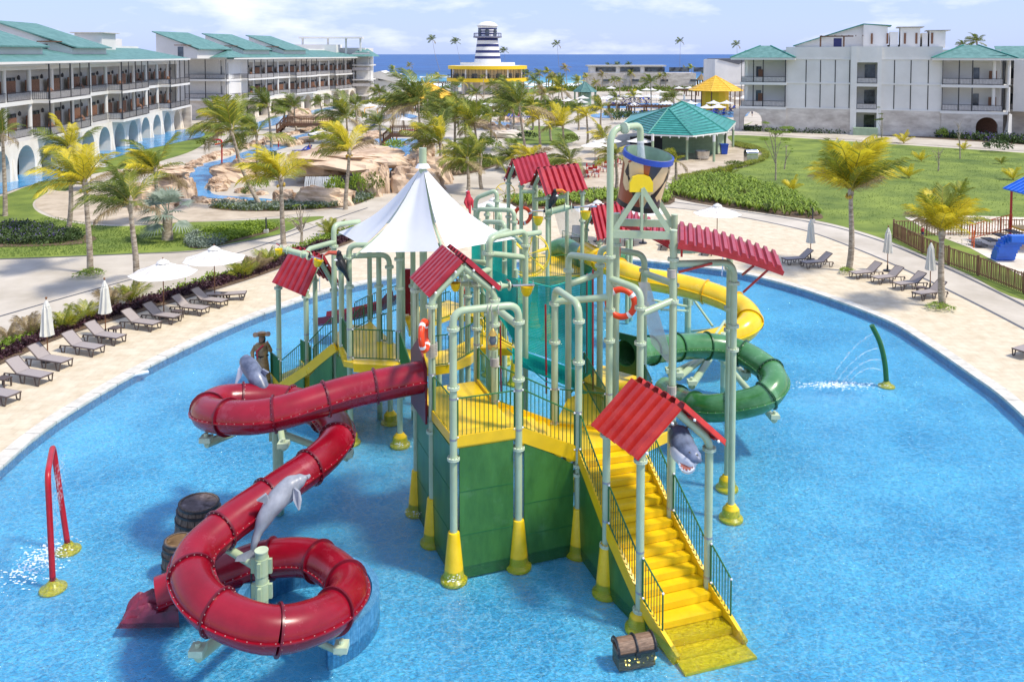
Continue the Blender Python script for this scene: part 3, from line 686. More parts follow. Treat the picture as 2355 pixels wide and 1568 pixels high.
# -------------------------------------------------- curved corrugated canopies right of the tower
def curved_roof(c00, c01, c10, c11, sag, nr, m):
    """c00-c10 near edge, c01-c11 far edge; ribs run from the near edge to the far edge"""
    b = MB(); prof = []
    for i in range(nr):
        for (u, h) in ((0, 0), (.12, 0), (.3, 1), (.7, 1), (.88, 0)): prof.append(((i+u)/nr, h))
    prof.append((1, 0)); vs = []
    for far in (0, 1):
        A_, B_ = ((c00, c10), (c01, c11))[far]
        for (u, h) in prof: vs.append(Vector(A_).lerp(Vector(B_), u)+Vector((0, 0, sag*4*u*(1-u)+h*.11)))
    k = len(prof); vs += [v-Vector((0, 0, .02+.11*prof[i % k][1])) for i, v in enumerate(vs)]; fs = []
    for i in range(k-1):
        fs += [(i, i+1, k+i+1, k+i), (2*k+i, 3*k+i, 3*k+i+1, 2*k+i+1), (i, 2*k+i, 2*k+i+1, i+1), (k+i, k+i+1, 3*k+i+1, 3*k+i)]
    b.add(vs, fs); b.build('curved_roof_panel', m, PS)
    for (A_, B_) in ((c00, c10), (c01, c11)):
        b = MB(); pts = [Vector(A_).lerp(Vector(B_), i/8)+Vector((0, 0, sag*4*(i/8)*(1-i/8)-.09)) for i in range(9)]
        for i in range(8): b.bar(pts[i], pts[i+1], .05, .13)
        b.build('roof_edge_beam', m, PS)
curved_roof(W(1558, 560, 23.7), W(1558, 516, 25.9), W(1801, 622, 24.0), W(1788, 586, 26.0), .10, 12, 'roof_wine')
curved_roof(W(1424, 508, 26.4), W(1428, 484, 27.9), W(1542, 562, 26.2), W(1542, 530, 27.6), .05, 8, 'roof_wine')
for (a, c) in (((1560, 626, 24.0), (1637, 606, 24.2)), ((1709, 672, 24.6), (1764, 622, 24.1)), ((1707, 632, 26.2), (1732, 612, 25.6)), ((1567, 560, 23.8), (1567, 590, 23.9))):
    b = MB(); b.bar(W(*a), W(*c), .06, .06); b.build('roof_brace', 'roof_red', PS)
b = MB(); b.bar(W(1424, 520, 26.4), W(1424, 590, 26.4), .06, .06); b.build('roof_brace', 'roof_red', PS)
# -------------------------------------------------- decks
def deck(pts, z, th=.32, m='yellow', name='deck_plate'):
    p = [Vector((q[0], q[1], z if len(q) < 3 or q[2] == 0 else q[2])) for q in pts]
    b = MB(); b.prism([q-Vector((0, 0, th)) for q in p], (0, 0, th)); o = b.build(name, m, PS); return o
def lip(a, c, z0, z1=None, h=.2):
    z1 = z0 if z1 is None else z1
    b = MB(); b.bar(Vector((a.x, a.y, z0-h/2+.05)), Vector((c.x, c.y, z1-h/2+.05)), .08, h+.08); return b.build('deck_fascia', 'yellow_side', PS)
zD = 3.45; z2 = 2.6
cA = (P['P1']+P['P2']+P['P8']+P['P10'])/4
deck([P['P1'], P['P2'], P['P10'], P['P8']], zD, .25); deck([P['P8'], P['P10'], P['P11'], P['P9']], zD-.004, .24)
for a, c in (('P1', 'P2'), ('P8', 'P1'), ('P9', 'P8'), ('P11', 'P10')): lip(P[a], P[c], zD)
# ramp of low steps from the high deck to the landing
ra, rb, rc, rd = P['P2'], P['P3'], P['P12'], P['P10']
for i in range(5):
    t0, t1 = i/5, (i+1)/5; zz = zD-(i+1)*.17+.02
    deck([ra.lerp(rb, t0), ra.lerp(rb, t1), rd.lerp(rc, t1), rd.lerp(rc, t0)], zz, .3, name='ramp_step')
lip(ra, rb, zD, z2, .3); lip(rd, rc, zD, z2, .3)
Qp = P['Q']
deck([P['P3'], Qp+Vector((.02, 0, 0)), P['T3']+Vector((.1, .1, 0)), P['T1'], P['P12']], z2, .25)
lip(P['P12'], P['T1'], z2); lip(Qp+Vector((.1, -.25, 0)), P['T3'], z2)
deck([P['T1'], P['T2'], P['U1'], P['P13'], P['P12'], P['T1']][:-1], z2-.006, .3); 
def DG(pts, z): return [G(x, y, z) for x, y in pts]
deck(DG([(1340, 872), (1385, 840), (1462, 858), (1475, 905), (1420, 925), (1340, 893)], z2+.05), z2+.05, .32); 
for a, c in (((1340, 880), (1410, 912)),): lip(G(*a, z2), G(*c, z2), z2, h=.3)
z3 = 2.7
F3 = [(811, 757), (852, 740), (905, 788), (925, 800), (990, 812), (1040, 800), (1110, 763), (1116, 786), (1082, 820), (1035, 838), (985, 845), (812, 836)]
deck(DG(F3, z3), z3, .3, name='deck_plate')
deck(DG([(1040, 800), (1110, 763), (1180, 790), (1184, 803), (1116, 800)], z3-.02), z3-.02, .25)
deck(DG([(1100, 715), (1120, 705), (1140, 760), (1183, 800), (1130, 790), (1105, 760)], z3-.05), z3-.05, .22)
deck(DG([(925, 715), (1030, 690), (1110, 715), (1112, 735), (1040, 720), (940, 760)], z3-.1), z3-.1, .25)
# far deck
z6 = 2.4
deck(DG([(1203, 600), (1230, 585), (1300, 572), (1345, 590), (1340, 632), (1204, 641)], z6), z6, .4)
deck(DG([(1162, 668), (1190, 650), (1205, 640), (1215, 665), (1206, 700), (1172, 690)], z6-.3), z6-.3, .3)
# -------------------------------------------------- railings
_bal = None
def railing(a, c, za, zb=None, h=1.02, gap=.115, low=.06, name='railing', singles=False, knobs=True):
    global _bal
    zb = za if zb is None else zb
    a = Vector((a[0], a[1], 0)); c = Vector((c[0], c[1], 0)); d = (c-a); L_ = d.length; u = d.normalized(); a = a+u*.12; c = c-u*.12; L_ -= .24
    if L_ < .1: return
    A0 = a+Vector((0, 0, za+low)); A1 = a+Vector((0, 0, za+low+h)); C0 = c+Vector((0, 0, zb+low)); C1 = c+Vector((0, 0, zb+low+h))
    b = MB()
    for p, q in ((A1, C1), (A0, C0), (A0, A1), (C0, C1)): b.tube([p, q], .021, 6)
    o = b.build(name, 'rail_green', PS, True)
    if singles:
        if _bal is None:
            k = MB(); k.tube([(0, 0, 0), (0, 0, 1)], .0115, 5); q_ = k.build('baluster', 'rail_green'); _bal = q_.data; bpy.data.objects.remove(q_)
        nb = int(L_/gap)
        for i in range(1, nb): 
            t = i/nb; p = A0.lerp(C0, t); x = inst('baluster', _bal, o, p, (0, 0, 0), (1, 1, h))
    else:
        b = MB(); nb = int(L_/gap)
        for i in range(1, nb):
            t = i/nb; b.tube([A0.lerp(C0, t), A1.lerp(C1, t)], .0115, 4, cap=False)
        x = stuff(b.build('balusters', 'rail_green', o))
    if knobs:
        b = MB()
        for q in (A0, A1, C0, C1): b.lathe([(0, -.03), (.028, -.015), (.028, .015), (0, .03)], q+Vector((0, -.03, 0)), 7)
        b.build('end_knobs', 'knob', PS, True)
    return o
railing(P['P1'], P['P2'], zD, singles=True); railing(P['P8'], P['P1'], zD, singles=True); railing(P['P2'], P['P3'], zD, z2, singles=True)
railing(P['P10'], P['P12'], zD, z2, singles=True); railing(P['P11'], P['P10'], zD, singles=True); railing(P['P12'], P['T1'], z2, singles=True)
railing(G(1340, 880, z2), P['T1'], z2); railing(P['P13'], G(1340, 880, z2), z2); railing(P['U2'], Qp, z2); railing(P['U2'], XY(1500, 25), z2)
railing(P['V1'], P['L1'], z3, singles=True); railing(P['L1'], P['P9'], z3); railing(G(985, 845, z3), G(1040, 838, z3), z3); railing(G(1040, 838, z3), G(1112, 795, z3), z3)
railing(P['V3'], P['V1'], z3); railing(P['C2'], P['L2'], z3); railing(G(925, 715, z3), G(1030, 695, z3), z3); railing(G(940, 760, z3), G(1040, 728, z3), z3); railing(G(1040, 728, z3), G(1110, 735, z3), z3)
railing(G(812, 760, z3), G(852, 738, z3), z3); railing(G(852, 738, z3), G(925, 710, z3), z3); railing(G(1110, 763, z3), G(1183, 800, z3), z3); railing(G(1075, 690, z3), G(1130, 760, z3), z3)
railing(G(1206, 645, z6), G(1345, 630, z6), z6); railing(G(1204, 600, z6), G(1206, 645, z6), z6); railing(G(1204, 600, z6), G(1240, 580, z6), z6); railing(G(1290, 572, z6), G(1345, 592, z6), z6); railing(G(1345, 592, z6), G(1385, 640, z6), z6, z6)
# -------------------------------------------------- front stairs
sv = Vector((1.66, .58, 0)); TL = [(P['P3'], 2.6), (P['P4'], 1.5), (P['P5'], .42), (Vector((3.74, 18.62, 0)), -.2)]
TR = [(Qp+Vector((-.02, -.05, 0)), 2.6), (P['P7'], 1.5), (P['P6'], .42), (Vector((5.42, 19.12, 0)), -.2)]
def along(T, z):
    for i in range(len(T)-1):
        if T[i][1] >= z >= T[i+1][1]-1e-6:
            t = (T[i][1]-z)/(T[i][1]-T[i+1][1]); return T[i][0].lerp(T[i+1][0], t)
    return T[-1][0]
nst = 16; hs = 2.8/nst
for i in range(nst):
    z1 = 2.6-i*hs; zt_ = z1-hs
    a = along(TL, z1); c = along(TR, z1); a2 = along(TL, zt_); c2 = along(TR, zt_)
    w_ = (c-a).normalized()*.06; nose = (a2-a)*.09
    b = MB(); y0 = zt_-.03
    ring = [a+w_, c-w_, c2-w_+nose, a2+w_+nose]
    b.prism([Vector((p.x, p.y, zt_-.16)) for p in ring], (0, 0, .16)); b.build('step', 'yellow', PS)
for T in (TL, TR):
    b = MB()
    for i in range(3):
        (p, za), (q, zb) = T[i], T[i+1]; b.bar(Vector((p.x, p.y, za-.06)), Vector((q.x, q.y, zb-.06)), .1, .34)
    b.build('stringer', 'yellow_side', PS)
    for i in range(3):
        (p, za), (q, zb) = T[i], T[i+1]
        if i == 2:
            q = p.lerp(q, .72); zb = za+(zb-za)*.72
        railing(p, q, za+.04, zb+.04, singles=True, gap=.105, h=.98)
b = MB(); e = [Vector((3.72, 18.66, -.24)), Vector((5.42, 19.16, -.24)), Vector((5.62, 18.8, -.3)), Vector((3.86, 18.25, -.3))]; b.prism([p-Vector((0, 0, .05)) for p in e], (0, 0, .06)); b.build('bottom_plate', 'yellow', PS)
# green wall panels, three boards to a bay
def wall(a, c, z0, z1, rows=3, inset=.16, z1b=None, m='green_panel', gapx=.04):
    d = (c-a).normalized(); a_ = a+d*inset; c_ = c-d*inset; z1b = z1 if z1b is None else z1b
    zs = [z0+(min(z1, z1b)-z0)*i/rows for i in range(rows+1)]
    for i in range(rows):
        zt0, zt1 = (zs[i+1], zs[i+1]) if i < rows-1 else (z1, z1b)
        b = MB(); nn = Vector((-d.y, d.x, 0))*.03; g_ = .012
        ring = [Vector((a_.x, a_.y, zs[i]+g_)), Vector((c_.x, c_.y, zs[i]+g_)), Vector((c_.x, c_.y, zt1)), Vector((a_.x, a_.y, zt0))]
        b.prism([p-nn for p in ring], nn*2); b.build('wall_panel', m, PS)
    for i in range(1, rows): b = MB(); b.bar(Vector((a_.x, a_.y, zs[i]+.006)), Vector((c_.x, c_.y, zs[i]+.006)), .075, .022); b.build('panel_joint', 'rail_green', PS)
wall(P['P1'], P['P2'], -.32, zD-.25); wall(P['P8'], P['P1'], -.32, zD-.25); wall(P['P9'], P['P8'], -.32, zD-.25)
wall(P['P2'], P['P3'], -.32, zD-.3, z1b=z2-.35); wall(P['P10'], P['P11'], -.32, zD-.25)
wall(P['P3'], P['P4'], -.32, 2.35, rows=1, z1b=1.3); wall(P['P4'], P['P5'], -.32, 1.3, rows=1, z1b=.2); wall(P['P5'], Vector((3.74, 18.62, 0)), -.32, .18, rows=1, z1b=-.28)
# left stairs from the pool to the middle deck
SL = [(G(622, 868, -.3), -.2), (XY(643, 33.0), .35), (XY(706, 32.0), 1.45), (XY(772, 31.3), 2.6)]
for off in (Vector((0, 0, 0)), Vector((.9, 1.5, 0))):
    b = MB()
    for i in range(3): b.bar(Vector((SL[i][0].x, SL[i][0].y, SL[i][1]-.05))+off, Vector((SL[i+1][0].x, SL[i+1][0].y, SL[i+1][1]-.05))+off, .1, .34)
    b.build('stringer', 'yellow_side', PS)
    for i in range(3): railing(SL[i][0]+off, SL[i+1][0]+off, SL[i][1], SL[i+1][1])
for i in range(14):
    z = 2.6-i*.19
    k = 0 if z > 1.45 else (1 if z > .35 else 2); p0, p1 = SL[3-k], SL[2-k]; t = (p0[1]-z)/(p0[1]-p1[1]+1e-6); q = p0[0].lerp(p1[0], min(1, t))
    t2 = min(1, (p0[1]-z+.19)/(p0[1]-p1[1])); q2 = p0[0].lerp(p1[0], t2); o_ = Vector((.9, 1.5, 0))
    b = MB(); b.prism([Vector((r.x, r.y, z-.3)) for r in (q, q2, q2+o_, q+o_)], (0, 0, .12)); b.build('step', 'yellow', PS)
wall(XY(706, 32.0), XY(772, 31.3), -.32, 1.2, rows=1, z1b=2.35); wall(XY(643, 33.0), XY(706, 32.0), -.32, .15, rows=1, z1b=1.2)
wall(XY(772, 31.3), XY(806, 29.7), -.32, 2.3, rows=1, z1b=2.4)
deck(DG([(770, 770), (795, 745), (830, 748), (815, 835), (790, 830)], z3-.03), z3-.03, .2)
# middle arches under the sail
z = zt(916, 566, 29.4); arch(P['V1'], P['L1'], z); flange(P['V1']+Vector((0, 0, z-1.5))); flange(P['L1']+Vector((0, 0, z-1.5)))
z = zt(893, 586, 31.25); arch(P['V3'], P['L2'], z)
zM = zt(770, 518, 31.6); pipe([P['M']+Vector((0, 0, -.3)), P['M']+Vector((0, 0, zM)), W(825, 510, 33)], name='pipe_arch'); flange(P['M']+Vector((0, 0, zM-.8)))
for q, py in (('C1', 560), ('C2', 560), ('C3', 555), ('C4', 560), ('C5', 560), ('C6', 600), ('C7', 560)): post(P[q], zt(*(lambda v: (v, py))(1000), P[q].y), -.3)
for q in ('C2', 'C4', 'C6', 'C7'): flange(P[q]+Vector((0, 0, 4.8)))
pipe([P['C7']+Vector((0, 0, zt(1124, 560, 28))), W(1128, 545, 29), W(1165, 530, 31), W(1200, 560, 33)], name='pipe')
# arches right of the sail
def arch_px(x0, x1, y0, y1, Y, Y1=None, zbase=-.3, r=PR):
    Y1 = Y if Y1 is None else Y1; a = W(x0, y0, Y); c = W(x1, y1, Y1)
    pipe([Vector((a.x, a.y, zbase)), a, c, Vector((c.x, c.y, zbase))], r=r, name='pipe_arch'); flange(a-Vector((0, 0, .5))); flange(c-Vector((0, 0, .5)))
arch_px(1125, 1208, 548, 531, 27.5, 28.8)
pipe([W(1112, 582, 27.5), W(1205, 592, 28.8)])
pipe([W(1070, 640, 26.6), W(1126, 620, 27.5)])
pipe([W(1208, 540, 28.8), W(1241, 535, 29.5)])
arch_px(1093, 1142, 456, 437, 38.5, 38.0)
arch_px(1097, 1182, 481, 484, 38.0, 36.5)
arch_px(1110, 1160, 510, 512, 36.5, 35)
arch_px(1120, 1150, 470, 490, 40, 38.0)
arch_px(1060, 1125, 600, 605, 33, 32)
pipe([W(1196, 441, 42), W(1228, 441, 42)]); pipe([W(1226, 460, 42), W(1300, 452, 43)]); pipe([P['K3']+Vector((0, 0, -.3)), P['K3']+Vector((0, 0, 4))])
flange(P['B3']+Vector((0, 0, 5.2))); flange(P['B4']+Vector((0, 0, 5.6))); flange(P['B1']+Vector((0, 0, 5.2))); flange(P['B6']+Vector((0, 0, 5.2)))
# loop pipes of the mast left of the boy
pipe([W(1186, 790, 34), W(1186, 620, 34)]); pipe([W(1160, 850, 33), W(1160, 600, 33)])
# round clamp bands where railings meet posts
for q, zz in (('P1', zD+.02), ('P1', zD+1.1), ('P2', zD+.02), ('P2', zD+1.1), ('P3', z2+.05), ('P3', z2+1.1), ('P8', zD+1.1), ('P10', zD+.1), ('P4', 1.6), ('P4', 2.6), ('P5', .6), ('P5', 1.6), ('P7', 1.6), ('P6', .6), ('P6', 1.6), ('P12', z2+.1), ('P12', z2+1.1), ('Q', z2+1.1), ('P11', 4.6), ('L1', 2.8), ('L1', 3.8), ('V1', 2.8), ('V1', 3.8), ('T1', 3.7), ('G2', 1.6), ('G2', 2.6), ('G1', .6), ('G1', 1.6)): clampband(P[q], zz)
# ================================================================== slides
def tube_slide(name, label, pts, r, m, mf, nseg, par_org, seam=True, rivets=True, open_top=0):
    T = thing(name, label, 'water slide', par_org)
    path = catmull([G(*p) for p in pts], 10); k = len(path)
    # even resample
    cum = [0]
    for i in range(1, k): cum.append(cum[-1]+(path[i]-path[i-1]).length)
    def at(s_):
        s_ = max(0, min(cum[-1], s_))
        for i in range(1, k):
            if cum[i] >= s_: t = (s_-cum[i-1])/(cum[i]-cum[i-1]+1e-9); return path[i-1].lerp(path[i], t)
        return path[-1]
    Ltot = cum[-1]; seg = Ltot/nseg; riv = MB(); sm = MB()
    for i in range(nseg):
        sub = [at(i*seg+seg*j/7) for j in range(8)]
        b = MB(); b.tube(sub, r, 24, cap=False); b.build('tube_section', m, T, 'all')
        # collar
        if i > 0:
            c = sub[0]; t = (sub[1]-at(i*seg-.1)).normalized(); b = MB(); rot = Vector((0, 0, 1)).rotation_difference(t).to_matrix()
            b.lathe([(r*.98, -.025), (r*1.13, -.025), (r*1.13, .025), (r*.98, .025)], c, 28, rot); b.build('collar', mf, T, True)
            if rivets:
                for q in range(20):
                    a = 2*pi*q/20
                    for sg_ in (-1,): riv.lathe([(.012, 0), (.012, .01), (0, .013)], c+rot @ Vector((r*1.07*cos(a), r*1.07*sin(a), .026)), 5, rot)
    if seam:
        n_ = int(Ltot/.2)
        for sd in (-1, 1):
            q0 = None; sm = MB()
            for i in range(n_+1):
                p = at(i*Ltot/n_); t = at(i*Ltot/n_+.05)-at(i*Ltot/n_-.05); hn = Vector((t.y, -t.x, 0)).normalized()*sd
                q1 = (p+hn*(r*.97), p+hn*(r*1.12))
                if q0:
                    up = Vector((0, 0, .018)); vs = [q0[0]-up, q0[1]-up, q1[1]-up, q1[0]-up, q0[0]+up, q0[1]+up, q1[1]+up, q1[0]+up]
                    sm.add(vs, [(3, 2, 1, 0), (4, 5, 6, 7), (1, 2, 6, 5), (0, 4, 7, 3)])
                    if rivets and i % 1 == 0: riv.lathe([(.012, 0), (.012, .01), (0, .013)], (q1[0]+q1[1])/2+up, 5)
                q0 = q1
            sm.build('side_seam', m, T)
    if rivets: stuff(riv.build('rivets', 'rivet', T, False))
    return T, at, Ltot
RED = [(975, 865, 4.3), (800, 902, 4.1), (640, 950, 3.85), (545, 960, 3.72), (478, 950, 3.5), (500, 925, 3.4), (560, 918, 3.3), (657, 922, 3.15), (740, 950, 3.0), (777, 995, 2.9), (740, 1052, 2.75), (620, 1138, 2.5), (511, 1216, 2.3), (440, 1295, 2.1), (478, 1390, 1.9), (622, 1447, 1.65), (757, 1412, 1.4), (800, 1346, 1.2), (722, 1285, 1.0), (610, 1285, .8), (530, 1310, .6), (430, 1345, .42), (362, 1371, .3)]
RS, rat, RL = tube_slide('red_tube_slide', 'glossy dark red spiral tube slide curling down into the pool at left', RED, .45, 'slide_red', 'slide_flange', 21, (-6, 20.5, 0))
c0 = P['P8']; c1 = P['P9']; d = (c1-c0).normalized(); nn = Vector((-d.y, d.x, 0))
b = MB(); ctr = rat(.1); ring = []
mpan = [(c0+d*.05, 3.1), (c1-d*.05, 3.1), (c1-d*.05, 4.7), (c1.lerp(c0, .5), 5.3), (c0+d*.05, 4.7)]
b.prism([Vector((q.x, q.y, z_))+nn*.12 for q, z_ in mpan], nn*.06); b.build('mouth_panel', 'slide_flange', RS)
# rocky wine red run-out flume
from mathutils import noise as _nz
rk = MB(); A_, B_, C_, D_ = G(400, 1332, .45), G(300, 1362, .28), G(266, 1440, -.05), G(412, 1418, .15); nu, nv = 22, 12; vs = []
for i in range(nu+1):
    for j in range(nv+1):
        u, v = i/nu, j/nv; p = A_.lerp(B_, u).lerp(D_.lerp(C_, u), v); r_ = abs(_nz.noise(Vector((u*1.6, v*7, 3))))*.55+abs(_nz.noise(Vector((u*5, v*15, 1))))*.14
        edge = min(1, 5*min(u if u > .5 else 1, 1-u, v, 1-v)); vs.append(Vector((p.x+.05*_nz.noise(Vector((u*9, v*9, 0))), p.y, -.1+(p.z+.08+r_*(1-.4*u))*max(0, edge)**.4)))
rk.add(vs, [(i*(nv+1)+j, i*(nv+1)+j+1, (i+1)*(nv+1)+j+1, (i+1)*(nv+1)+j) for i in range(nu) for j in range(nv)]); rk.build('runout_flume', 'wine_rock', RS)
def column(T, p, z1, r=.15, z0=-.3, cap=True, m='pipe'):
    b = MB(); b.tube([Vector((p.x, p.y, z0)), Vector((p.x, p.y, z1))], r, 16); b.build('support_column', m, T, True)
    b = MB(); b.tube([Vector((p.x, p.y, z1)), Vector((p.x, p.y, z1+.03))], r*1.07, 16); b.build('column_cap', 'flange', T, True)
    for z_ in (z1-.35, z1-.95):
        b = MB(); b.tube([Vector((p.x, p.y, z_-.2)), Vector((p.x, p.y, z_+.2))], r*1.12, 16)
        for a in (0, pi/2, pi, 3*pi/2): b.box((p.x+cos(a)*r*1.35, p.y+sin(a)*r*1.35, z_), (.08, .08, .34))
        b.build('column_collar', 'pipe', T, True)
def arm(T, a, c, r=.1, saddle=True):
    b = MB(); b.tube([a, c], r, 12); b.build('support_arm', 'pipe', T, True)
    if saddle:
        b = MB(); b.box(c+Vector((0, 0, .14)), (.3, .3, .14)); b.tube([c-Vector((0, 0, .02)), c+Vector((0, 0, .3))], .06, 8); b.build('arm_saddle', 'flange', T)
cB = G(614, 1489, 0); cB = Vector((W(603, 1400, 19.3).x, 19.3, 0))
column(RS, cB, 1.9, .15)
top = Vector((cB.x, cB.y, 1.45))
arm(RS, top, G(525, 1262, 1.72), .1); arm(RS, Vector((cB.x, cB.y, .6)), G(455, 1508, .85), .13); arm(RS, Vector((cB.x, cB.y, .3)), G(785, 1500, .3), .07)
cA_ = G(641, 1180, -.3); column(RS, cA_, 3.05, .16)
arm(RS, Vector((cA_.x, cA_.y, 2.75)), W(474, 1020, 22.8), .12); arm(RS, Vector((cA_.x, cA_.y, 2.75)), W(652, 1032, 23.8), .1); arm(RS, Vector((cA_.x, cA_.y, 2.2)), W(800, 1053, 24.2), .1)
GRN = [(1437, 813, 3.4), (1516, 803, 3.15), (1575, 796.5, 3.0), (1643, 796.5, 2.85), (1703, 811, 2.65), (1754, 841, 2.45), (1779, 866.6, 2.3), (1775, 896, 2.1), (1737, 922, 1.8), (1650, 938, 1.45), (1601, 934.6, 1.25), (1563, 920, 1.0), (1530, 895, .8)]
GS, gat, GL = tube_slide('green_tube_slide', 'dark green enclosed tube slide looping out from the right of the tower', GRN, .46, 'slide_green', 'slide_green_dark', 10, (6.5, 29, 0))
b = MB(); p0 = W(1388, 767, 28.4); p1 = W(1463, 780, 27.6); q0 = W(1388, 860, 28.4); q1 = W(1463, 868, 27.6)
# mouth plate with a round hole
mc = W(1434, 812, 27.95); dx = (p1-p0); dx.z = 0; dx.normalize(); ring_i = []; ring_o = []
for i in range(28):
    a = 2*pi*i/28; u, v = cos(a), sin(a); ring_i.append(mc+dx*(u*.44)+Vector((0, 0, v*.44)))
    k_ = .66/max(abs(u), abs(v)); ring_o.append(mc+dx*(u*min(k_, 1.2))+Vector((0, 0, v*min(k_, 1.2))))
ndx = Vector((dx.y, -dx.x, 0))*.05
vs = ring_i+ring_o+[p-ndx for p in ring_i]+[p-ndx for p in ring_o]; n_ = 28; fs = []
for i in range(n_):
    j = (i+1) % n_; fs += [(i, j, n_+j, n_+i), (2*n_+i, 3*n_+i, 3*n_+j, 2*n_+j), (i, 2*n_+i, 2*n_+j, j), (n_+i, n_+j, 3*n_+j, 3*n_+i)]
b.add(vs, fs); b.build('mouth_panel', 'slide_green_dark', GS)
cG = G(1664, 905, -.3); column(GS, cG, W(1666, 768, cG.y).z, .15)
for (x, y, z_, zc, r_) in ((1560, 868, 2.3, 1.9, .12), (1590, 887, 1.9, 2.1, .13), (1714, 868, 1.9, 1.5, .12), (1780, 965, 1.0, 1.0, .12), (1540, 860, 2.4, 1.6, .1)): arm(GS, Vector((cG.x, cG.y, zc)), G(x, y, z_), r_)
b = MB(); b.tube([Vector((cG.x, cG.y, 2.7)), G(1588, 851, 1.9)], .05, 8); b.build('brace_rod', 'pipe', GS, True)
YEL = [(1345, 580, 3.4), (1361, 588, 3.35), (1410, 614, 3.2), (1463, 637, 3.05), (1524, 648, 2.9), (1585, 661, 2.75), (1647, 680, 2.55), (1700, 704, 2.3), (1724, 732, 2.05), (1710, 758, 1.8), (1665, 778, 1.5), (1600, 795, 1.2)]
YS, yat, YL = tube_slide('yellow_tube_slide', 'bright yellow tube slide sweeping down behind the green slide', YEL, .52, 'slide_yellow', 'slide_yellow_rim', 9, (7, 38, 0), rivets=False)
cY = G(1581, 765, -.3); column(YS, cY, W(1581, 650, cY.y).z, .16)
for a, c in (((1581, 705, 41), (1500, 690, 40)), ((1581, 715, 41), (1520, 712, 39)), ((1590, 762, 41), (1700, 752, 37)), ((1590, 682, 41), (1638, 750, 39))):
    b = MB(); b.tube([W(*a), W(*c)], .06, 8); b.build('support_arm', 'pipe', YS, True)
# open wine coloured body slide and back green slide
OS = thing('open_wine_slide', 'low open wine red chute in the water behind the left stairs', 'water slide', (-4.5, 38, 0))
pts = catmull([G(*p) for p in ((735, 745, .4), (800, 735, .8), (850, 722, 1.2), (895, 705, 1.7), (925, 680, 2.4))], 8); b = MB()
sec = [(-.6, .45), (-.5, .1), (-.25, -.05), (.25, -.05), (.5, .1), (.6, .45)]; vs = []
for i, p in enumerate(pts):
    t = (pts[min(i+1, len(pts)-1)]-pts[max(i-1, 0)]); hn = Vector((t.y, -t.x, 0)).normalized()
    for (u, h) in sec: vs.append(p+hn*u+Vector((0, 0, h)))
for i in range(len(pts)-1):
    for j in range(5): b.add([vs[i*6+j], vs[i*6+j+1], vs[(i+1)*6+j+1], vs[(i+1)*6+j]], [(0, 1, 2, 3)])
b.build('chute', 'slide_red', OS, True)
b = MB(); b.box(W(930, 670, 35), (.5, .1, 1.9)); b.box(W(945, 680, 34.5), (.1, .5, 1.5)); b.build('entry_wall', 'slide_red', OS)
BS = thing('dark_green_slide', 'dark green covered slide behind the far yellow deck', 'water slide', (3, 45, 0))
b = MB(); b.tube(catmull([W(1265, 580, 47), W(1300, 570, 46.5), (W(1330, 590, 45)), W(1360, 612, 44), W(1420, 596, 46)], 6), .55, 18, cap=True); b.build('tube_section', 'slide_green', BS, True)
# round tiled plunge wall under the red loop
lc = Vector((-4.95, 19.95, 0)); b = MB(); n_ = 36
for i in range(n_):
    a0, a1 = radians(-62+250*i/n_), radians(-62+250*(i+1)/n_); q = [lc+Vector((r_*cos(a), r_*sin(a), -.35)) for r_, a in ((1.72, a0), (1.72, a1), (1.54, a1), (1.54, a0))]; b.prism(q, (0, 0, .8))
PW = tag(b.build('plunge_basin', 'tile_blue', None), 'curved blue mosaic tiled basin wall under the red slide loop', 'basin wall')
# ================================================================== tipping bucket
bk = thing('tipping_bucket', 'giant blue rimmed tipping bucket painted with a tan and brown mask under the fill pipe', 'bucket', tuple(W(1476, 420, 24.9)))
top = W(1492, 352, 24.75); bot = W(1466, 471, 25.06)
ax = (top-bot).normalized(); Hb = (top-bot).length; rb0, rb1 = .62, .72
Rm = Vector((0, 0, 1)).rotation_difference(ax).to_matrix()
def bpt(u, v, off=0):      # u angle, 0 facing the camera; v height 0..1
    r = rb0+(rb1-rb0)*v+off; return bot+Rm @ Vector((r*sin(u), -r*cos(u), v*Hb))
b = MB(); b.lathe([(rb0, 0), (rb1, Hb)], bot, 48, Rm); b.f = b.f[:-2]; b.m = b.m[:-2]; b.build('shell', 'bucket_tan', bk, True)
b = MB(); b.lathe([(0, .05), (rb0-.02, .05), (rb1-.03, Hb)], bot, 40, Rm); b.f = [f for f in b.f if len(f) == 4]; b.m = b.m[:len(b.f)]; b.build('inner_wall', 'bucket_inner', bk, True)
b = MB(); b.lathe([(rb1-.03, Hb-.01), (rb1+.03, Hb-.01), (rb1+.035, Hb-.17), (rb1+.0, Hb-.17)], bot, 48, Rm); b.f = b.f[:-2]; b.m = b.m[:-2]; b.build('rim_band', 'bucket_blue', bk, True)
b = MB(); b.lathe([(rb0+.012, -.01), (rb0+.02, .1), (rb0+.012, .16), (rb0-.02, .16)], bot, 48, Rm); b.build('base_band', 'bucket_dark', bk, True)
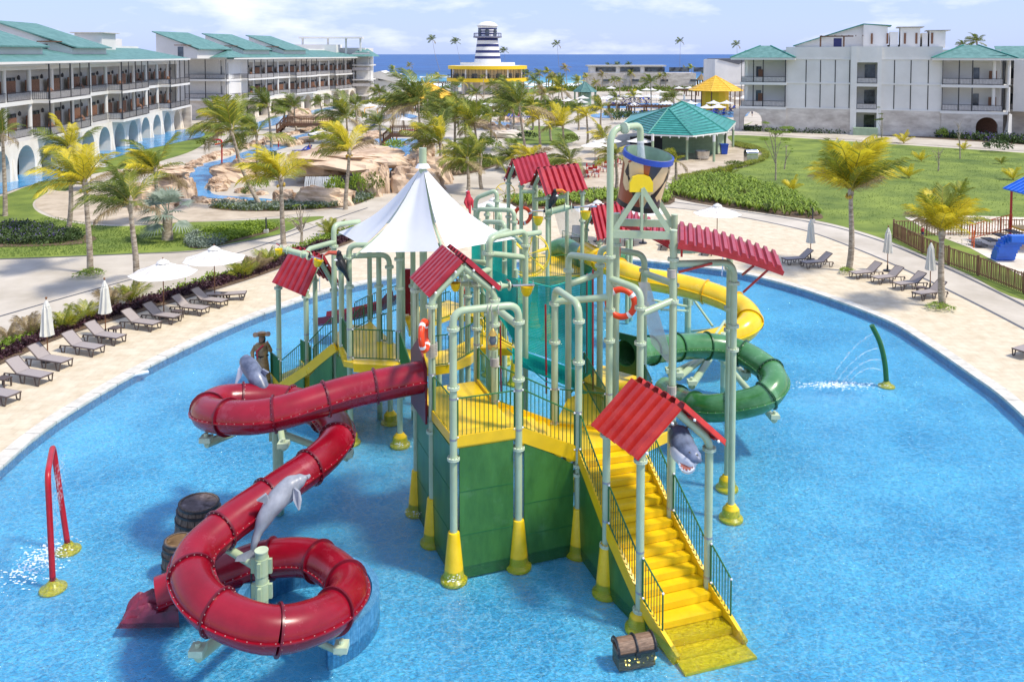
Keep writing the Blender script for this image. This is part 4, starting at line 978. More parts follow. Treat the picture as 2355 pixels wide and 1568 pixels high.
def patch(outline, m, off=.006, nm='painted_patch'):
    """flat print following the bucket's curved side"""
    from mathutils.geometry import tessellate_polygon
    pts = []
    for i in range(len(outline)):
        a = outline[i]; c = outline[(i+1) % len(outline)]; n_ = max(1, int(max(abs(a[0]-c[0])/.12, abs(a[1]-c[1])/.1)))
        for k in range(n_): pts.append((a[0]+(c[0]-a[0])*k/n_, a[1]+(c[1]-a[1])*k/n_))
    # cut into vertical columns so the sheet bends with the wall
    us = [p[0] for p in pts]; u0, u1 = min(us), max(us); nc = max(1, int((u1-u0)/.1)); b = MB()
    def cross(u):
        ys = []
        for i in range(len(outline)):
            a, c = outline[i], outline[(i+1) % len(outline)]
            if (a[0]-u)*(c[0]-u) < 0: ys.append(a[1]+(c[1]-a[1])*(u-a[0])/(c[0]-a[0]))
        return sorted(ys)
    prev = None
    for i in range(nc+1):
        u = min(max(u0+(u1-u0)*i/nc, u0+1e-4), u1-1e-4); ys = cross(u)
        if prev and len(ys) >= 2 and len(prev[1]) == len(ys):
            for j in range(0, len(ys)-1, 2):
                q = []
                for k in range(4):
                    q.append((prev[1][j]+(prev[1][j+1]-prev[1][j])*k/3, ys[j]+(ys[j+1]-ys[j])*k/3))
                for k in range(3): b.add([bpt(prev[0], q[k][0], off), bpt(u, q[k][1], off), bpt(u, q[k+1][1], off), bpt(prev[0], q[k+1][0], off)], [(0, 1, 2, 3)])
        prev = (u, ys)
    if b.v: b.build(nm, m, bk, True)
patch([(-.32, .9), (-.02, .9), (-.02, .52), (-.16, .52), (-.15, .6), (-.28, .76)], 'bucket_brown')
patch([(-.02, .9), (.5, .9), (.3, .72), (.16, .6), (.12, .5), (-.02, .5)], 'bucket_grey')
patch([(-1.45, .52), (-.9, .3), (-.62, .4), (-.28, .34), (-.1, .12), (-.1, .09), (-1.5, .09)], 'bucket_brown')
patch([(.3, .38), (.55, .3), (.75, .2), (.8, .28), (1.3, .1), (1.3, .09), (.1, .09), (.1, .12)], 'bucket_grey')
for s_ in (-1, 1):
    patch([(s_*1.12, .82), (s_*.9, .84), (s_*.86, .62), (s_*1.02, .58), (s_*1.14, .64)], 'bucket_dark', .012)
    patch([(s_*1.0, .62), (s_*.9, .62), (s_*.28, .33), (s_*.36, .24), (s_*.46, .25)], 'bucket_dark', .01)
    patch([(s_*.98, .9), (s_*.8, .9), (s_*.94, .83), (s_*1.06, .83)], 'bucket_brown' if s_ < 0 else 'bucket_grey', .009)
    patch([(s_*1.5, .8), (s_*1.25, .75), (s_*1.2, .4), (s_*1.5, .3)], 'bucket_brown' if s_ < 0 else 'bucket_grey', .008)
b = MB(); hc = W(1474, 424, 24.05); pr = [(-.33, -.22), (.33, -.22), (.33, .05), (.25, .2), (.1, .26), (-.1, .26), (-.25, .2), (-.33, .05)]
b.prism([hc+Vector((x, -.06, z)) for x, z in pr], (0, .22, 0)); b.build('hinge_cover', 'basket', bk)
b = MB(); b.prism([hc+Vector((x, 1.5, z)) for x, z in pr], (0, .2, 0)); b.build('hinge_cover', 'basket', bk)
mat('jet', (.75, .8, .84), .15, vary=.1, scale=14, alpha=.5, stretch=(3, 3, .6), bump=.4, bscale=8)
b = MB(); b.tube([spout+Vector((0, 0, .03)), spout-Vector((-.02, 0, .3)), spout-Vector((-.05, 0, .75))], [.1, .11, .14], 12, cap=False)
tag(b.build('water_stream', 'jet', None, True), 'clear gush of water falling from the fill pipe into the bucket', 'water jet')
# ================================================================== shade sail
sa = thing('shade_sail', 'big white peaked fabric sail stretched over the middle of the play structure', 'shade sail', tuple(W(973, 560, 30)))
apx = W(972, 380, 30.5)
tips = [W(777, 534, 33.3), W(818, 580, 29.2), W(1022, 578, 27.6), W(1187, 549, 30.0), W(1120, 520, 34.5), W(930, 500, 36.5)]
def sail_panel(a, t0, t1, sag=.75):
    b = MB(); n1, n2 = 10, 12; vs = []
    for i in range(n1+1):
        s_ = i/n1
        for j in range(n2+1):
            t = j/n2; t = .0+t; e = t0.lerp(t1, t); ctr = (apx+Vector((0, 0, -3.2)))
            inn = 4*t*(1-t)*sag; e = e+(ctr-e).normalized()*inn
            p = a.lerp(e, s_); sagz = -.42*sin(pi*s_)*(1-.2*4*t*(1-t))
            p = p+Vector((0, 0, sagz+.05*sin(t*pi*4)*s_*(1-s_)*2)); vs.append(p)
    b.add(vs, [(i*(n2+1)+j, i*(n2+1)+j+1, (i+1)*(n2+1)+j+1, (i+1)*(n2+1)+j) for i in range(n1) for j in range(n2)])
    return b.build('fabric_panel', 'sail', sa, True)
for i in range(6):
    t0, t1 = tips[i], tips[(i+1) % 6]
    g_ = .05 if i in (0, 1, 2, 5) else 0
    dd = (t1-t0).normalized(); sail_panel(apx+Vector((0, 0, 0)), t0+dd*(.16 if i in (1, 2) else .03), t1-dd*(.16 if i in (0, 1) else .03), sag=.45)
b = MB(); b.tube([Vector((apx.x, apx.y+.02, 2)), apx+Vector((0, 0, .62))], .14, 14); b.build('mast', 'pipe', sa, True)
b = MB(); b.lathe([(.28, -.1), (.2, .03), (.15, .06)], apx, 12); b.build('crown_ring', 'white', sa)
for t in tips[:4]:
    b = MB(); b.tube([apx+Vector((0, .1, -.3)), t.lerp(apx, .5)+Vector((0, .1, -.62)), t-Vector((0, 0, .12))], .04, 6); b.build('hip_spar', 'pipe', sa, True)
# ================================================================== dolphins, shark
def loft(spine, radii, m, parent, name='body', up=(0, 0, 1), flat=1.0, n=14, mats=None, belly=None):
    P_ = catmull(spine, 5); k = len(P_); rr = []
    for i in range(k):
        t = i/(k-1)*(len(radii)-1); j = min(int(t), len(radii)-2); f = t-j; f = f*f*(3-2*f); rr.append(radii[j]*(1-f)+radii[j+1]*f)
    b = MB(); b.tube(P_, rr, n); o = b.build(name, m, parent, 'all'); return o
def fin(parent, pts, th, m, name='fin'):
    pts = [Vector(p) for p in pts]; nn = (pts[1]-pts[0]).cross(pts[2]-pts[0]).normalized()*th
    b = MB(); b.prism([p-nn/2 for p in pts], nn); return b.build(name, m, parent)
d2 = thing('dolphin_figure', 'pale grey dolphin figure leaping along the middle of the red slide', 'dolphin figure', tuple(W(640, 1140, 19.9)))
sp = [W(706, 1096, 20.3), W(690, 1104, 20.25), W(668, 1118, 20.15), W(640, 1146, 19.95), W(612, 1185, 19.75), W(590, 1232, 19.6), W(578, 1275, 19.5)]
loft(sp, [.05, .16, .25, .26, .2, .1, .05], 'dolphin', d2)
fin(d2, [W(624, 1150, 19.9), W(612, 1134, 19.7), W(590, 1150, 19.6), W(605, 1154, 19.7), W(620, 1168, 19.8)], .05, 'dolphin', 'dorsal_fin')
fin(d2, [W(676, 1120, 19.95), W(688, 1130, 19.8), W(692, 1150, 19.75), W(688, 1172, 19.7), W(676, 1150, 19.8)], .05, 'dolphin', 'flipper')
fin(d2, [W(580, 1262, 19.5), W(545, 1278, 19.35), W(540, 1290, 19.3), W(566, 1290, 19.4), W(577, 1306, 19.4), W(590, 1280, 19.5)], .05, 'dolphin', 'tail_fluke')
b = MB(); b.tube([W(706, 1097, 20.3), W(713, 1092, 20.35)], [.06, .035], 8); b.build('snout', 'dolphin', d2, True)
b = MB(); b.tube([W(577, 1270, 19.6), Vector((W(577, 1270, 19.6).x, 19.6, 0))], .025, 6); b.build('support_rod', 'iron', d2)
d1 = thing('dolphin_figure', 'dark blue grey dolphin figure diving over the top bend of the red slide', 'dolphin figure', tuple(W(590, 860, 25)))
sp = [W(556, 826, 25.6), W(564, 830, 25.5), W(574, 843, 25.3), W(590, 868, 25.0), W(604, 893, 24.8), W(612, 915, 24.7)]
loft(sp, [.08, .2, .26, .26, .2, .14], 'dolphin_dark', d1)
fin(d1, [W(598, 858, 25), W(604, 848, 24.9), W(618, 856, 24.9), W(610, 862, 24.9), W(604, 876, 24.9)], .05, 'dolphin_dark', 'dorsal_fin')
fin(d1, [W(556, 832, 25.3), W(548, 850, 25.2), W(541, 884, 25.1), W(552, 868, 25.1), W(562, 848, 25.2)], .06, 'pale_belly', 'flipper')
sk_ = thing('shark_head', 'grey shark head with open toothed jaws hanging under the front red roof', 'shark figure', tuple(W(1572, 1040, 19.9)))
sp = [W(1558, 988, 20.6), W(1561, 1000, 20.4), W(1568, 1022, 20.1), W(1582, 1040, 19.8), W(1598, 1052, 19.55), W(1610, 1060, 19.4)]
loft(sp, [.14, .27, .31, .26, .17, .05], 'shark_back', sk_, 'head', n=18)
sp = [W(1556, 1014, 20.25), W(1562, 1036, 20.0), W(1574, 1052, 19.75), W(1590, 1062, 19.55), W(1602, 1064, 19.45)]
loft(sp, [.14, .24, .22, .15, .04], 'pale_belly', sk_, 'throat', n=16)
b = MB(); jc = W(1580, 1069, 19.55); J = Matrix.Rotation(radians(35), 3, 'X') @ Matrix.Rotation(radians(-14), 3, 'Y')
b.lathe([(.2, .05), (.195, -.06), (.14, -.15), (0, -.18)], jc, 16, J); b.build('jaw', 'pale_belly', sk_, True)
b = MB(); b.lathe([(.165, .055), (.1, .01), (0, 0)], jc, 14, J); b.build('mouth', 'mouth_red', sk_, True)
for i in range(12):
    a = 2*pi*i/12; b = MB(); b.lathe([(.025, .04), (0, .11)], jc+J @ Vector((.155*cos(a), .155*sin(a), 0)), 4, J); b.build('tooth', 'white', sk_)
for (x, y, Y) in ((1603, 1046, 19.3), (1585, 1040, 19.5)):
    b = MB(); b.lathe([(0, -.025), (.03, 0), (0, .025)], W(x, y, Y), 8); b.build('eye', 'black', sk_, True)
b = MB(); b.tube([W(1550, 985, 20.5), W(1530, 975, 20.3)], .03, 6); b.tube([W(1572, 990, 20.5), W(1588, 975, 20.6)], .03, 6); b.build('hanger', 'clamp', sk_)
# ================================================================== people and figure
def skin_body(name, joints, edges, parent, m, sub=2, root=0):
    me = bpy.data.meshes.new(name); me.from_pydata([j[:3] for j in joints], edges, []); o = bpy.data.objects.new(name, me); COL.objects.link(o)
    md = o.modifiers.new('skin', 'SKIN'); md.use_smooth_shade = True
    for i, j in enumerate(joints):
        me.skin_vertices[0].data[i].radius = (j[3], j[3] if len(j) < 5 else j[4])
    me.skin_vertices[0].data[root].use_root = True
    s_ = o.modifiers.new('sub', 'SUBSURF'); s_.levels = sub; s_.render_levels = sub
    me.materials.append(MATS[m]); o.parent = parent; return o
def person(loc, rz, h, label, skin='skin', top=None, bottom='cloth_red', hair='hair', arm_l=None, arm_r=None, sit=False, lie=False, lean=0):
    T = thing('person', label, 'person', tuple(loc), rz); k = h/1.75
    pel = .93
    hip = [(-.1, 0, pel-.06), (.1, 0, pel-.06)]
    if sit: knee = [(-.12, -.42, pel-.05), (.12, -.42, pel-.05)]; foot = [(-.12, -.45, pel-.48), (.12, -.45, pel-.48)]
    elif lie: knee = [(-.1, -.42, pel+.02), (.1, -.42, pel-.06)]; foot = [(-.1, -.82, pel-.1), (.1, -.85, pel-.1)]
    else: knee = [(-.12, -.03, .5), (.12, .04, .5)]; foot = [(-.13, .02, .07), (.13, .06, .07)]
    dz = 0
    if sit: dz = -.48
    if lie: dz = -.5
    al = arm_l or [(-.27, -.02, 1.18), (-.28, -.1, .93)]; ar = arm_r or [(.27, -.02, 1.18), (.28, -.1, .93)]
    lb = .35 if lie else 0
    J_ = [(0, 0, pel, .125, .095), (0, .0+lb*.3, 1.12, .12, .085), (0, .02+lb*.8, 1.32, .15, .095), (0, .02+lb, 1.47, .055), (0, .0+lb, 1.56, .06),
          (-.17, .01+lb*.9, 1.40, .052), (al[0][0], al[0][1]+lb*.7, al[0][2], .042), (al[1][0], al[1][1]+lb*.5, al[1][2], .032), (.17, .01+lb*.9, 1.40, .052), (ar[0][0], ar[0][1]+lb*.7, ar[0][2], .042), (ar[1][0], ar[1][1]+lb*.5, ar[1][2], .032),
          (*hip[0], .085), (*knee[0], .06), (*foot[0], .04), (*hip[1], .085), (*knee[1], .06), (*foot[1], .04), (foot[0][0], foot[0][1]-.14, foot[0][2]-.03, .03), (foot[1][0], foot[1][1]-.14, foot[1][2]-.03, .03)]
    E_ = [(0, 1), (1, 2), (2, 3), (3, 4), (2, 5), (5, 6), (6, 7), (2, 8), (8, 9), (9, 10), (0, 11), (11, 12), (12, 13), (0, 14), (14, 15), (15, 16), (13, 17), (16, 18)]
    J_ = [(j[0]*k, j[1]*k, (j[2]+dz)*k)+tuple(r*k for r in j[3:]) for j in J_]
    skin_body('body', J_, E_, T, skin)
    hc = Vector((0, lb, 1.63+dz))*k; b = MB(); b.lathe([(0, -.12*k), (.055*k, -.1*k), (.085*k, -.02*k), (.088*k, .03*k), (.06*k, .09*k), (0, .11*k)], hc, 12); b.lathe([(.015*k, -.03*k), (0, .03*k)], hc+Vector((0, -.09*k, 0)), 5); T2 = b.build('head', skin, T, True, shift=False)
    b = MB(); b.lathe([(.09*k, .0), (.095*k, .03*k), (.068*k, .1*k), (0, .125*k)], hc+Vector((0, .015*k, .005)), 12); b.build('hair', hair, T, True, shift=False)
    b = MB(); z0 = (pel-.22 + dz)*k
    if sit or lie: b.tube([(0, -.2*k, (pel-.05+dz)*k), (0, .02, (pel+dz)*k), (0, .06*k, (pel+.12+dz)*k)], [.17*k, .17*k, .14*k], 12)
    else: b.lathe([(.185*k, z0-.12*k), (.17*k, z0+.1*k), (.15*k, z0+.3*k)], (0, .0, 0), 14)
    b.build('shorts', bottom, T, True, shift=False)
    if top: b = MB(); b.tube([(0, lb*.2*k, (pel+.05+dz)*k), (0, lb*.5*k, (1.2+dz)*k), (0, lb*.9*k, (1.38+dz)*k), (0, lb*k, (1.45+dz)*k)], [.16*k, .155*k, .17*k, .08*k], 12); b.build('shirt', top, T, True, shift=False)
    return T
person(tuple(G(1064, 706, 2.55)), radians(170), 1.35, 'bare chested boy in red patterned swim shorts reaching out on the middle deck', bottom='cloth_red', arm_l=[(-.25, -.2, 1.35), (-.3, -.4, 1.3)], arm_r=[(.33, -.1, 1.3), (.5, -.25, 1.32)])
pf = thing('pirate_statue', 'weathered brown statue in a long coat and tricorne hat beside the left stairs', 'statue', tuple(G(603, 872, 0)))
q = G(603, 872, 0)
b = MB(); b.lathe([(.34, -.3), (.33, .1), (.29, .5), (.24, .9), (.23, 1.05), (.29, 1.35), (.26, 1.5), (.1, 1.58)], q, 14, Matrix.Diagonal((1.05, .75, 1))); b.build('long_coat', 'coat_brown', pf, True)
for s_ in (-1, 1):
    b = MB(); b.tube([q+Vector((s_*.26, 0, 1.42)), q+Vector((s_*.38, -.08, 1.15 if s_ < 0 else 1.25)), q+Vector((s_*.3, -.22, .9 if s_ < 0 else 1.6))], [.09, .09, .06], 8); b.build('arm', 'coat_brown', pf, True)
    b = MB(); b.lathe([(0, -.05), (.05, -.02), (.05, .03), (0, .06)], q+Vector((s_*.3, -.24, .87 if s_ < 0 else 1.65)), 8); b.build('hand', 'skin_tan', pf, True)
    b = MB(); b.tube([q+Vector((s_*.13, -.02, -.3)), q+Vector((s_*.13, 0, .3))], .1, 8); b.build('boot', 'black', pf, True)
b = MB(); b.lathe([(0, -.16), (.08, -.12), (.12, 0), (.1, .1), (0, .14)], q+Vector((0, -.02, 1.72)), 12); b.build('head', 'skin_tan', pf, True)
b = MB(); b.lathe([(.13, -.22), (.15, 0), (.12, .1)], q+Vector((0, .05, 1.7)), 10); b.build('hair', 'black', pf, True)
b = MB(); vs = []
for i in range(24):
    a = 2*pi*i/24; up_ = .1*(abs(sin(a*1.5+.4))**1.5); vs.append(q+Vector((.36*cos(a), .32*sin(a), 1.84+up_)))
c_ = [q+Vector((.15*cos(2*pi*i/24), .13*sin(2*pi*i/24), 1.84)) for i in range(24)]; d_ = [q+Vector((.17*cos(2*pi*i/24), .15*sin(2*pi*i/24), 1.98)) for i in range(24)]
b.add(vs+c_+d_+[q+Vector((0, 0, 2.03))], [(i, (i+1) % 24, 24+(i+1) % 24, 24+i) for i in range(24)]+[(24+i, 24+(i+1) % 24, 48+(i+1) % 24, 48+i) for i in range(24)]+[(48+i, 48+(i+1) % 24, 72) for i in range(24)])
b.build('tricorne_hat', 'coat_brown', pf, True)
b = MB(); b.tube([q+Vector((.12, -.2, 1.5)), q+Vector((-.15, -.24, 1.25)), q+Vector((-.1, -.26, .95))], [.04, .035, .02], 6); b.build('striped_scarf', 'cloth_red', pf, True)
b = MB(); b.tube([q+Vector((-.27, 0, 1.03)), q+Vector((0, -.2, 1.0)), q+Vector((.27, 0, 1.03))], .04, 6); b.build('belt', 'black', pf, True)
def parrot(p, label, body, beak, rz=0, s=1.0):
    T = thing('parrot_figure' if beak != 'toucan_beak' else 'toucan_figure', label, 'bird figure', tuple(p), rz); V = Vector
    b = MB(); b.tube([(0, .12, -.28), (0, .05, -.12), (0, 0, .02), (0, -.02, .16), (0, -.04, .25)], [.02, .12, .15, .1, .09], 10); b.build('body', body, T, True, shift=False)
    b = MB(); b.tube([(0, .1, -.2), (0, .22, -.5)], [.07, .03], 6); b.build('tail', body, T, True, shift=False)
    b = MB(); b.lathe([(0, -.09), (.08, -.03), (.08, .04), (0, .1)], (0, -.05, .3), 10); b.build('head', body, T, True, shift=False)
    L_ = .36 if beak == 'toucan_beak' or beak == 'toucan_red' else .14
    b = MB(); b.tube([(0, -.1, .31), (0, -.1-L_*.6, .33), (0, -.1-L_, .25)], [.065, .055, .02], 8); b.build('beak', beak, T, True, shift=False)
    b = MB(); b.lathe([(0, -.06), (.09, 0), (0, .08)], (0, -.1, .12), 8); b.build('breast', 'white', T, True, shift=False)
    for s_ in (-1, 1):
        b = MB(); b.tube([(s_*.1, 0, .12), (s_*.15, .08, -.05), (s_*.1, .18, -.28)], [.04, .07, .02], 6); b.build('wing', body, T, True, shift=False)
    T.scale = (s, s, s); return T
parrot(W(1166+10, 605, 27)-Vector((0, 0, 0)), 'unused', 'black', 'toucan_red') if False else None
parrot(W(783, 607, 29.4), 'black toucan figure with an orange red beak perched on the left pipe elbow', 'black', 'toucan_red', radians(-80), 1.25)
parrot(W(1273, 458, 40.5), 'black toucan figure with a yellow beak under the far red roof', 'black', 'toucan_beak', radians(80), 1.3)
parrot(W(1077, 462, 39), 'small red macaw figure at the edge of the white sail', 'cloth_red', 'white', radians(200), 1.2)
# ================================================================== barrels, chest
def barrel(loc, r, h, tilt, label, mw, mt):
    T = thing('barrel', label, 'barrel', tuple(loc)); R_ = Matrix.Rotation(tilt, 3, 'Y')
    n_ = 18
    for i in range(n_):
        b = MB(); a0 = 2*pi*i/n_+.015; a1 = 2*pi*(i+1)/n_-.015; vs = []
        for k in range(7):
            z = h*k/6; rr = r*(.84+.16*sin(pi*k/6))
            for rad in (rr, rr-.04):
                for a in (a0, a1): vs.append(R_ @ Vector((rad*cos(a), rad*sin(a), z)))
        fs = []
        for k in range(6):
            o_ = k*4; fs += [(o_, o_+1, o_+5, o_+4), (o_+2, o_+6, o_+7, o_+3), (o_, o_+4, o_+6, o_+2), (o_+1, o_+3, o_+7, o_+5)]
        fs += [(0, 2, 3, 1), (24, 25, 27, 26)]; b.add(vs, fs); b.build('stave', mw, T, False, shift=False)
    for z, rr in ((.1, .9), (.26, .96), (.42, 1.0), (.7, 1.0), (.86, .95), (.97, .875)):
        b = MB(); b.lathe([(r*rr+.012, h*z-.03), (r*rr+.018, h*z+.03), (r*rr-.03, h*z+.03), (r*rr-.03, h*z-.03)], (0, 0, 0), 24, R_); b.build('hoop', 'iron', T, True, shift=False)
    b = MB(); b.lathe([(0, h-.02), (r*.83, h-.02)], (0, 0, 0), 24, R_); b.build('head_board', mt, T, False, shift=False)
q = W(451, 1153, 23.3); barrel((q.x, q.y, q.z-1.5), .62, 1.5, radians(3), 'large dark wooden barrel standing in the pool behind the red slide', 'barrel_wood', 'barrel_top')
q = W(408, 1240, 21.9); barrel((q.x, q.y, q.z-1.15), .42, 1.15, radians(2), 'smaller tan topped barrel half hidden behind the red slide bend', 'barrel_wood', 'barrel_tan')
q = G(1457, 1512, -.22); ct = thing('treasure_chest', 'wooden pirate chest half sunk in the pool at the foot of the front stairs', 'chest', tuple(q), radians(14))
b = MB(); b.box((0, 0, .12), (.95, .5, .45)); b.build('box', 'chest_wood', ct, shift=False)
b = MB(); vs = []; n_ = 9
for i in range(n_): a = pi*i/(n_-1); vs.append((.27*cos(a), .24*sin(a)))
for i in range(n_-1):
    b = MB(); p0, p1 = vs[i], vs[i+1]; pts = [Vector((-.5, p0[0], .36+p0[1])), Vector((-.5, p1[0], .36+p1[1])), Vector((-.5, p1[0]*.8, .36+p1[1]*.8)), Vector((-.5, p0[0]*.8, .36+p0[1]*.8))]; b.prism(pts, (1.0, 0, 0)); b.build('lid_plank', 'chest_wood', ct, shift=False)
for x in (-.48, 0, .48):
    b = MB(); b.tube([Vector((x, .29*cos(pi*i/10), .36+.26*sin(pi*i/10))) for i in range(11)], .03, 6); b.build('iron_strap', 'black', ct, shift=False)
b = MB(); b.box((0, -.27, .33), (1.04, .06, .07)); b.box((0, -.3, .3), (.12, .06, .14)); b.build('lock_rail', 'black', ct, shift=False)
for i in range(26):
    b = MB() if i == 0 else b
    b.lathe([(0, 0), (.02, .0), (.02, .01), (0, .01)], (random.uniform(-.42, .42), -.3-random.uniform(0, .1), .1+random.uniform(0, .14)), 6, Matrix.Rotation(random.uniform(0, 1), 3, 'X'))
stuff(b.build('gold_coins', 'gold', ct, shift=False)); ct.scale = (.92, .85, .85)
# ================================================================== life buoys, lantern, tipping baskets, wheel
def buoy(c, r, nrm, label):
    T = thing('life_buoy', label, 'life buoy', tuple(c)); R_ = Vector((0, 0, 1)).rotation_difference(Vector(nrm).normalized()).to_matrix()
    def arc(a0, a1, rr, m, nm):
        b = MB(); k = 10; b.tube([Vector(c)+R_ @ Vector((r*cos(a0+(a1-a0)*i/k), r*sin(a0+(a1-a0)*i/k), 0)) for i in range(k+1)], rr, 10); b.build(nm, m, T, True)
    for i in range(4):
        a = i*pi/2+.5; arc(a, a+pi/2-.2, r*.235, 'orange', 'float_quarter'); arc(a-.22, a+.02, r*.245, 'white', 'white_band')
    b = MB(); b.tube([Vector(c)+R_ @ Vector((r*1.2*cos(2*pi*i/24), r*1.2*sin(2*pi*i/24), 0))*(1+.03*sin(i*3)) for i in range(24)], .012, 4, closed=True); b.build('grab_rope', 'rope', T)
buoy(W(976, 772, 23.1), .38, (1, -.12, .08), 'orange life buoy tied to the pipe above the red slide mouth')
buoy(W(1428, 697, 24.9), .40, (-.25, -1, .1), 'orange life buoy hanging beside the tipping bucket post')
buoy(W(1201, 496, 42.5), .40, (.1, -1, .1), 'orange life buoy under the far left red roof')
b = MB(); pp = P['P8']
for i in range(9): 
    z_ = 5.05+.045*i; b.tube([Vector((pp.x+.15*cos(2*pi*j/16), pp.y+.15*sin(2*pi*j/16), z_+.02*sin(j))) for j in range(16)], .014, 4, closed=True)
tag(b.build('rope_coil', 'rope', None), 'white rope coiled round the pipe next to the life buoy', 'rope')
lc_ = W(1133, 776, 21.9); T = thing('lantern', 'brass storm lantern hanging from the front pipe arch', 'lantern', tuple(lc_))
b = MB(); b.lathe([(.13, -.3), (.14, -.22), (.06, -.2), (.06, -.19)], lc_, 12); b.build('fuel_base', 'gold', T, True)
b = MB(); b.lathe([(.06, -.19), (.1, -.08), (.06, .06)], lc_, 12); b.build('globe', 'glass_dark', T, True)
b = MB(); b.lathe([(.1, .06), (.1, .1), (.05, .2), (.02, .24)], lc_, 12); b.build('hood', 'gold', T, True)
for s_ in (-1, 1):
    b = MB(); b.tube([lc_+Vector((s_*.12, 0, -.22)), lc_+Vector((s_*.14, 0, 0)), lc_+Vector((s_*.05, 0, .18))], .014, 5); b.build('side_wire', 'gold', T)
b = MB(); b.tube([lc_+Vector((0, 0, .2)), Vector((lc_.x, lc_.y, zA-.1))], .012, 4); b.build('hanging_rope', 'rope', T)
b = MB()
for x in (1122, 1130, 1146): q = W(x, 712, 21.95); b.tube([q+Vector((.0, .13*cos(2*pi*j/12), .13*sin(2*pi*j/12))) for j in range(12)], .014, 4, closed=True)
tag(b.build('rope_lashing', 'rope', None), 'rope lashing round the front pipe arch above the lantern', 'rope')
for (k_, z0, z1) in (('P12', 5.15, 5.6), ('P7', 6.0, 6.2), ('P10', 5.7, 6.0)):
    pass
for kk, (x, y, Y) in enumerate(((1141, 840, 24.5), (1544, 637, 23.9), (1544, 905, 23.9))):
    b = MB(); q = W(x, y, Y) if kk else Vector((P['P12'].x*0+P['P10'].x, P['P10'].y, W(x, y, 24).z))
    for i in range(9): b.tube([q+Vector((.118*cos(2*pi*j/14), .118*sin(2*pi*j/14), i*.028+.004*sin(j*2))) for j in range(14)], .016, 4, closed=True)
    tag(b.build('rope_wrap', 'rope', None), ('grey rope wrapped round the post behind the front deck', 'grey rope wrapped high on the right bucket tower post', 'grey rope wrapped low on the right bucket tower post')[kk], 'rope')
def basket(c, r, label, az=0, tilt=.15):
    T = thing('tipping_basket', label, 'bucket', tuple(c)); R_ = Matrix.Rotation(az, 3, 'Z') @ Matrix.Rotation(tilt, 3, 'Y')
    b = MB(); b.lathe([(.02, -r*1.15), (r*.45, -r*1.02), (r*.8, -r*.5), (r, r*.5), (r*1.06, r*.5), (r*1.06, r*.56), (r*.94, r*.52), (r*.75, -r*.45), (0, -r*.9)], c, 18, R_); b.build('cup', 'basket', T, True)
    for s_ in (-1, 1):
        b = MB(); b.bar(Vector(c)+Vector((s_*r, 0, -r*.1)), Vector(c)+Vector((s_*r, 0, r*1.5)), .02, .02); b.build('bracket', 'steel', T)
basket(W(641, 578, 30.9), .15, 'yellow tipping cup at the far left end of the spray arm', tilt=0)
basket(W(731, 603, 30.4), .17, 'yellow tipping cup beside the left toucan', tilt=.3)
basket(W(1047, 657, 25.2), .16, 'yellow tipping cup behind the middle red gable', tilt=0)
basket(W(1211, 666, 26.5), .2, 'yellow tipping cup in front of the teal net', tilt=.1)
basket(W(1237, 506, 40.3), .25, 'left yellow tipping cup of the far valve arm', tilt=.05)
basket(W(1346, 493, 40.3), .25, 'yellow tipping cup at the right end of the far valve arm beside the red roof', tilt=0)
def spray_arm(pts, r0, r1, label, valves):
    T = thing('spray_pipe', label, 'spray pipe', tuple(pts[1])); b = MB(); b.tube([pts[1], pts[2]], r0*1.25, 12); b.build('manifold', 'pipe', T, True)
    for a, c in ((pts[1], pts[0]), (pts[2], pts[3])):
        b = MB(); d = (c-a).normalized(); b.tube([a, a+d*.2, a+d*.3], [r0*1.2, r0*.75, r0*.5], 10); b.build('reducer', 'pipe', T, True)
        b = MB(); b.tube([a+d*.3, c], r1, 8); b.build('nozzle_tube', 'steel', T, True)
        b = MB(); q = a+d*.34; b.lathe([(.06, -.07), (.07, 0), (.06, .07)], q, 8, Vector((0, 0, 1)).rotation_difference(d).to_matrix()); b.tube([q, q+Vector((0, 0, .14))], .02, 6); b.build('valve_body', 'black', T)
        b = MB(); b.bar(q+Vector((0, 0, .14)), q+Vector((-.12, 0, .2)), .04, .025); b.build('valve_handle', 'valve_red', T)
        for e in (a, a+d*.3):
            b = MB(); b.tube([e-d*.015, e+d*.015], r0*1.7, 14); b.build('collar', 'flange', T)
spray_arm([W(636, 572, 31.3), W(662, 576, 31.2), W(697, 585, 30.9), W(738, 597, 30.4)], .09, .035, 'green spray arm with two red valves above the left red roof', 2)
b = MB(); b.tube([W(700, 586, 31), W(713, 572, 31.2), W(771, 556, 31.6)], .1, 12); o_ = b.build('pipe', 'pipe', PS, True)
spray_arm([W(1022, 652, 25.6), W(1075, 652, 25.8), W(1150, 658, 26.2), W(1228, 656, 26.6)], .09, .04, 'green spray arm with a red valve between the middle gable and the net', 2)
spray_arm([W(1222, 486, 40.4), W(1268, 486, 40.5), W(1300, 478, 40.5), W(1372, 475, 40.4)], .13, .045, 'green spray arm with two red valves in front of the far gable', 2)
wh = thing('paddle_wheel', 'yellow wire paddle wheel with plates left of the far deck', 'water wheel', tuple(W(1214, 583, 38)))
wc = W(1214, 585, 38)
for dy in (-.25, .25):
    b = MB(); b.tube([wc+Vector((.95*cos(2*pi*i/28), dy, .95*sin(2*pi*i/28))) for i in range(28)], .025, 6, closed=True); b.build('rim_ring', 'basket', wh, True)
for i in range(6):
    a = pi*i/3+.3; b = MB(); b.bar(wc+Vector((.45*cos(a), 0, .45*sin(a))), wc+Vector((.92*cos(a), 0, .92*sin(a))), .5, .03, up=Vector((-sin(a), 0, cos(a)))); b.build('paddle', 'basket', wh)
    b = MB(); b.tube([wc, wc+Vector((.95*cos(a), 0, .95*sin(a)))], .02, 5); b.build('spoke', 'basket', wh)
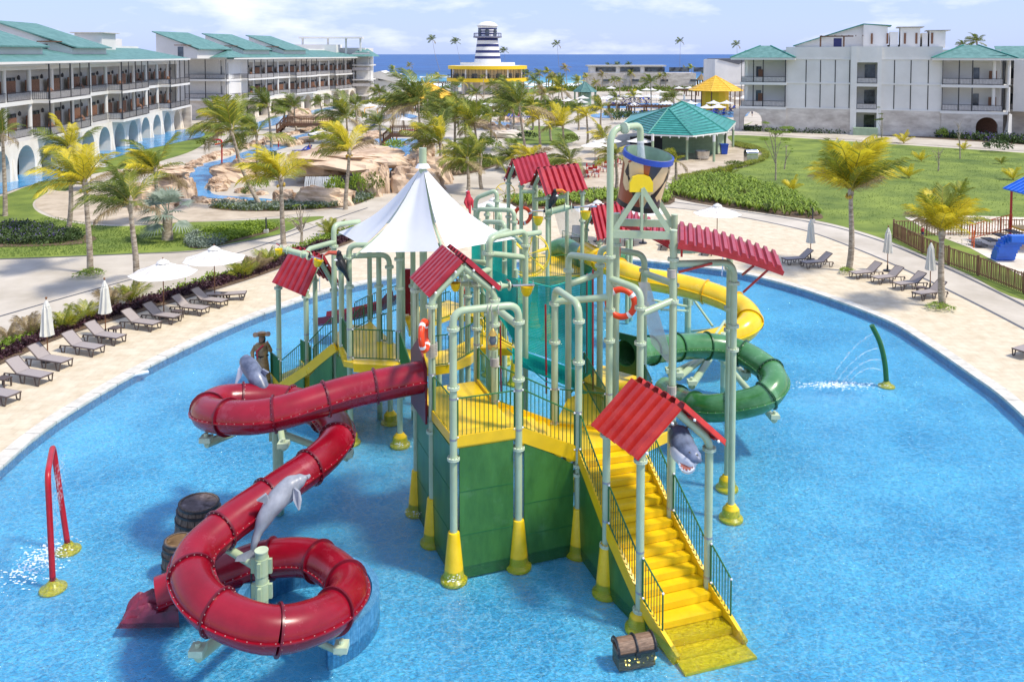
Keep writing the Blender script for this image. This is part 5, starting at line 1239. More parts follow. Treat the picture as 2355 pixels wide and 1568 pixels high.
b = MB(); b.tube([wc-Vector((0, .4, 0)), wc+Vector((0, .4, 0))], .05, 8); b.build('axle', 'steel', wh)
w2 = dup(wh, W(1161, 444, 44), 0, 'small yellow paddle wheel behind the far left red gable'); w2.scale = (.55, .55, .55)
# ================================================================== nets
def net(a, b_, c, d, nu, nv, sag, m, r, parent, name='net_panel', sagdir=Vector((0, 1, 0))):
    """a-b top edge, d-c bottom edge, cords both ways"""
    B_ = MB()
    def pt(u, v): p = a.lerp(b_, u).lerp(d.lerp(c, u), v); return p+sagdir*sag*4*u*(1-u)*(.4+.6*sin(pi*v))
    for i in range(nu+1):
        for j in range(12):
            p, q = pt(i/nu, j/12), pt(i/nu, (j+1)/12); s_ = Vector((r, 0, 0)); B_.add([p-s_, p+s_, q+s_, q-s_], [(0, 1, 2, 3)])
    for j in range(nv+1):
        for i in range(12):
            p, q = pt(i/12, j/nv), pt((i+1)/12, j/nv); s_ = Vector((0, 0, r)); B_.add([p-s_, p+s_, q+s_, q-s_], [(0, 1, 2, 3)])
    B_.build(name, m, parent)
NT = thing('climbing_net', 'teal rope climbing net strung between the posts in the middle of the structure', 'net', tuple(G(1260, 900, 1)))
net(W(1189, 640, 30), W(1350, 640, 30), W(1350, 860, 30), W(1189, 800, 30), 60, 52, .5, 'net', .014, NT)
net(W(1350, 632, 30.2), W(1364, 620, 27), W(1364, 905, 27), W(1350, 860, 30.2), 18, 52, 0, 'net', .014, NT)
net(W(1075, 600, 30), W(1189, 645, 30), W(1189, 800, 30), W(1155, 740, 30), 44, 40, .3, 'net', .014, NT)
net(W(1085, 560, 37), W(1178, 545, 37), W(1178, 690, 37), W(1085, 660, 37), 40, 40, .2, 'net', .02, NT)
net(W(1178, 800, 30), W(1350, 860, 30), W(1350, 905, 26.8), W(1180, 835, 26.8), 50, 40, .0, 'net', .015, NT, 'hammock_net')
for a, c in (((1350, 630, 30), (1350, 862, 30)), ((1363, 620, 27), (1363, 910, 27)), ((1254, 700, 27), (1256, 905, 27)), ((1150, 740, 27), (1152, 900, 27)), ((1077, 600, 31), (1077, 700, 31))):
    b = MB(); b.tube([W(*a), W(*c)], .03, 6)
    b.build('red_net_rod', 'valve_red', NT)
b = MB()
for (a, c) in (((1178, 640, 29), (1350, 635, 30)), ((1165, 800, 27), (1345, 905, 26.8))): b.tube([W(*a), (W(*a)+W(*c))/2-Vector((0, 0, .35)), W(*c)], .02, 5)
b.build('edge_rope', 'net', NT)
for nm, q in (('fishing_net', [W(1468, 650, 25.5), W(1492, 650, 25.5), W(1556, 860, 25), W(1498, 790, 25.6)]), ('fishing_net', [W(1272, 480, 43), W(1330, 480, 42), W(1338, 545, 42), W(1288, 540, 43)])):
    T = thing(nm, 'loose white fishing net draped down the post left of the bucket tower' if q[0].y < 30 else 'loose grey fishing net under the far right gable', 'net', tuple(q[0])); net(q[0], q[1], q[2], q[3], 22, 30, .1, 'net_white', .006, T)
# ================================================================== spray features in the pool
def spray_post(name, pts, r, m, label, cat='spray pipe', feet=()):
    T = thing(name, label, cat, tuple(pts[0])); b = MB(); b.tube(pts, r, 14); b.build('pipe', m, T, True)
    for f in feet: b = MB(); b.lathe([(.34, -.34), (.33, -.3), (.2, -.24), (.1, -.1)], (f.x, f.y, 0), 18); b.build('foot_cover', 'cone_yellow', T, True)
    return T
a = G(122, 1350, -.3); c = G(157, 1262, -.3)
spray_post('water_arch', fillet([a, Vector((W(110, 1112, a.y).x, a.y, 2.72)), Vector((c.x-.35, c.y, 2.68)), c], .35, 6), .075, 'valve_red', 'red pipe arch raining water at the left of the pool', feet=(a, c))
a = G(2038, 886, -.3); spray_post('spray_pole', catmull([a, W(2034, 835, a.y), W(2023, 788, a.y), W(2004, 748, a.y)], 6), .105, 'rail_green', 'curved dark green pole squirting water at the right of the pool', feet=(a,))
mat('spray', (.85, .88, .9), .4, vary=.05, alpha=.4)
mat('spray_thin', (.85, .88, .9), .4, vary=.05, alpha=.45)
def spray(lines, r, n_, name, label, sc=.0, m='spray'):
    b = MB()
    for (p0, p1, arcz) in lines:
        for k in range(n_):
            t = random.random(); q = p0.lerp(p1, t)+Vector((0, 0, arcz*4*t*(1-t))); q += Vector((random.gauss(0, sc), random.gauss(0, sc), random.gauss(0, sc*.5))); s_ = r*random.uniform(.5, 1.4); t2 = min(1, t+.02); q2 = q+(p1-p0)*.02+Vector((0, 0, arcz*4*(t2*(1-t2)-t*(1-t))))
            b.tube([q, q2+Vector((0, 0, -.01))], [s_, s_*.6], 4)
    o = b.build(name, m, None, True); o['kind'] = 'stuff'; return o
a = G(122, 1350, -.3); c = G(157, 1262, -.3)
spray([(Vector((a.x+(c.x-a.x)*i/14, a.y+(c.y-a.y)*i/14, 2.6)), Vector((a.x+(c.x-a.x)*i/14-.25, a.y+(c.y-a.y)*i/14, 0)), 0) for i in range(1, 14)], .005, 34, 'falling_water', '', .03)
def splash(c, rx, ry, n_, name='splash_foam', h=.05, el=(-1, .1)):
    b = MB()
    for k in range(n_):
        q = Vector(c)+Vector((random.gauss(0, rx), random.gauss(0, ry), 0)); s_ = random.uniform(.006, .028); l_ = random.uniform(.5, 2.2)*s_*1.5
        b.lathe([(0, -.01), (s_*.7, 0), (s_*.4, s_*.35), (0, s_*.5)], q, 5, Matrix.Diagonal((l_/s_, 1, 1)))
    o = b.build(name, 'foam', None, True); o['kind'] = 'stuff'
mid = (a+c)/2; splash((mid.x-.5, mid.y-.2, .01), .32, .5, 520)
a = G(2038, 886, -.3); tgt = G(1935, 886, 0)
spray([(W(x, y, a.y), tgt+Vector((i*.35-.6, i*.12, 0)), .35) for i, (x, y) in enumerate(((2012, 765), (2022, 800), (2029, 828), (2033, 856)))], .007, 110, 'squirting_water', '', .02)
splash((tgt.x-.2, tgt.y, .01), .75, .2, 520)
for (x, y) in ((1042, 1330), (957, 1180), (921, 1022), (1400, 1300)): splash(tuple(G(x, y, .01)), .14, .12, 20)
# ================================================================== loungers and umbrellas
def make_lounger(label, flat=False, m='sling', mf='lounge_frame'):
    T = thing('sun_lounger', label, 'sun lounger', (0, 0, 0))          # foot towards +X, length 2 m
    hb = .38; bx = -.28; ang = radians(2 if flat else 38); bl = .78; ex = bx-cos(ang)*bl; ez = hb+sin(ang)*bl
    b = MB(); b.box((.38, 0, hb), (1.3, .58, .03)); b.build('seat_sling', m, T, shift=False)
    b = MB(); b.bar((bx, 0, hb+.01), (ex, 0, ez), .58, .03); b.build('backrest_sling', m, T, shift=False)
    for s_ in (-1, 1):
        b = MB(); b.tube([(1.03, s_*.31, hb-.02), (bx, s_*.31, hb-.02), (-.95, s_*.31, hb-.06), (-1.0, s_*.31, .2)], .03, 6); b.build('side_rail', mf, T, True, shift=False)
        b = MB(); b.tube([(bx, s_*.31, hb), (ex, s_*.31, ez)], .026, 6); b.build('back_rail', mf, T, True, shift=False)
        for x in (.85, .05, -.8):
            b = MB(); b.tube([(x+.14, s_*.31, hb-.04), (x+.09, s_*.32, .04), (x-.07, s_*.32, .04), (x-.14, s_*.31, hb-.05)], .028, 6); b.build('leg', mf, T, True, shift=False)
    b = MB(); b.tube([(1.03, -.31, hb-.01), (1.06, 0, hb-.01), (1.03, .31, hb-.01)], .032, 6); b.tube([(ex, -.31, ez), (ex-.02, 0, ez), (ex, .31, ez)], .03, 6); b.build('cross_bar', mf, T, True, shift=False)
    return T
GL_ = 'brown sling loungers round the play pool'
L0 = make_lounger('brown grey sling lounger cut by the left edge of the picture', False); L0['group'] = GL_
p = G(-12, 920, DZ); L0.location = p; L0.rotation_euler = (0, 0, radians(-20))
LL = [(65, 876, 'nearest whole brown lounger at the left beside the closed umbrella', -20), (113, 842, 'brown lounger just right of the nearest closed umbrella', -20), (189, 811, 'brown lounger between the two closed umbrellas', -20), (240, 786, 'brown lounger right behind the second closed umbrella table', -20),
      (323, 755, 'brown lounger to the left of the first open umbrella pole', -19), (371, 739, 'brown lounger under the first open umbrella', -19), (436, 720, 'brown lounger beside the small table between open umbrellas', -18), (480, 703, 'brown lounger left of the second open umbrella pole', -18),
      (1835, 606, 'brown lounger right of the red curved roof, first on the right bank', 195), (1878, 614, 'brown lounger second on the right bank beside a closed umbrella', 196), (1991, 638, 'brown lounger just right of the big yellow palm', 198), (2041, 649, 'brown lounger under the middle closed umbrella on the right', 200), (2092, 663, 'brown lounger left of the small palm on the right bank', 200), (2138, 685, 'brown lounger behind the small right hand palm trunk', 202), (2372, 815, 'brown lounger cut by the right edge of the picture', 210),
      (1324, 552, 'brown lounger on the far bank under the far gables', 262), (1382, 557, 'brown lounger on the far bank left of the tower', 262), (1446, 560, 'brown lounger on the far bank seen below the bucket', 262), (1532, 570, 'brown lounger on the far bank left of the tower post', 255), (1590, 576, 'brown lounger on the far bank under the curved red roof', 250), (1630, 582, 'brown lounger on the far bank under the open umbrella', 246)]
for x, y, lab, a in LL: dup(L0, G(x, y, DZ), radians(a), lab, GL_)
fl = make_lounger('brown lounger folded flat at the end of the left row', True); fl['group'] = GL_; fl.location = G(520, 690, DZ); fl.rotation_euler = (0, 0, radians(12))
def small_table(loc, rz, lab):
    T = thing('side_table', lab, 'side table', tuple(loc), rz); b = MB(); b.box((0, 0, .38), (.5, .42, .04)); b.build('table_top', 'lounge_frame', T, shift=False)
    for s_ in (-1, 1):
        for u in (-1, 1): b = MB(); b.box((s_*.21, u*.17, .18), (.05, .05, .36)); b.build('leg', 'lounge_frame', T, shift=False)
    return T
for x, y, lab in ((264, 772, 'small brown table beside the second closed umbrella'), (408, 732, 'small brown table between the loungers under the open umbrella'), (510, 690, 'small brown table by the flat lounger'), (8, 890, 'small brown table at the left picture edge'), (2118, 676, 'small brown table between the right hand loungers')): small_table(G(x, y, DZ), radians(-15), lab)
def make_umbrella(label, r=1.68, h=2.3, pk=.62, pole='wood_pole', canopy='canopy', n=8):
    T = thing('umbrella', label, 'umbrella', (0, 0, 0)); V = [Vector((r*cos(2*pi*(i+.5)/n), r*sin(2*pi*(i+.5)/n), h)) for i in range(n)]
    b = MB(); cap = Vector((0, 0, h+pk)); vs = []
    for i in range(n):
        a, c = V[i], V[(i+1) % n]; ks = 5
        rows = []
        for s_ in range(ks+1):
            t = s_/ks; row = []
            for u in (0, .5, 1):
                e = a.lerp(c, u); p_ = cap.lerp(e, t); p_.z += -.09*sin(pi*t)*(1 if u == .5 else .35)-(.03 if (u == .5 and s_ == ks) else 0); row.append(p_)
            rows.append(row)
        for s_ in range(ks):
            for u in range(2): b.add([rows[s_][u], rows[s_][u+1], rows[s_+1][u+1], rows[s_+1][u]], [(0, 3, 2, 1)])
    b.build('canopy', canopy, T, True, shift=False)
    b = MB(); b.lathe([(.34, h+pk-.1), (.3, h+pk-.04), (.05, h+pk+.1), (0, h+pk+.11)], (0, 0, 0), 8); b.build('vent_cap', canopy, T, True, shift=False)
    b = MB(); b.tube([(0, 0, .03), (0, 0, h+pk+.12)], .028, 8); b.lathe([(0, 0), (.04, .03), (0, .08)], (0, 0, h+pk+.12), 6); b.build('pole', pole, T, True, shift=False)
    b = MB()
    for v in V: b.tube([cap-Vector((0, 0, .06)), v-Vector((0, 0, .02))], .014, 4); 
    stuff(b.build('ribs', pole, T, shift=False))
    b = MB(); b.lathe([(.3, 0), (.28, .08), (.06, .12), (.045, .3)], (0, 0, 0), 12); b.build('base', 'black', T, True, shift=False)
    return T
U0 = make_umbrella('open white umbrella over the loungers, left of the pair beside the pool'); U0.location = G(377, 730, DZ)
dup(U0, G(494, 691, DZ), .2, 'open white umbrella over the loungers, right of the pair beside the pool')
dup(U0, G(1648, 566, DZ), .1, 'open white umbrella on the far bank behind the red curved roof')
dup(U0, G(1373, 556, DZ), .3, 'open white umbrella behind the far right gable'); dup(U0, G(1478, 560, DZ), 0, 'open white umbrella behind the bucket')
dup(U0, G(1135, 548, DZ), .3, 'open white umbrella just right of the sail peak')
def closed_umbrella(loc, label, tw=0):
    T = thing('closed_umbrella', label, 'umbrella', tuple(loc)); h = 2.75
    b = MB(); n_ = 16; prof = [(.02, h), (.07, h-.12), (.13, h-.3), (.12, h-.34), (.15, h-.38), (.19, h-.9), (.23, h-1.35), (.26, h-1.6)]; vs = []
    for k, (rr, z_) in enumerate(prof):
        for j in range(n_): a = 2*pi*j/n_; q = rr*(1+.22*(1 if j % 2 else -1)*min(1, k/3)); vs.append(Vector((q*cos(a+tw*k*.08), q*sin(a+tw*k*.08), z_+(.03 if j % 2 else 0)*(k == len(prof)-1))))
    b.add(vs, [(k*n_+j, (k+1)*n_+j, (k+1)*n_+(j+1) % n_, k*n_+(j+1) % n_) for k in range(len(prof)-1) for j in range(n_)]+[tuple((len(prof)-1)*n_+j for j in range(n_))])
    b.build('folded_canopy', 'closed_canopy', T, False, shift=False)
    b = MB(); b.tube([(0, 0, .05), (0, 0, h+.06)], .028, 8); b.build('pole', 'wood_pole', T, True, shift=False)
    b = MB(); b.lathe([(0, 0), (.05, .02), (.05, .07), (0, .1)], (0, 0, h+.02), 8); b.build('finial', 'wood_pole', T, True, shift=False)
    b = MB(); b.lathe([(.26, 0), (.25, .08), (.06, .11), (.045, .4)], (0, 0, 0), 12); b.build('base', 'black', T, True, shift=False)
for x, y, lab, t in ((110, 831, 'tightly closed cream umbrella at the left, the nearest one', 1), (243, 775, 'closed cream umbrella at the left, second beside the planting bed', -1), (1863, 599, 'closed cream umbrella on the right bank nearest the curved roof', 1), (2040, 624, 'closed cream umbrella on the right bank, middle of three', -1), (2138, 667, 'closed cream umbrella beside the small right hand palm', 1)): closed_umbrella(G(x, y, DZ), lab, t)
# ================================================================== fence and playground at the right
def post_fence(name, label, pts, h=1.15, gap=.14):
    T = thing(name, label, 'fence', tuple(G(pts[0][0], pts[0][1], DZ))); P_ = [G(x, y, DZ) for x, y in pts]; st = MB(); cnt = 0; mesh = None
    for i in range(len(P_)-1):
        a, c = P_[i], P_[i+1]; L_ = (c-a).length; d = (c-a).normalized()
        b = MB(); b.tube([a, a+Vector((0, 0, h+.12))], .07, 8); b.build('fence_post', 'fence_wood', T, True)
        for z_ in (.18, h-.02): b = MB(); b.tube([a+Vector((0, 0, z_)), c+Vector((0, 0, z_))], .04, 6); b.build('rail', 'fence_wood', T, True)
        n_ = int(L_/gap)
        for k in range(1, n_):
            q = a.lerp(c, k/n_)
            if mesh is None:
                m_ = MB(); m_.tube([(0, 0, .04), (0, 0, h)], .032, 5); o = m_.build('picket', 'fence_wood'); mesh = o.data; bpy.data.objects.remove(o)
            if cnt < 290 and q.x/q.y < .62: inst('picket', mesh, T, q+Vector((random.uniform(-.01, .01), 0, 0)), (random.uniform(-.02, .02), random.uniform(-.03, .03), 0), (1, 1, random.uniform(.97, 1.05))); cnt += 1
            else: st.tube([q+Vector((0, 0, .04)), q+Vector((0, 0, h))], .032, 5)
    if st.v: stuff(st.build('far_pickets', 'fence_wood', T))
post_fence('picket_fence', 'round stake wooden fence curving along the right walkway in front of the playground', [(2054, 548), (2120, 583), (2180, 610), (2248, 634), (2354, 676), (2460, 720)])
post_fence('picket_fence', 'straight wooden stake fence at the back of the playground', [(2054, 544), (2130, 543), (2210, 542), (2300, 541), (2460, 540)], gap=.2)
PG = thing('playground_tower', 'playground climber with blue roof, red posts and orange railings', 'playground', tuple(G(2350, 600, DZ)))
q = G(2322, 560, DZ); q2 = G(2352, 598, DZ)
def pgb(nm, m, *bars, r=.06):
    b = MB()
    for a, c in bars: b.tube([a, c], r, 8)
    b.build(nm, m, PG, True)
base = [Vector((q.x, q.y, DZ)), Vector((q.x+2.6, q.y, DZ)), Vector((q.x+2.6, q.y-3.6, DZ)), Vector((q.x+.6, q.y-3.6, DZ))]
for p in base: pgb('tower_post', 'play_red', (p, p+Vector((0, 0, 3.9))), r=.08)
b = MB(); e = W(2316, 452, q.y-1); rz_ = 3.9; cx, cy = q.x+1.5, q.y-1.8
for (s0, s1, t) in ((-1.9, 0, 0), (0, 1.9, 1)):
    xa, xb = (cx-1.9, cx) if t == 0 else (cx, cx+1.9)
    za, zb = (rz_, rz_+1.0) if t == 0 else (rz_+1.0, rz_)
    k = MB(); k.prism([Vector((xa, cy-2.2, za)), Vector((xb, cy-2.2, zb)), Vector((xb, cy+2.2, zb)), Vector((xa, cy+2.2, za))], (0, 0, .08)); k.build('roof_slope', 'play_blue', PG)
    for i in range(9): k = MB(); y_ = cy-2.0+i*.5; k.bar(Vector((xa, y_, za+.11)), Vector((xb, y_, zb+.11)), .08, .05); k.build('roof_rib', 'play_blue', PG)
b = MB(); b.box((cx, cy, 1.3), (3.0, 3.8, .12)); b.build('tower_deck', 'play_yellow', PG)
for (x0, x1, z0, z1) in ((-3.2, -.2, .5, 1.3),):
    for k_ in range(16): 
        t = k_/15; x = q.x+x0+(x1-x0)*t; z = z0+(z1-z0)*t
        pgb('rail_bar', 'play_orange', (Vector((x, q.y-.5, z)), Vector((x, q.y-.5, z+.95))), r=.022)
    pgb('hand_rail', 'play_orange', (Vector((q.x+x0, q.y-.5, z0+.95)), Vector((q.x+x1, q.y-.5, z1+.95))), (Vector((q.x+x0, q.y-.5, z0)), Vector((q.x+x1, q.y-.5, z1))), r=.03)
    for k_ in range(4): b = MB(); b.box((q.x+x0+.35+k_*.8, q.y-1.1, .3+k_*.28), (.7, 1.2, .06)); b.build('step', 'dark', PG)
pgb('grab_loop', 'play_orange', (Vector((q.x-3.4, q.y-1.5, 0)), Vector((q.x-3.4, q.y-1.5, 1.3))), (Vector((q.x-3.2, q.y-.9, 0)), Vector((q.x-3.2, q.y-.9, 1.3))), r=.045)
b = MB(); pts = [G(2280, 595, DZ), G(2286, 575, .7), G(2300, 552, 1.35), G(2322, 545, 1.7)]
for i in range(3):
    for k_ in range(3): b.box(pts[i].lerp(pts[i+1], (k_+.5)/3)+Vector((.5, -.3, 0)), (1.25, .55, .42))
b.build('climbing_arch', 'play_blue', PG)
mat('play_tan', (.6, .45, .2), .6)
b = MB(); b.box((q.x+1.0, q.y-2.6, 2.0), (1.6, .1, 1.2)); b.build('side_board', 'play_tan', PG)
person(tuple(G(2120, 552, DZ)), radians(200), 1.1, 'small child in a red top standing behind the left end of the playground fence', top='cloth_red', bottom='cloth_dark')
# bollard lamps
for x, y, lab in ((612, 536, 'short black path lamp beside the green bushes'), (1868, 512, 'short black path lamp at the tip of the planted bed'), (1238, 428, 'short dark path lamp behind the far pipes')):
    q = G(x, y, DZ); T = thing('path_lamp', lab, 'lamp', tuple(q)); b = MB(); b.box((0, 0, .13), (.32, .32, .26)); b.build('plinth', 'concrete', T, shift=False); b = MB(); b.tube([(0, 0, .26), (0, 0, 1.15)], .06, 8); b.build('lamp_post', 'lamp_black', T, True, shift=False)
q = G(2073, 575, DZ)
# pool handrails
for k_, (x, y) in enumerate(((735, 672), (1662, 622))):
    q = G(x, y, DZ); T = thing('pool_handrail', ('curved chrome handrail at the left pool edge', 'curved chrome handrail at the right pool steps')[k_], 'handrail', tuple(q))
    dx_ = 1 if k_ == 0 else -.2
    b = MB(); b.tube(fillet([q, q+Vector((0, 0, .95)), q+Vector((.8*dx_, -.5, .9)), q+Vector((1.7*dx_, -1.1, -.2))], .2, 5), .025, 8); b.build('rail', 'chrome', T, True)
# skimmer inlets in the coping
for x, y, lab in ((317, 857, 'white skimmer inlet block on the left pool edge'),):
    q = G(x, y, .0); b = MB(); b.box(q+Vector((.15, -.05, .0)), (.6, .2, .08), Matrix.Rotation(radians(38), 3, 'Z')); tag(b.build('skimmer_inlet', 'white', None), lab, 'skimmer')
# ================================================================== hotel wings
_share = {}
def shared(key, fn):
    if key not in _share: o = fn(); _share[key] = o.data; bpy.data.objects.remove(o)
    return _share[key]
def place(name, me, parent, M, sc=(1, 1, 1)):
    o = bpy.data.objects.new(name, me); COL.objects.link(o); o.parent = parent
    off = Vector(parent['_org']); M = M.copy(); o.matrix_local = Matrix.Translation(M.translation-off) @ M.to_3x3().to_4x4() @ Matrix.Diagonal((*sc, 1)); o['_org'] = tuple(off); return o
def rail_mesh(L_, h=1.0, pane=True):
    def f():
        b = MB()
        b.box((L_/2, 0, h), (L_, .06, .07)); b.box((L_/2, 0, .1), (L_, .05, .06))
        n_ = int(L_/.2)
        for i in range(n_+1): b.box((i*L_/n_, 0, h/2+.03), (.022, .022, h-.1))
        b.mi = 1; b.box((L_/2, -.03, h/2), (L_-.1, .015, h-.2)); return b.build('balcony_railing', ['dark', 'rail_pane'])
    return shared(('rail', round(L_, 2)), f)
def arch_wall(L_, H, aw, ah, th, m, n=10):
    """wall bay with an arched opening"""
    def f():
        b = MB(); x0, x1 = (L_-aw)/2, (L_+aw)/2; r = aw/2; zs = ah-r
        arc = [(L_/2+r*cos(pi-pi*i/n), zs+r*sin(pi*i/n)) for i in range(n+1)]
        prof = [(x0, 0)]+arc+[(x1, 0)]
        for y in (-th/2, th/2):
            vs = []; fs = []
            b.add([(0, y, 0), (x0, y, 0), (x0, y, zs), (0, y, zs)], [(0, 1, 2, 3)]); b.add([(x1, y, 0), (L_, y, 0), (L_, y, zs), (x1, y, zs)], [(0, 1, 2, 3)])
            for i in range(n):
                (xa, za), (xb, zb) = arc[i], arc[i+1]; b.add([(xa, y, za), (xb, y, zb), (xb, y, H), (xa, y, H)], [(0, 1, 2, 3)])
            b.add([(0, y, zs), (x0, y, zs), (x0, y, H), (0, y, H)], [(0, 1, 2, 3)]); b.add([(x1, y, zs), (L_, y, zs), (L_, y, H), (x1, y, H)], [(0, 1, 2, 3)])
        for i in range(len(prof)-1):
            (xa, za), (xb, zb) = prof[i], prof[i+1]; b.add([(xa, -th/2, za), (xb, -th/2, zb), (xb, th/2, zb), (xa, th/2, za)], [(0, 1, 2, 3)])
        return b.build('arch_bay', m)
    return shared(('arch', round(L_, 2), aw, H, m), f)
def wing(T, A_, B_, nb, z1=4.4, z2=8.4, z3=12.5, o=2.3, depth=11, s_on=None, base_arch=True, proj=None, first=0):
    """hotel wing whose front runs from A to B, T the building; balconies look to the right of A->B"""
    A_ = Vector((A_[0], A_[1], 0)); B_ = Vector((B_[0], B_[1], 0)); d = (B_-A_).normalized(); L_ = (B_-A_).length; w_ = L_/nb; nrm = Vector((d.y, -d.x, 0))
    R_ = Matrix((d, nrm, Vector((0, 0, 1)))).transposed()      # local x along, y out
    def pt(s_, y, z): return A_+d*s_+nrm*y+Vector((0, 0, z))
    def quadbox(nm, s0, s1, y0, y1, z0, z1_, m): b = MB(); b.prism([pt(s0, y0, z0), pt(s1, y0, z0), pt(s1, y1, z0), pt(s0, y1, z0)], (0, 0, z1_-z0)); return b.build(nm, m, T)
    quadbox('back_wall', 0, L_, -depth, -1.3, 0, z3, 'balcony_wall')
    quadbox('floor_slab', -.1, L_+.1, -1.35, .35, z1-.45, z1, 'stucco'); quadbox('floor_slab', -.1, L_+.1, -1.35, .35, z2-.45, z2, 'stucco'); quadbox('eave_beam', -.3, L_+.3, -1.35, 1.9, z3-.25, z3-.02, 'stucco')
    quadbox('eave_beam', -.2, L_+.2, -.25, .25, z3-.75, z3-.26, 'stucco')
    b = MB(); b.add([pt(-.6, 2.2, z3), pt(L_+.6, 2.2, z3), pt(L_+.6, 2.2, z3+.22), pt(-.6, 2.2, z3+.22), pt(L_+.6, -6.5, z3+2.0), pt(-.6, -6.5, z3+2.0), pt(L_+.6, -6.5, z3), pt(-.6, -6.5, z3)], [(0, 1, 2, 3), (3, 2, 4, 5), (0, 3, 5, 7), (1, 6, 4, 2), (5, 4, 6, 7), (0, 7, 6, 1)]); b.build('roof', 'teal_roof', T)
    quadbox('fascia', -.65, L_+.65, 2.2, 2.3, z3-.05, z3+.2, 'stucco'); quadbox('parapet', 0, L_, -6.9, -6.5, z3+.1, z3+2.35, 'stucco')
    col = shared('column', lambda: (lambda b: (b.tube([(0, 0, 0), (0, 0, 1)], .24, 10), b.build('column', 'stucco', smooth=True))[1])(MB()))
    dpost = shared('dpost', lambda: (lambda b: (b.box((0, 0, .5), (.13, .13, 1)), b.build('steel_post', 'dark'))[1])(MB()))
    win = shared('win', lambda: (lambda b: (b.box((0, 0, 1.15), (1.7, .08, 2.3)), b.build('window', 'glass_dark'))[1])(MB()))
    wick = shared('wick', lambda: (lambda b: (b.box((0, 0, 1.0), (2.3, .1, 1.7)), b.build('wicker_screen', 'wicker'))[1])(MB()))
    frame_ = shared('wframe', lambda: (lambda b: ([b.box((x, 0, 1.15), (.07, .12, 2.3)) for x in (-.85, 0, .85)], b.box((0, 0, 2.3), (1.8, .12, .07)), b.build('window_frame', 'dark'))[2])(MB()))
    lampm = shared('wlamp', lambda: (lambda b: (b.lathe([(.1, 0), (.17, .1), (.15, .4), (.03, .55)], (0, 0, 0), 6), b.build('wall_lantern', 'dark'))[1])(MB()))
    chm = shared('wchair', lambda: (lambda b: (b.tube([(0, 0, .25), (0, -.05, .8), (0, -.2, 1.3)], [.4, .42, .12], 8), b.build('wicker_chair', 'wicker', smooth=True))[1])(MB()))
    for fz, zt_ in ((z1, z2), (z2, z3)):
        for i in range(nb+1):
            p = pt(i*w_, 0, fz); place('column', col, T, Matrix.Translation(p) @ R_.to_4x4(), (1, 1, zt_-fz-.4))
        for i in range(nb):
            pj = (i % 4) in (1, 2) if proj is None else proj(i)
            o_ = o if pj else .3
            if pj:
                e0 = i*w_; e1 = (i+1)*w_
                quadbox('balcony_slab', e0-.05, e1+.05, .35, o, fz-.4, fz-.06, 'stucco')
                for ss in (e0 if (proj(i-1) if proj else (i-1) % 4 in (1, 2)) is False else None, e1):
                    if ss is not None: place('steel_post', dpost, T, Matrix.Translation(pt(ss, o-.15, fz)) @ R_.to_4x4(), (1, 1, zt_-fz-.1))
                place('steel_post', dpost, T, Matrix.Translation(pt(e0+w_/2, o-.15, fz)) @ R_.to_4x4(), (.7, .7, zt_-fz-.1))
                place('balcony_railing', rail_mesh(w_-.1), T, Matrix.Translation(pt(e0+.05, o-.12, fz-.05)) @ R_.to_4x4())
                if not (proj(i-1) if proj else (i-1) % 4 in (1, 2)): place('balcony_railing', rail_mesh(o-.2), T, Matrix.Translation(pt(e0+.05, .1, fz-.05)) @ (R_ @ Matrix.Rotation(pi/2, 3, 'Z')).to_4x4())
            else: place('balcony_railing', rail_mesh(w_-.5), T, Matrix.Translation(pt(i*w_+.25, .25, fz-.05)) @ R_.to_4x4())
            place('window', win, T, Matrix.Translation(pt(i*w_+w_*.72, -1.28, fz+.05)) @ R_.to_4x4(), (1.15, 1, 1.05)); place('window_frame', frame_, T, Matrix.Translation(pt(i*w_+w_*.72, -1.24, fz+.05)) @ R_.to_4x4(), (1.15, 1, 1.05))
            place('wicker_screen', wick, T, Matrix.Translation(pt(i*w_+w_*.36, -.55, fz+.05)) @ (R_ @ Matrix.Rotation(radians(8), 3, 'Z')).to_4x4(), (1.15, 1, 1.15))
            place('wall_lantern', lampm, T, Matrix.Translation(pt(i*w_+w_*.97, -1.0, fz+2.2)) @ R_.to_4x4())
            if i % 2: place('wicker_chair', chm, T, Matrix.Translation(pt(i*w_+w_*.5, .1+(1 if pj else 0), fz)) @ R_.to_4x4())
    if base_arch:
        am = arch_wall(w_, z1-.3, w_*.72, 3.6, 1.7, 'arch_stucco'); sk = shared(('flare', round(w_, 2)), lambda: (lambda b: (b.add([(-.6, 0, 0), (.6, 0, 0), (.5, .55, 0), (-.5, .55, 0), (-.4, 0, 3.0), (.4, 0, 3.0), (.4, .04, 3.0), (-.4, .04, 3.0)], [(0, 1, 5, 4), (1, 2, 6, 5), (2, 3, 7, 6), (3, 0, 4, 7)]), b.build('buttress', 'arch_stucco'))[1])(MB()))
        for i in range(nb):
            place('arch_bay', am, T, Matrix.Translation(pt(i*w_, -.1, 0)) @ R_.to_4x4())
            b = MB(); b.prism([pt(i*w_+w_*.1, -1.25, .1), pt(i*w_+w_*.9, -1.25, .1), pt(i*w_+w_*.9, -1.1, .1), pt(i*w_+w_*.1, -1.1, .1)], (0, 0, 3.2)); b.build('ground_floor_door', 'door_dark', T)
        for i in range(nb+1): place('buttress', sk, T, Matrix.Translation(pt(i*w_, .74, 0)) @ R_.to_4x4(), (.6, .6, .8))
    return pt, w_
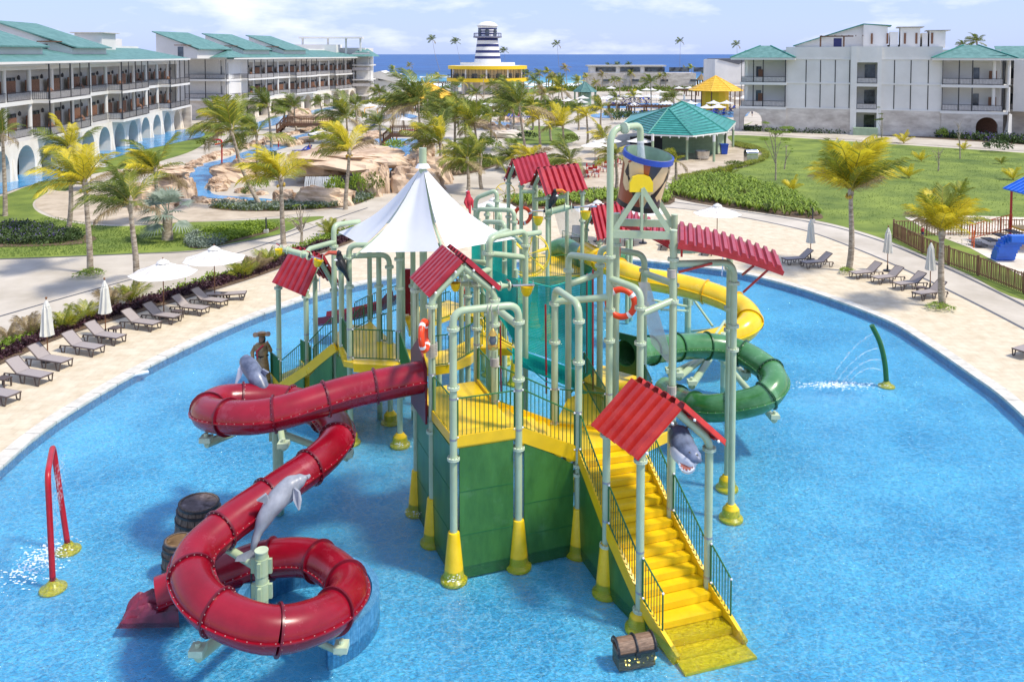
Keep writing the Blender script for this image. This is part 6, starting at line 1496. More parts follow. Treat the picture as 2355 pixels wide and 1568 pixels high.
def penthouse(T, pt, s0, s1, z3, hb=3.1, y0=-1.5, y1=-10.5, high_back=True, roof='teal_roof'):
    """mono-pitch rooftop house: teal roof falling to the front, white side walls"""
    zf, zb = z3+1.9, z3+2.1+hb
    b = MB(); b.add([pt(s0+.4, y0, z3), pt(s0+.4, y1, z3), pt(s0+.4, y1, zb-.15), pt(s0+.4, y0, zf-.15), pt(s1-.4, y0, z3), pt(s1-.4, y1, z3), pt(s1-.4, y1, zb-.15), pt(s1-.4, y0, zf-.15)], [(0, 1, 2, 3), (4, 7, 6, 5), (1, 5, 6, 2), (0, 3, 7, 4)]); b.build('penthouse_wall', 'stucco_side', T)
    b = MB(); b.prism([pt(s0, y0+.7, zf-.15), pt(s0, y1-.6, zb), pt(s1, y1-.6, zb), pt(s1, y0+.7, zf-.15)], (0, 0, .18)); b.build('penthouse_roof', roof, T)
    b = MB(); 
    for k in range(5): b.bar(pt(s0-2.2, y0-1.2-k*.5, z3+2.6), pt(s0+.3, y0-1.2-k*.5, z3+2.6), .1, .14)
    b.build('pergola_beams', 'wood_rail', T); 
    b = MB(); b.prism([pt(s0+.33, y0-3, z3+.3), pt(s0+.33, y0-4.2, z3+.3), pt(s0+.36, y0-4.2, z3+.3), pt(s0+.36, y0-3, z3+.3)], (0, 0, 2)); b.build('penthouse_window', 'glass_dark', T)
H1 = thing('hotel_wing', 'near left white hotel wing with long teal roof, brown balconies and arches on the canal', 'hotel', (-57, 115, 0))
pt, w_ = wing(H1, (-50.7, 65.6), (-60.5, 153), 15)
for s0, s1 in ((4, 16), (24, 37), (45, 58)): penthouse(H1, pt, s0, s1, 12.5)
b = MB(); b.prism([pt(66, -9, 12.5), pt(72, -9, 12.5), pt(72, -5, 12.5), pt(66, -5, 12.5)], (0, 0, 4.2)); b.build('roof_house', 'stucco_side', H1); b = MB(); b.prism([pt(77, -12, 12.5), pt(84, -12, 12.5), pt(84, -8, 12.5), pt(77, -8, 12.5)], (0, 0, 3.6)); b.build('roof_house', 'stucco_side', H1)
b = MB(); b.prism([pt(65.5, -9.5, 16.7), pt(72.5, -9.5, 16.7), pt(72.5, -4.5, 16.7), pt(65.5, -4.5, 16.7)], (0, 0, .15)); b.build('roof_slab', 'concrete', H1)
# end wall that slopes out to the canal
b = MB(); e = [pt(88.5, -11, 0), pt(88.5, 2.2, 0), pt(89.3, 2.2, 0), pt(89.3, -11, 0)]; b.prism(e, (0, 0, 4.2)); b.build('end_wall', 'stone_base', H1)
b = MB(); b.prism([pt(88.3, -11, 4.0), pt(88.3, -.3, 4.0), pt(88.8, -.3, 4.0), pt(88.8, -11, 4.0)], (0, 0, 8.4)); b.build('end_wall', 'stucco_side', H1)
H2 = thing('hotel_wing', 'second white hotel wing further back on the left with teal roof and three rooftop houses', 'hotel', (-52, 200, 0))
pt, w_ = wing(H2, (-58, 172), (-43.9, 235), 12, o=2.0)
for s0, s1 in ((-8, 4), (9, 21), (27, 39)): penthouse(H2, pt, s0, s1, 12.6)
# camera facing end with its own balconies
def qb(T, nm, p, q, z0, z1, th, m):
    p = Vector((p[0], p[1], 0)); q = Vector((q[0], q[1], 0)); d = (q-p).normalized(); n_ = Vector((-d.y, d.x, 0))*th; b = MB(); b.prism([p+Vector((0, 0, z0)), q+Vector((0, 0, z0)), q+n_+Vector((0, 0, z0)), p+n_+Vector((0, 0, z0))], (0, 0, z1-z0)); return b.build(nm, m, T)
eA, eB = Vector((-66.6, 172.5, 0)), Vector((-57.6, 170.8, 0))
qb(H2, 'end_wall', eA+Vector((0, 1.6, 0)), eB+Vector((0, 1.6, 0)), 4.2, 12.6, 8, 'stucco_side'); qb(H2, 'end_base', (-67, 173), (-57.2, 172), 0, 4.2, 8, 'stone_base')
for z_ in (4.4, 8.4, 12.8): qb(H2, 'balcony_slab', eA, eB, z_-.4, z_, 2, 'stucco')
R_ = Matrix(((eB-eA).normalized(), Vector((0, -1, 0)), Vector((0, 0, 1)))).transposed()
for z_ in (4.4, 8.4):
    place('balcony_railing', rail_mesh(9.1), H2, Matrix.Translation(eA+Vector((0, .1, z_))) @ R_.to_4x4())
    for t in (0, .5, 1): b = MB(); q = eA.lerp(eB, t)+Vector((0, .1, z_)); b.bar(q, q+Vector((0, 0, 4)), .13, .13); b.build('steel_post', 'dark', H2)
    b = MB(); b.box(eA.lerp(eB, .78)+Vector((0, 1.75, z_+1.3)), (1.8, .5, 2.6)); b.build('balcony_door', 'glass_dark', H2)
k = MB(); r0 = [(-67.8, 170, 12.8), (-56.2, 168.4, 12.8), (-54.6, 178, 12.8), (-68, 180, 12.8)]; k.add(r0+[(-64, 176, 14.6), (-59, 176, 14.6)], [(0, 1, 5, 4), (1, 2, 5), (3, 0, 4), (2, 3, 4, 5), (3, 2, 1, 0)]); k.build('hip_roof', 'teal_roof', H2)
b = MB(); b.box((-62, 186, 7.2), (10, 20, 11)); b.build('side_block', 'stucco_side', H2)
EB = thing('end_pavilion', 'white end block with roof frame and teal pavilion at the left wing seaward end', 'hotel', (-42, 245, 0))
b = MB(); b.box((-48, 244, 7.6), (14, 14, 15.2)); b.build('main_block', 'stucco_side', EB); b = MB(); b.box((-56, 236, 14.5), (16, 8, 3.2)); b.build('roof_house', 'stucco', EB)
b = MB()
for x in (-58, -51, -46, -42): b.box((x, 235.5, 15.6), (.5, .5, 4.6))
b.box((-50, 235.5, 18), (17.5, 3, .5)); b.build('roof_frame', 'stucco', EB)
for z_ in (0, 4.4, 8.4):
    b = MB(); b.box((-41.5, 238, z_+2), (5.2, 9, .4) if False else (5.2, 9, .35)); b.build('balcony_slab', 'stucco', EB)
    b = MB(); b.box((-41.5, 239, z_+4), (3.5, 7, 3.6)); b.build('upper_room', 'stucco' if z_ else 'stone_base', EB)
    place('balcony_railing', rail_mesh(5), EB, Matrix.Translation(Vector((-44, 233.4, z_+4.5))))
for x in (-43.9, -39.1): b = MB(); b.box((x, 233.6, 8), (.16, .16, 9)); b.build('steel_post', 'dark', EB)
k = MB(); k.add([(-45, 232, 12.8), (-38, 232, 12.8), (-38, 245, 12.8), (-45, 245, 12.8), (-42.2, 237, 15), (-40.8, 240, 15)], [(0, 1, 4), (1, 2, 5, 4), (2, 3, 5), (3, 0, 4, 5)]); k.build('hip_roof', 'teal_roof', EB)
# ------------------------------------------------------------------ right hotel block
H3 = thing('hotel_block', 'cream right hand hotel block with stone ground floor and teal roofed corner balconies', 'hotel', (58, 141, 0))
RA, RB = Vector((40.6, 148.6, 0)), Vector((77.6, 133.4, 0)); rd = (RB-RA).normalized(); rn = Vector((rd.y, -rd.x, 0)); RLn = (RB-RA).length
if rn.y > 0: rn = -rn
def sx(px):     # distance along the front for a picture column
    k_ = (px-X0)/F; return (k_*RA.y-RA.x)/(rd.x-k_*rd.y)
def rp_(s_, o, z): return RA+rd*s_+rn*o+Vector((0, 0, z))
def rbx(nm, s0, s1, o0, o1, z0, z1, m): b = MB(); b.prism([rp_(s0, o0, z0), rp_(s1, o0, z0), rp_(s1, o1, z0), rp_(s0, o1, z0)], (0, 0, z1-z0)); return b.build(nm, m, H3)
sB, sP0, sP1, sP2, sP3, sC, sE = sx(1806), sx(1956), sx(1970), sx(2017), sx(2027), sx(2166), sx(2306)
rbx('wall', sB, sP0, -10, 0, 4.25, 14.7, 'stucco_side'); rbx('wall', sP3, sC, -10, 0, 4.25, 14.7, 'stucco_side'); rbx('wall', -.2, sB, -10, -2.6, 4.25, 14.2, 'stucco_side'); rbx('wall', sC, sE, -10, -2.6, 4.25, 14.2, 'stucco_side')
rbx('stair_pilaster', sP0, sP1, -6, .5, 0, 14.8, 'stucco'); rbx('stair_pilaster', sP2, sP3, -6, .3, 0, 14.8, 'stucco'); rbx('stair_back_wall', sP1, sP2, -6, -3, 0, 14.6, 'stucco_side'); rbx('stair_head', sP1, sP2, -3, .35, 12.1, 14.75, 'stucco')
for z_ in (4.3, 8.6): rbx('stair_landing', sP1, sP2, -3, .5, z_-.5, z_, 'stucco'); place('balcony_railing', rail_mesh(sP2-sP1-.2), H3, Matrix.Translation(rp_(sP1+.1, .4, z_)) @ Matrix((rd, rn, Vector((0, 0, 1)))).transposed().to_4x4())
for z_ in (.2, 4.4, 8.7): rbx('stair_opening', sP1+1.2, sP2-.3, -2.95, -2.85, z_, z_+3, 'glass_dark')
rbx('stair_ramp_wall', sP1-.4, sP2+.2, -.2, 1.6, 0, 1.3, 'bar_green')
for s0, s1 in ((sB, sP0), (sP3, sC)): rbx('cornice', s0, s1, 0, .12, 12.55, 12.75, 'stucco'); rbx('cornice', s0, s1, 0, .14, 8.45, 8.68, 'stucco'); rbx('cornice', s0, s1, 0, .14, 4.2, 4.4, 'stucco')
for px in (1853, 1886, 1920, 1953, 2056, 2094, 2134):
    for z0, z1_ in ((4.45, 8.4), (8.72, 12.5)): rbx('joint_line', sx(px)-.07, sx(px)+.07, .0, .04, z0, z1_, 'black')
rbx('stone_wall', sB-.4, sP0, -10, .12, 0, 4.2, 'stone_base'); rbx('stone_wall', sP3, sC+.5, -10, .12, 0, 4.2, 'stone_base')
for (s0, s1) in ((-.4, sB), (sC, sE)):
    for z_ in (4.4, 8.6):
        rbx('balcony_slab', s0-.2, s1+.2, -2.6, .4, z_-.45, z_, 'stucco'); place('balcony_railing', rail_mesh(s1-s0), H3, Matrix.Translation(rp_(s0, .3, z_)) @ Matrix((rd, rn, Vector((0, 0, 1)))).transposed().to_4x4())
        for t in (0, .28, .5, 1): rbx('steel_post', s0+(s1-s0)*t-.08+.08*(t == 0), s0+(s1-s0)*t+.08, .2, .36, z_, z_+4, 'dark')
        rbx('balcony_door', s0+(s1-s0)*(.55 if s0 > 1 else .3), s0+(s1-s0)*(.65 if s0 > 1 else .42), -2.58, -2.5, z_, z_+2.7, 'glass_dark')
        rbx('wicker_screen', s0+(s1-s0)*(.8 if s0 > 1 else .36), s0+(s1-s0)*(.93 if s0 > 1 else .46), -2.0, -1.9, z_, z_+2.2, 'wicker')
        b = MB(); q = rp_(s0+(s1-s0)*(.86 if s0 > 1 else .12), -.4, z_); b.tube([q, q+Vector((0, 0, 3.8))], .26, 10); b.build('column', 'stucco', H3, True)
    rbx('eave', s0-1.6, s1+1.6, -3.5, 1.9, 12.5, 12.85, 'stucco')
    k = MB(); k.add([rp_(s0-1.7, 2, 12.86), rp_(s1+1.7, 2, 12.86), rp_(s1+1.7, -8, 12.86), rp_(s0-1.7, -8, 12.86), rp_(s0+(s1-s0)*.38, -3, 14.95), rp_(s0+(s1-s0)*.62, -3, 14.95)], [(0, 1, 5, 4), (1, 2, 5), (2, 3, 4, 5), (3, 0, 4)]); k.build('hip_roof', 'teal_roof', H3)
    for e in ((s0-1.7, s0+(s1-s0)*.38), (s1+1.7, s0+(s1-s0)*.62)): k = MB(); k.bar(rp_(e[0], 2, 12.95), rp_(e[1], -3, 15.0), .25, .12); k.build('ridge_cap', 'teal_ridge', H3)
    ac = sx(1732) if s0 < 1 else sx(2271); place('arch_bay', arch_wall(4.4, 4.0, 3.1, 3.5, .8, 'stone_base', 14), H3, Matrix.Translation(rp_(ac-2.2, 0, 0)) @ Matrix((rd, rn, Vector((0, 0, 1)))).transposed().to_4x4())
    rbx('stone_wall', ac+2.2 if s0 < 1 else s0, s1+.2 if s0 < 1 else ac-2.2, -.4, .39, 0, 4.0, 'stone_base')
    if s0 > 1: rbx('patio_back', s0, s1, -5, -4.8, 0, 4, 'wicker'); 
rbx('corner_buttress', -1.6, -.6, -.6, .4, 0, 3.9, 'stone_base')
b = MB(); q = rp_(sC+(sE-sC)*.5, -.8, .6); b.box(q, (5, 1.6, .5)); b.build('day_bed', 'white', H3); b = MB(); b.tube([q+Vector((-.8, -.1, .4)), q+Vector((1.2, -.1, .4))], .22, 8); b.build('green_float_ring', 'leaf_bright', H3)
# side running away to the right
SR = [Vector((sE, 0, 0))]
cr = RB+rd*.5; e2 = cr+Vector((14, 26, 0))
qb(H3, 'side_wall', (cr.x+2.5, cr.y+3), (e2.x+2.5, e2.y), 4.3, 12.6, -6, 'stucco_side')
for z_ in (4.4, 8.6): qb(H3, 'side_slab', cr, e2, z_-.45, z_, 3, 'stucco')
for i in range(5):
    q = cr.lerp(e2, i/5)
    for z_ in (4.4, 8.6): b = MB(); b.tube([q+Vector((.3, .6, z_)), q+Vector((.3, .6, z_+3.9))], .27, 8); b.build('column', 'stucco', H3, True)
    b = MB(); b.add([q+Vector((-.4, 0, 0)), q+Vector((1.0, .6, 0)), q+Vector((1.0, .6, 4)), q+Vector((.5, .3, 4))], [(0, 1, 2, 3)]); b.prism([q+Vector((0, 0, 0)), q+Vector((1.1, .8, 0)), q+Vector((.8, .6, 4)), q+Vector((.3, .2, 4))], (.5, .9, 0)); b.build('buttress', 'stucco', H3)
qb(H3, 'side_roof', (cr.x-1, cr.y-1), e2, 12.8, 13.3, 7, 'teal_roof')
s2, s3 = sE+1.2, sE+15
for z_ in (4.4, 8.6):
    rbx('balcony_slab', s2, s3, -12, -7, z_-.4, z_, 'stucco'); place('balcony_railing', rail_mesh(13), H3, Matrix.Translation(rp_(s2, -7.1, z_)) @ Matrix((rd, rn, Vector((0, 0, 1)))).transposed().to_4x4())
    for k in range(4): rbx('steel_post', s2+k*3.2, s2+k*3.2+.2, -7.2, -7.0, z_, z_+4, 'dark'); rbx('balcony_door', s2+1+k*3.2, s2+2.4+k*3.2, -9.95, -9.9, z_, z_+2.5, 'glass_dark')
rbx('wall', s2, s3, -14, -10, 0, 12.6, 'stucco_side'); rbx('stone_wall', s2, s3, -10, -7.4, 0, 4.0, 'stone_base')
b = MB(); b.prism([rp_(s2-1, -6.4, 12.7), rp_(s3, -6.4, 12.7), rp_(s3, -12, 14.7), rp_(s2-1, -12, 14.7)], (0, 0, .15)); b.build('roof', 'teal_roof', H3)
rbx('parapet', sP0+1, sC, -10.2, -9.6, 14.0, 15.1, 'stucco')
# rooftop house
u0, u1, u2 = sx(1823), sx(1983), sx(2040)
b = MB(); b.prism([rp_(u0, -5, 14.5), rp_(u1, -5, 14.5), rp_(u1, -5, 18.5), rp_(u0, -5, 15.0)], rn*-7); b.build('penthouse_wall', 'stucco_side', H3)
b = MB(); b.prism([rp_(u1, -4.2, 14.5), rp_(u2, -4.2, 14.5), rp_(u2, -4.2, 18.2), rp_(u1, -4.2, 18.5)], rn*-7); b.build('penthouse_tower', 'stucco', H3)
b = MB(); b.prism([rp_(u0-.4, -4.4, 15.0), rp_(u1, -4.4, 18.7), rp_(u2+.6, -3.8, 18.35), rp_(u2+.6, -3.8, 18.2), rp_(u1, -4.4, 18.5), rp_(u0-.4, -4.4, 14.85)], rn*-8); b.build('penthouse_roof', 'teal_ridge', H3)
for (a, c, zz) in ((2046, 2068, 17.2), (2070, 2120, 17.9), (2122, 2138, 17.0), (2139, 2180, 17.3)): b = MB(); b.prism([rp_(sx(a), -4, 14.5), rp_(sx(c)-.2, -4, 14.5), rp_(sx(c)-.2, -4, zz), rp_(sx(a), -4, zz)], rn*-6); b.build('roof_house', 'stucco_side' if zz < 17.1 else 'stucco', H3)
for (a, c, zz) in ((2062, 2126, 17.95), (2132, 2188, 17.35)): b = MB(); b.prism([rp_(sx(a), -3.5, zz), rp_(sx(c), -3.5, zz), rp_(sx(c), -3.5, zz+.12), rp_(sx(a), -3.5, zz+.12)], rn*-7); b.build('roof_slab', 'concrete', H3)
for px in (2003, 2040, 2081, 2108, 2145): rbx('slit_window', sx(px)-.16, sx(px)+.16, -3.95, -3.9, 15.2, 17.0, 'wicker')
b = MB()
for k_ in range(7): b.bar(rp_(sx(1885)+k_*1.1, -1.2, 16.6), rp_(sx(1885)+k_*1.1, -4.6, 16.6), .12, .16)
b.bar(rp_(sx(1882), -1.4, 16.5), rp_(sx(1960), -1.4, 16.5), .16, .2); b.bar(rp_(sx(1884), -1.4, 14.6), rp_(sx(1884), -1.4, 16.5), .2, .2); b.bar(rp_(sx(1938), -1.4, 14.6), rp_(sx(1938), -1.4, 16.5), .2, .2); b.build('roof_pergola', 'wood_rail', H3)
rbx('penthouse_window', sx(1913), sx(1932), -4.98, -4.9, 14.7, 16.2, 'navy')
# ------------------------------------------------------------------ lighthouse restaurant
LH = thing('lighthouse_building', 'blue and white striped lighthouse rising from a round two storey restaurant with yellow rims', 'lighthouse', (-8, 292, 0)); lc = Vector((-8.4, 292, 0))
def ring(nm, prof, m, n=48, c=lc): b = MB(); b.lathe(prof, c, n); return b.build(nm, m, LH, True)
for i in range(22):
    a = 2*pi*i/22; 
    if sin(a) < .5: b = MB(); b.box(lc+Vector((12.2*cos(a), 12.2*sin(a)*.8, 2.2)), (.9, .9, 4.6)); b.build('pillar', 'white_paint', LH)
ring('ground_wall', [(9, 0), (9, 4.4)], 'stucco'); ring('upper_room', [(11.6, 5.2), (11.6, 8.6)], 'cream_curtain'); ring('rim_band', [(13.9, 4.2), (14.1, 4.2), (14.1, 5.4), (13.4, 5.4)], 'band_yellow'); ring('rim_band', [(13.4, 8.4), (13.6, 8.4), (13.6, 9.5), (13.0, 9.55)], 'band_yellow'); ring('terrace', [(13.0, 9.5), (9.4, 9.6), (9.4, 10.6), (8.9, 10.6), (8.9, 9.8), (4, 9.8)], 'white_paint')
for i in range(64):
    a = 2*pi*i/64
    if sin(a) > .3: continue
    q = lc+Vector((12.6*cos(a), 12.6*sin(a), 5.4)); b = MB(); b.box(q+Vector((0, 0, 1.55)), (.14 if i % 6 else .5, .14 if i % 6 else .5, 3.2)); b.build('mullion' if i % 6 else 'pillar', 'dark' if i % 6 else 'white_paint', LH)
for i in range(9):
    a = pi+pi*(i+.5)/9; b = MB(); q = lc+Vector((11.8*cos(a), 11.8*sin(a), 6.2)); b.box(q, (1.9, .3, 1.5), Matrix.Rotation(a+pi/2, 3, 'Z')); b.build('window_pane', 'glass_dark', LH)
b = MB()
for i in range(48): a = pi+pi*i/47; q = lc+Vector((13.7*cos(a), 13.7*sin(a), 5.4)); b.box(q+Vector((0, 0, .55)), (.1, .1, 1.1))
b.tube([lc+Vector((13.7*cos(pi+pi*i/24), 13.7*sin(pi+pi*i/24), 6.5)) for i in range(25)], .07, 4); b.build('balcony_railing', 'dark', LH)
zz = 9.9; hs_ = [.6, 1.35, .95, 1.05, .95, 1.15, .95, 1.2, .95]; nb_ = 0
for i, h in enumerate(hs_):
    r0 = 4.7-.13*(zz-9.9); r1 = 4.7-.13*(zz+h-9.9); ring('stripe_band', [(r0, zz), (r1, zz+h)], 'navy' if i % 2 == 0 else 'white_paint', 40); zz += h
ring('gallery', [(3.4, zz-.2), (4.9, zz), (4.9, zz+.45), (3.4, zz+.45)], 'navy'); ring('gallery_rim', [(4.92, zz+.1), (4.95, zz+.2), (4.8, zz+.25)], 'white_paint'); zg = zz+.45
b = MB()
for i in range(28): a = 2*pi*i/28; b.box(lc+Vector((4.7*cos(a), 4.7*sin(a), zg+.55)), (.1, .1, 1.1))
b.tube([lc+Vector((4.7*cos(2*pi*i/28), 4.7*sin(2*pi*i/28), zg+1.1)) for i in range(28)], .07, 4, closed=True); b.build('gallery_railing', 'navy', LH)
zz = zg
for i, h in enumerate((.7, .42, .4, .42, .4, .5, .5)): ring('lantern_band', [(3.25, zz), (3.25, zz+h)], 'white_paint' if i % 2 == 0 else 'navy', 32); zz += h
for a in (-2.5, -1.57, -.64): 
    b = MB(); q = lc+Vector((3.25*cos(a), 3.25*sin(a), zg+.2)); R_ = Matrix.Rotation(a+pi/2, 3, 'Z'); prof = [(-.7, 0), (.7, 0), (.7, 1.8), (.5, 2.2), (0, 2.4), (-.5, 2.2), (-.7, 1.8)]
    b.prism([q+R_ @ Vector((x, .3, z)) for x, z in prof], R_ @ Vector((0, -.45, 0))); b.build('arched_window', 'glass_dark', LH)
ring('lamp_cornice', [(3.25, zz), (3.7, zz+.15), (3.7, zz+.4), (3.3, zz+.45)], 'white_paint'); ring('dome', [(3.5, zz+.45), (3.1, zz+.9), (2.3, zz+1.4), (1.2, zz+1.7), (0, zz+1.8)], 'white_paint')
# ------------------------------------------------------------------ low beach buildings
def low_building(name, label, x0, x1, yb, Y, h, m='stone_base', roof_over=.4, wins=5, hw=None, rm='concrete', dep=10):
    a = W(x0, yb, Y); c = W(x1, yb, Y); T = thing(name, label, 'building', (a.x, Y, 0)); b = MB(); b.box(((a.x+c.x)/2, Y+dep/2, h/2), (c.x-a.x, dep, h)); b.build('wall', m, T)
    return T, a.x, c.x
T, xa, xc = low_building('beach_building', 'long low stone beach building with flat roof and dark window strip', 1345, 1600, 203, 320, 6.3)
b = MB(); b.box(((xa+xc)/2-5, 326, 9.0), (xc-xa-12, 9, .5)); b.build('flat_roof', 'concrete', T); b = MB(); b.box(((xa+xc)/2-5, 326, 7.5), (xc-xa-14, 7, 2.6)); b.build('upper_wall', 'stucco', T)
for i in range(6): b = MB(); b.box((xa+8+i*9.3, 322.3, 7.6), (7.6, .3, 1.7)); b.build('window', 'glass_dark', T)
for i in range(4): b = MB(); b.box((xa+8+i*11, 319.9, 3.6), (2.6, .3, .8)); b.build('slit_window', 'glass_dark', T)
T, xa, xc = low_building('beach_building', 'small white building with sloping roof behind the end of the left wing', 838, 915, 218, 255, 7.4, 'stucco'); 
k = MB(); k.prism([(xa, 254.5, 7.4), (xa+5, 254.5, 8.4), (xc+1.5, 254.5, 5.0), (xc+1.5, 254.5, 4.6), (xa, 254.5, 7.0)], (0, 11, 0)); k.build('sloped_roof', 'stucco_side', T)
for z_ in (2.4, 6.0):
    for i in range(2): b = MB(); b.box((xa+2.0+i*3.4, 254.9, z_), (2.4, .3, .9)); b.build('window', 'glass_dark', T)
T, xa, xc = low_building('beach_building', 'pale building with notched grey roof between the sea and the right hotel', 1643, 1720, 200, 235, 12.0, 'stucco_side', dep=14)
k = MB(); k.prism([(xa+1, 234.8, 12), (xa+6.5, 234.8, 10.6), (xc-.2, 234.8, 11.9), (xc-.2, 234.8, 12.3), (xa+1, 234.8, 12.2)], (0, 14, 0)); k.build('notched_roof', 'strip_grey', T); b = MB(); b.box((xc-3, 230, 2.5), (16, 8, 5)); b.build('stone_annexe', 'stone_base', T)
# ------------------------------------------------------------------ pavilions
def pavilion(name, label, cpx, eave_y, w_px, Y, ze, zr, m, post='wood_rail', bar=None, n=8, cat='pavilion'):
    c = W(cpx, 200, Y); r = w_px/2*Y/F; T = thing(name, label, cat, (c.x, Y, 0)); V = [Vector((c.x+r*cos(2*pi*(i+.5)/n), Y+r*sin(2*pi*(i+.5)/n), ze)) for i in range(n)]; ap = Vector((c.x, Y, zr))
    for i in range(n):
        b = MB(); b.add([V[i], V[(i+1) % n], ap, V[i]-Vector((0, 0, .12)), V[(i+1) % n]-Vector((0, 0, .12))], [(0, 1, 2), (3, 4, 1, 0)])
        b.build('roof_facet', m, T)
        nr = 9
        k = MB()
        for j in range(1, nr): t = j/nr; k.bar(V[i].lerp(ap, t)+Vector((0, 0, .03)), V[(i+1) % n].lerp(ap, t)+Vector((0, 0, .03)), .07, .05)
        k.build('roof_course', m, T)
        b = MB(); b.tube([V[i], ap], .09, 6); b.build('hip_ridge', m, T, True)
        b = MB(); q = V[i].lerp(ap, .12); b.tube([Vector((q.x, q.y, 0)), Vector((q.x, q.y, ze+.2))], .14, 8); b.build('post', post, T, True)
    if bar: b = MB(); b.lathe([(r*.5, 0), (r*.5, ze-.3)], (c.x, Y, 0), 12); b.build('bar_core', bar, T)
    return T, c, r
pavilion('round_pavilion', 'big yellow roofed pool bar pavilion in front of the right hotel', 1645, 205, 124, 205, 4.8, 8.3, 'yellow_roof', bar='band_yellow')
pavilion('round_pavilion', 'yellow roofed pavilion half hidden by palms in front of the lighthouse', 985, 222, 140, 205, 3.2, 6.7, 'yellow_roof')
pavilion('round_pavilion', 'small teal roofed kiosk among the far palms', 1345, 208, 58, 225, 3.6, 6.2, 'teal_roof', post='bar_green', bar='bar_green')
pavilion('palapa_hut', 'thatched beach hut by the sea in the middle', 1270, 165, 34, 330, 4.2, 6.8, 'thatch', n=10, cat='hut')
pavilion('palapa_hut', 'thatched beach hut beside the right hand beach building', 1612, 185, 22, 320, 3.8, 6.0, 'thatch', n=10, cat='hut')
# teal roofed snack bar
SB = thing('snack_bar', 'snack bar with bright teal metal roof on pale green posts beside the lawn', 'snack bar', tuple(G(1600, 365, DZ)))
ev = [G(x, y, 3.4) for x, y in ((1425, 290), (1490, 309), (1592, 312.5), (1671, 303), (1691, 281), (1640, 262), (1540, 256), (1450, 266))]
r1 = W(1537, 249, ev[2].y+6.5); r2 = W(1567, 234, ev[2].y+15); rr = [r1, r1, r1, r2, r2, r2, r1, r1]
for i in range(8):
    a, c = ev[i], ev[(i+1) % 8]; ra_, rb_ = rr[i], rr[(i+1) % 8]
    b = MB(); b.add([a, c, rb_]+([ra_] if ra_ is not rb_ else []), [(0, 1, 2, 3) if ra_ is not rb_ else (0, 1, 2)]); b.build('roof_facet', 'teal_bar_roof', SB)
    for j in range(0, 12):
        t = j/12; b = MB(); b.bar(a.lerp(ra_, t)+Vector((0, 0, .04)), c.lerp(rb_, t)+Vector((0, 0, .04)), .09, .07)
        if i in (1, 2, 0, 3): b.build('roof_course', 'teal_bar_roof', SB)
    b = MB(); b.tube([a, ra_], .13, 6); b.build('hip_ridge', 'teal_ridge', SB, True)
    if ra_ is not rb_: b = MB(); b.tube([ra_, rb_], .13, 6); b.build('ridge', 'teal_ridge', SB, True)
    b = MB(); b.bar(a-Vector((0, 0, .1)), c-Vector((0, 0, .1)), .1, .18); b.build('eave_board', 'white_paint', SB)
    if i in (0, 1, 2, 3):
        for j in range(5): q = a.lerp(c, (j+.5)/5); q2 = ra_.lerp(rb_, .5); dd = (Vector((q2.x, q2.y, 0))-Vector((q.x, q.y, 0))).normalized(); b = MB(); b.bar(q-Vector((0, 0, .3))-dd*.1, q-Vector((0, 0, .1))+dd*.8, .12, .2); b.build('rafter_tail', 'white_paint', SB)
for x, y in ((1500, 372), (1579, 370), (1641, 374), (1685, 340)): q = G(x, y, 0); b = MB(); b.tube([q, q+Vector((0, 0, 3.5))], .17, 10); b.build('post', 'bar_green', SB, True); b = MB(); b.tube([q+Vector((0, 0, 2.6)), q+Vector((0, 0, 3.45))], .18, 10); b.build('post_collar', 'white_paint', SB, True)
wa, wb, wc_ = G(1540, 352, 0), G(1648, 356, 0), G(1662, 345, 0)
for a, c in ((G(1490, 350, 0), wa), (wa, wb), (wb, wc_+Vector((.6, 1, 0)))):
    n_ = 16
    for j in range(n_): b = MB(); b.bar(a+Vector((0, 0, .1+j*.21)), c+Vector((0, 0, .1+j*.21)), .12, .2); b.build('siding_board', 'bar_green', SB)
b = MB(); b.box(G(1505, 358, .55), (4, 1.2, 1.1)); b.build('bar_counter', 'door_dark', SB); b = MB(); b.box(W(1598, 327, wa.y-.1), (2, .1, .9)); b.build('serving_window', 'glass_dark', SB)
b = MB(); b.box(W(1490, 335, wa.y+.4), (5, .2, 2.4)); b.build('bar_opening', 'dark', SB)
b = MB(); q = wc_+Vector((.3, -.3, 0)); b.box(q+Vector((0, 0, 1.3)), (.12, .9, 2.4)); b.build('side_door', 'white_paint', SB)
q = G(1614, 367, DZ); T = thing('steel_drum', 'round stainless steel tub standing under the snack bar eave', 'tub', tuple(q)); b = MB(); b.lathe([(.85, .15), (.95, 1.05), (1.0, 1.1), (.9, 1.1), (.88, .3)], (0, 0, 0), 20); b.build('drum', 'steel', T, True, shift=False)
for i in range(3): a = 2*pi*i/3; b = MB(); b.box((.75*cos(a), .75*sin(a), .08), (.1, .1, .16)); b.build('foot', 'steel', T, shift=False)
q = G(1664, 356, DZ); T = thing('rubbish_bin', 'blue wheeled rubbish bin beside the snack bar', 'bin', tuple(q)); b = MB(); b.add([(-.38, -.35, .1), (.38, -.35, .1), (.38, .35, .1), (-.38, .35, .1), (-.5, -.45, 1.35), (.5, -.45, 1.35), (.5, .45, 1.35), (-.5, .45, 1.35)], [(3, 2, 1, 0), (0, 1, 5, 4), (1, 2, 6, 5), (2, 3, 7, 6), (3, 0, 4, 7), (4, 5, 6, 7)]); b.build('body', 'bucket_blue', T, shift=False)
b = MB(); b.box((0, 0, 1.4), (1.1, 1.0, .1)); b.build('lid', 'bucket_blue', T, shift=False)
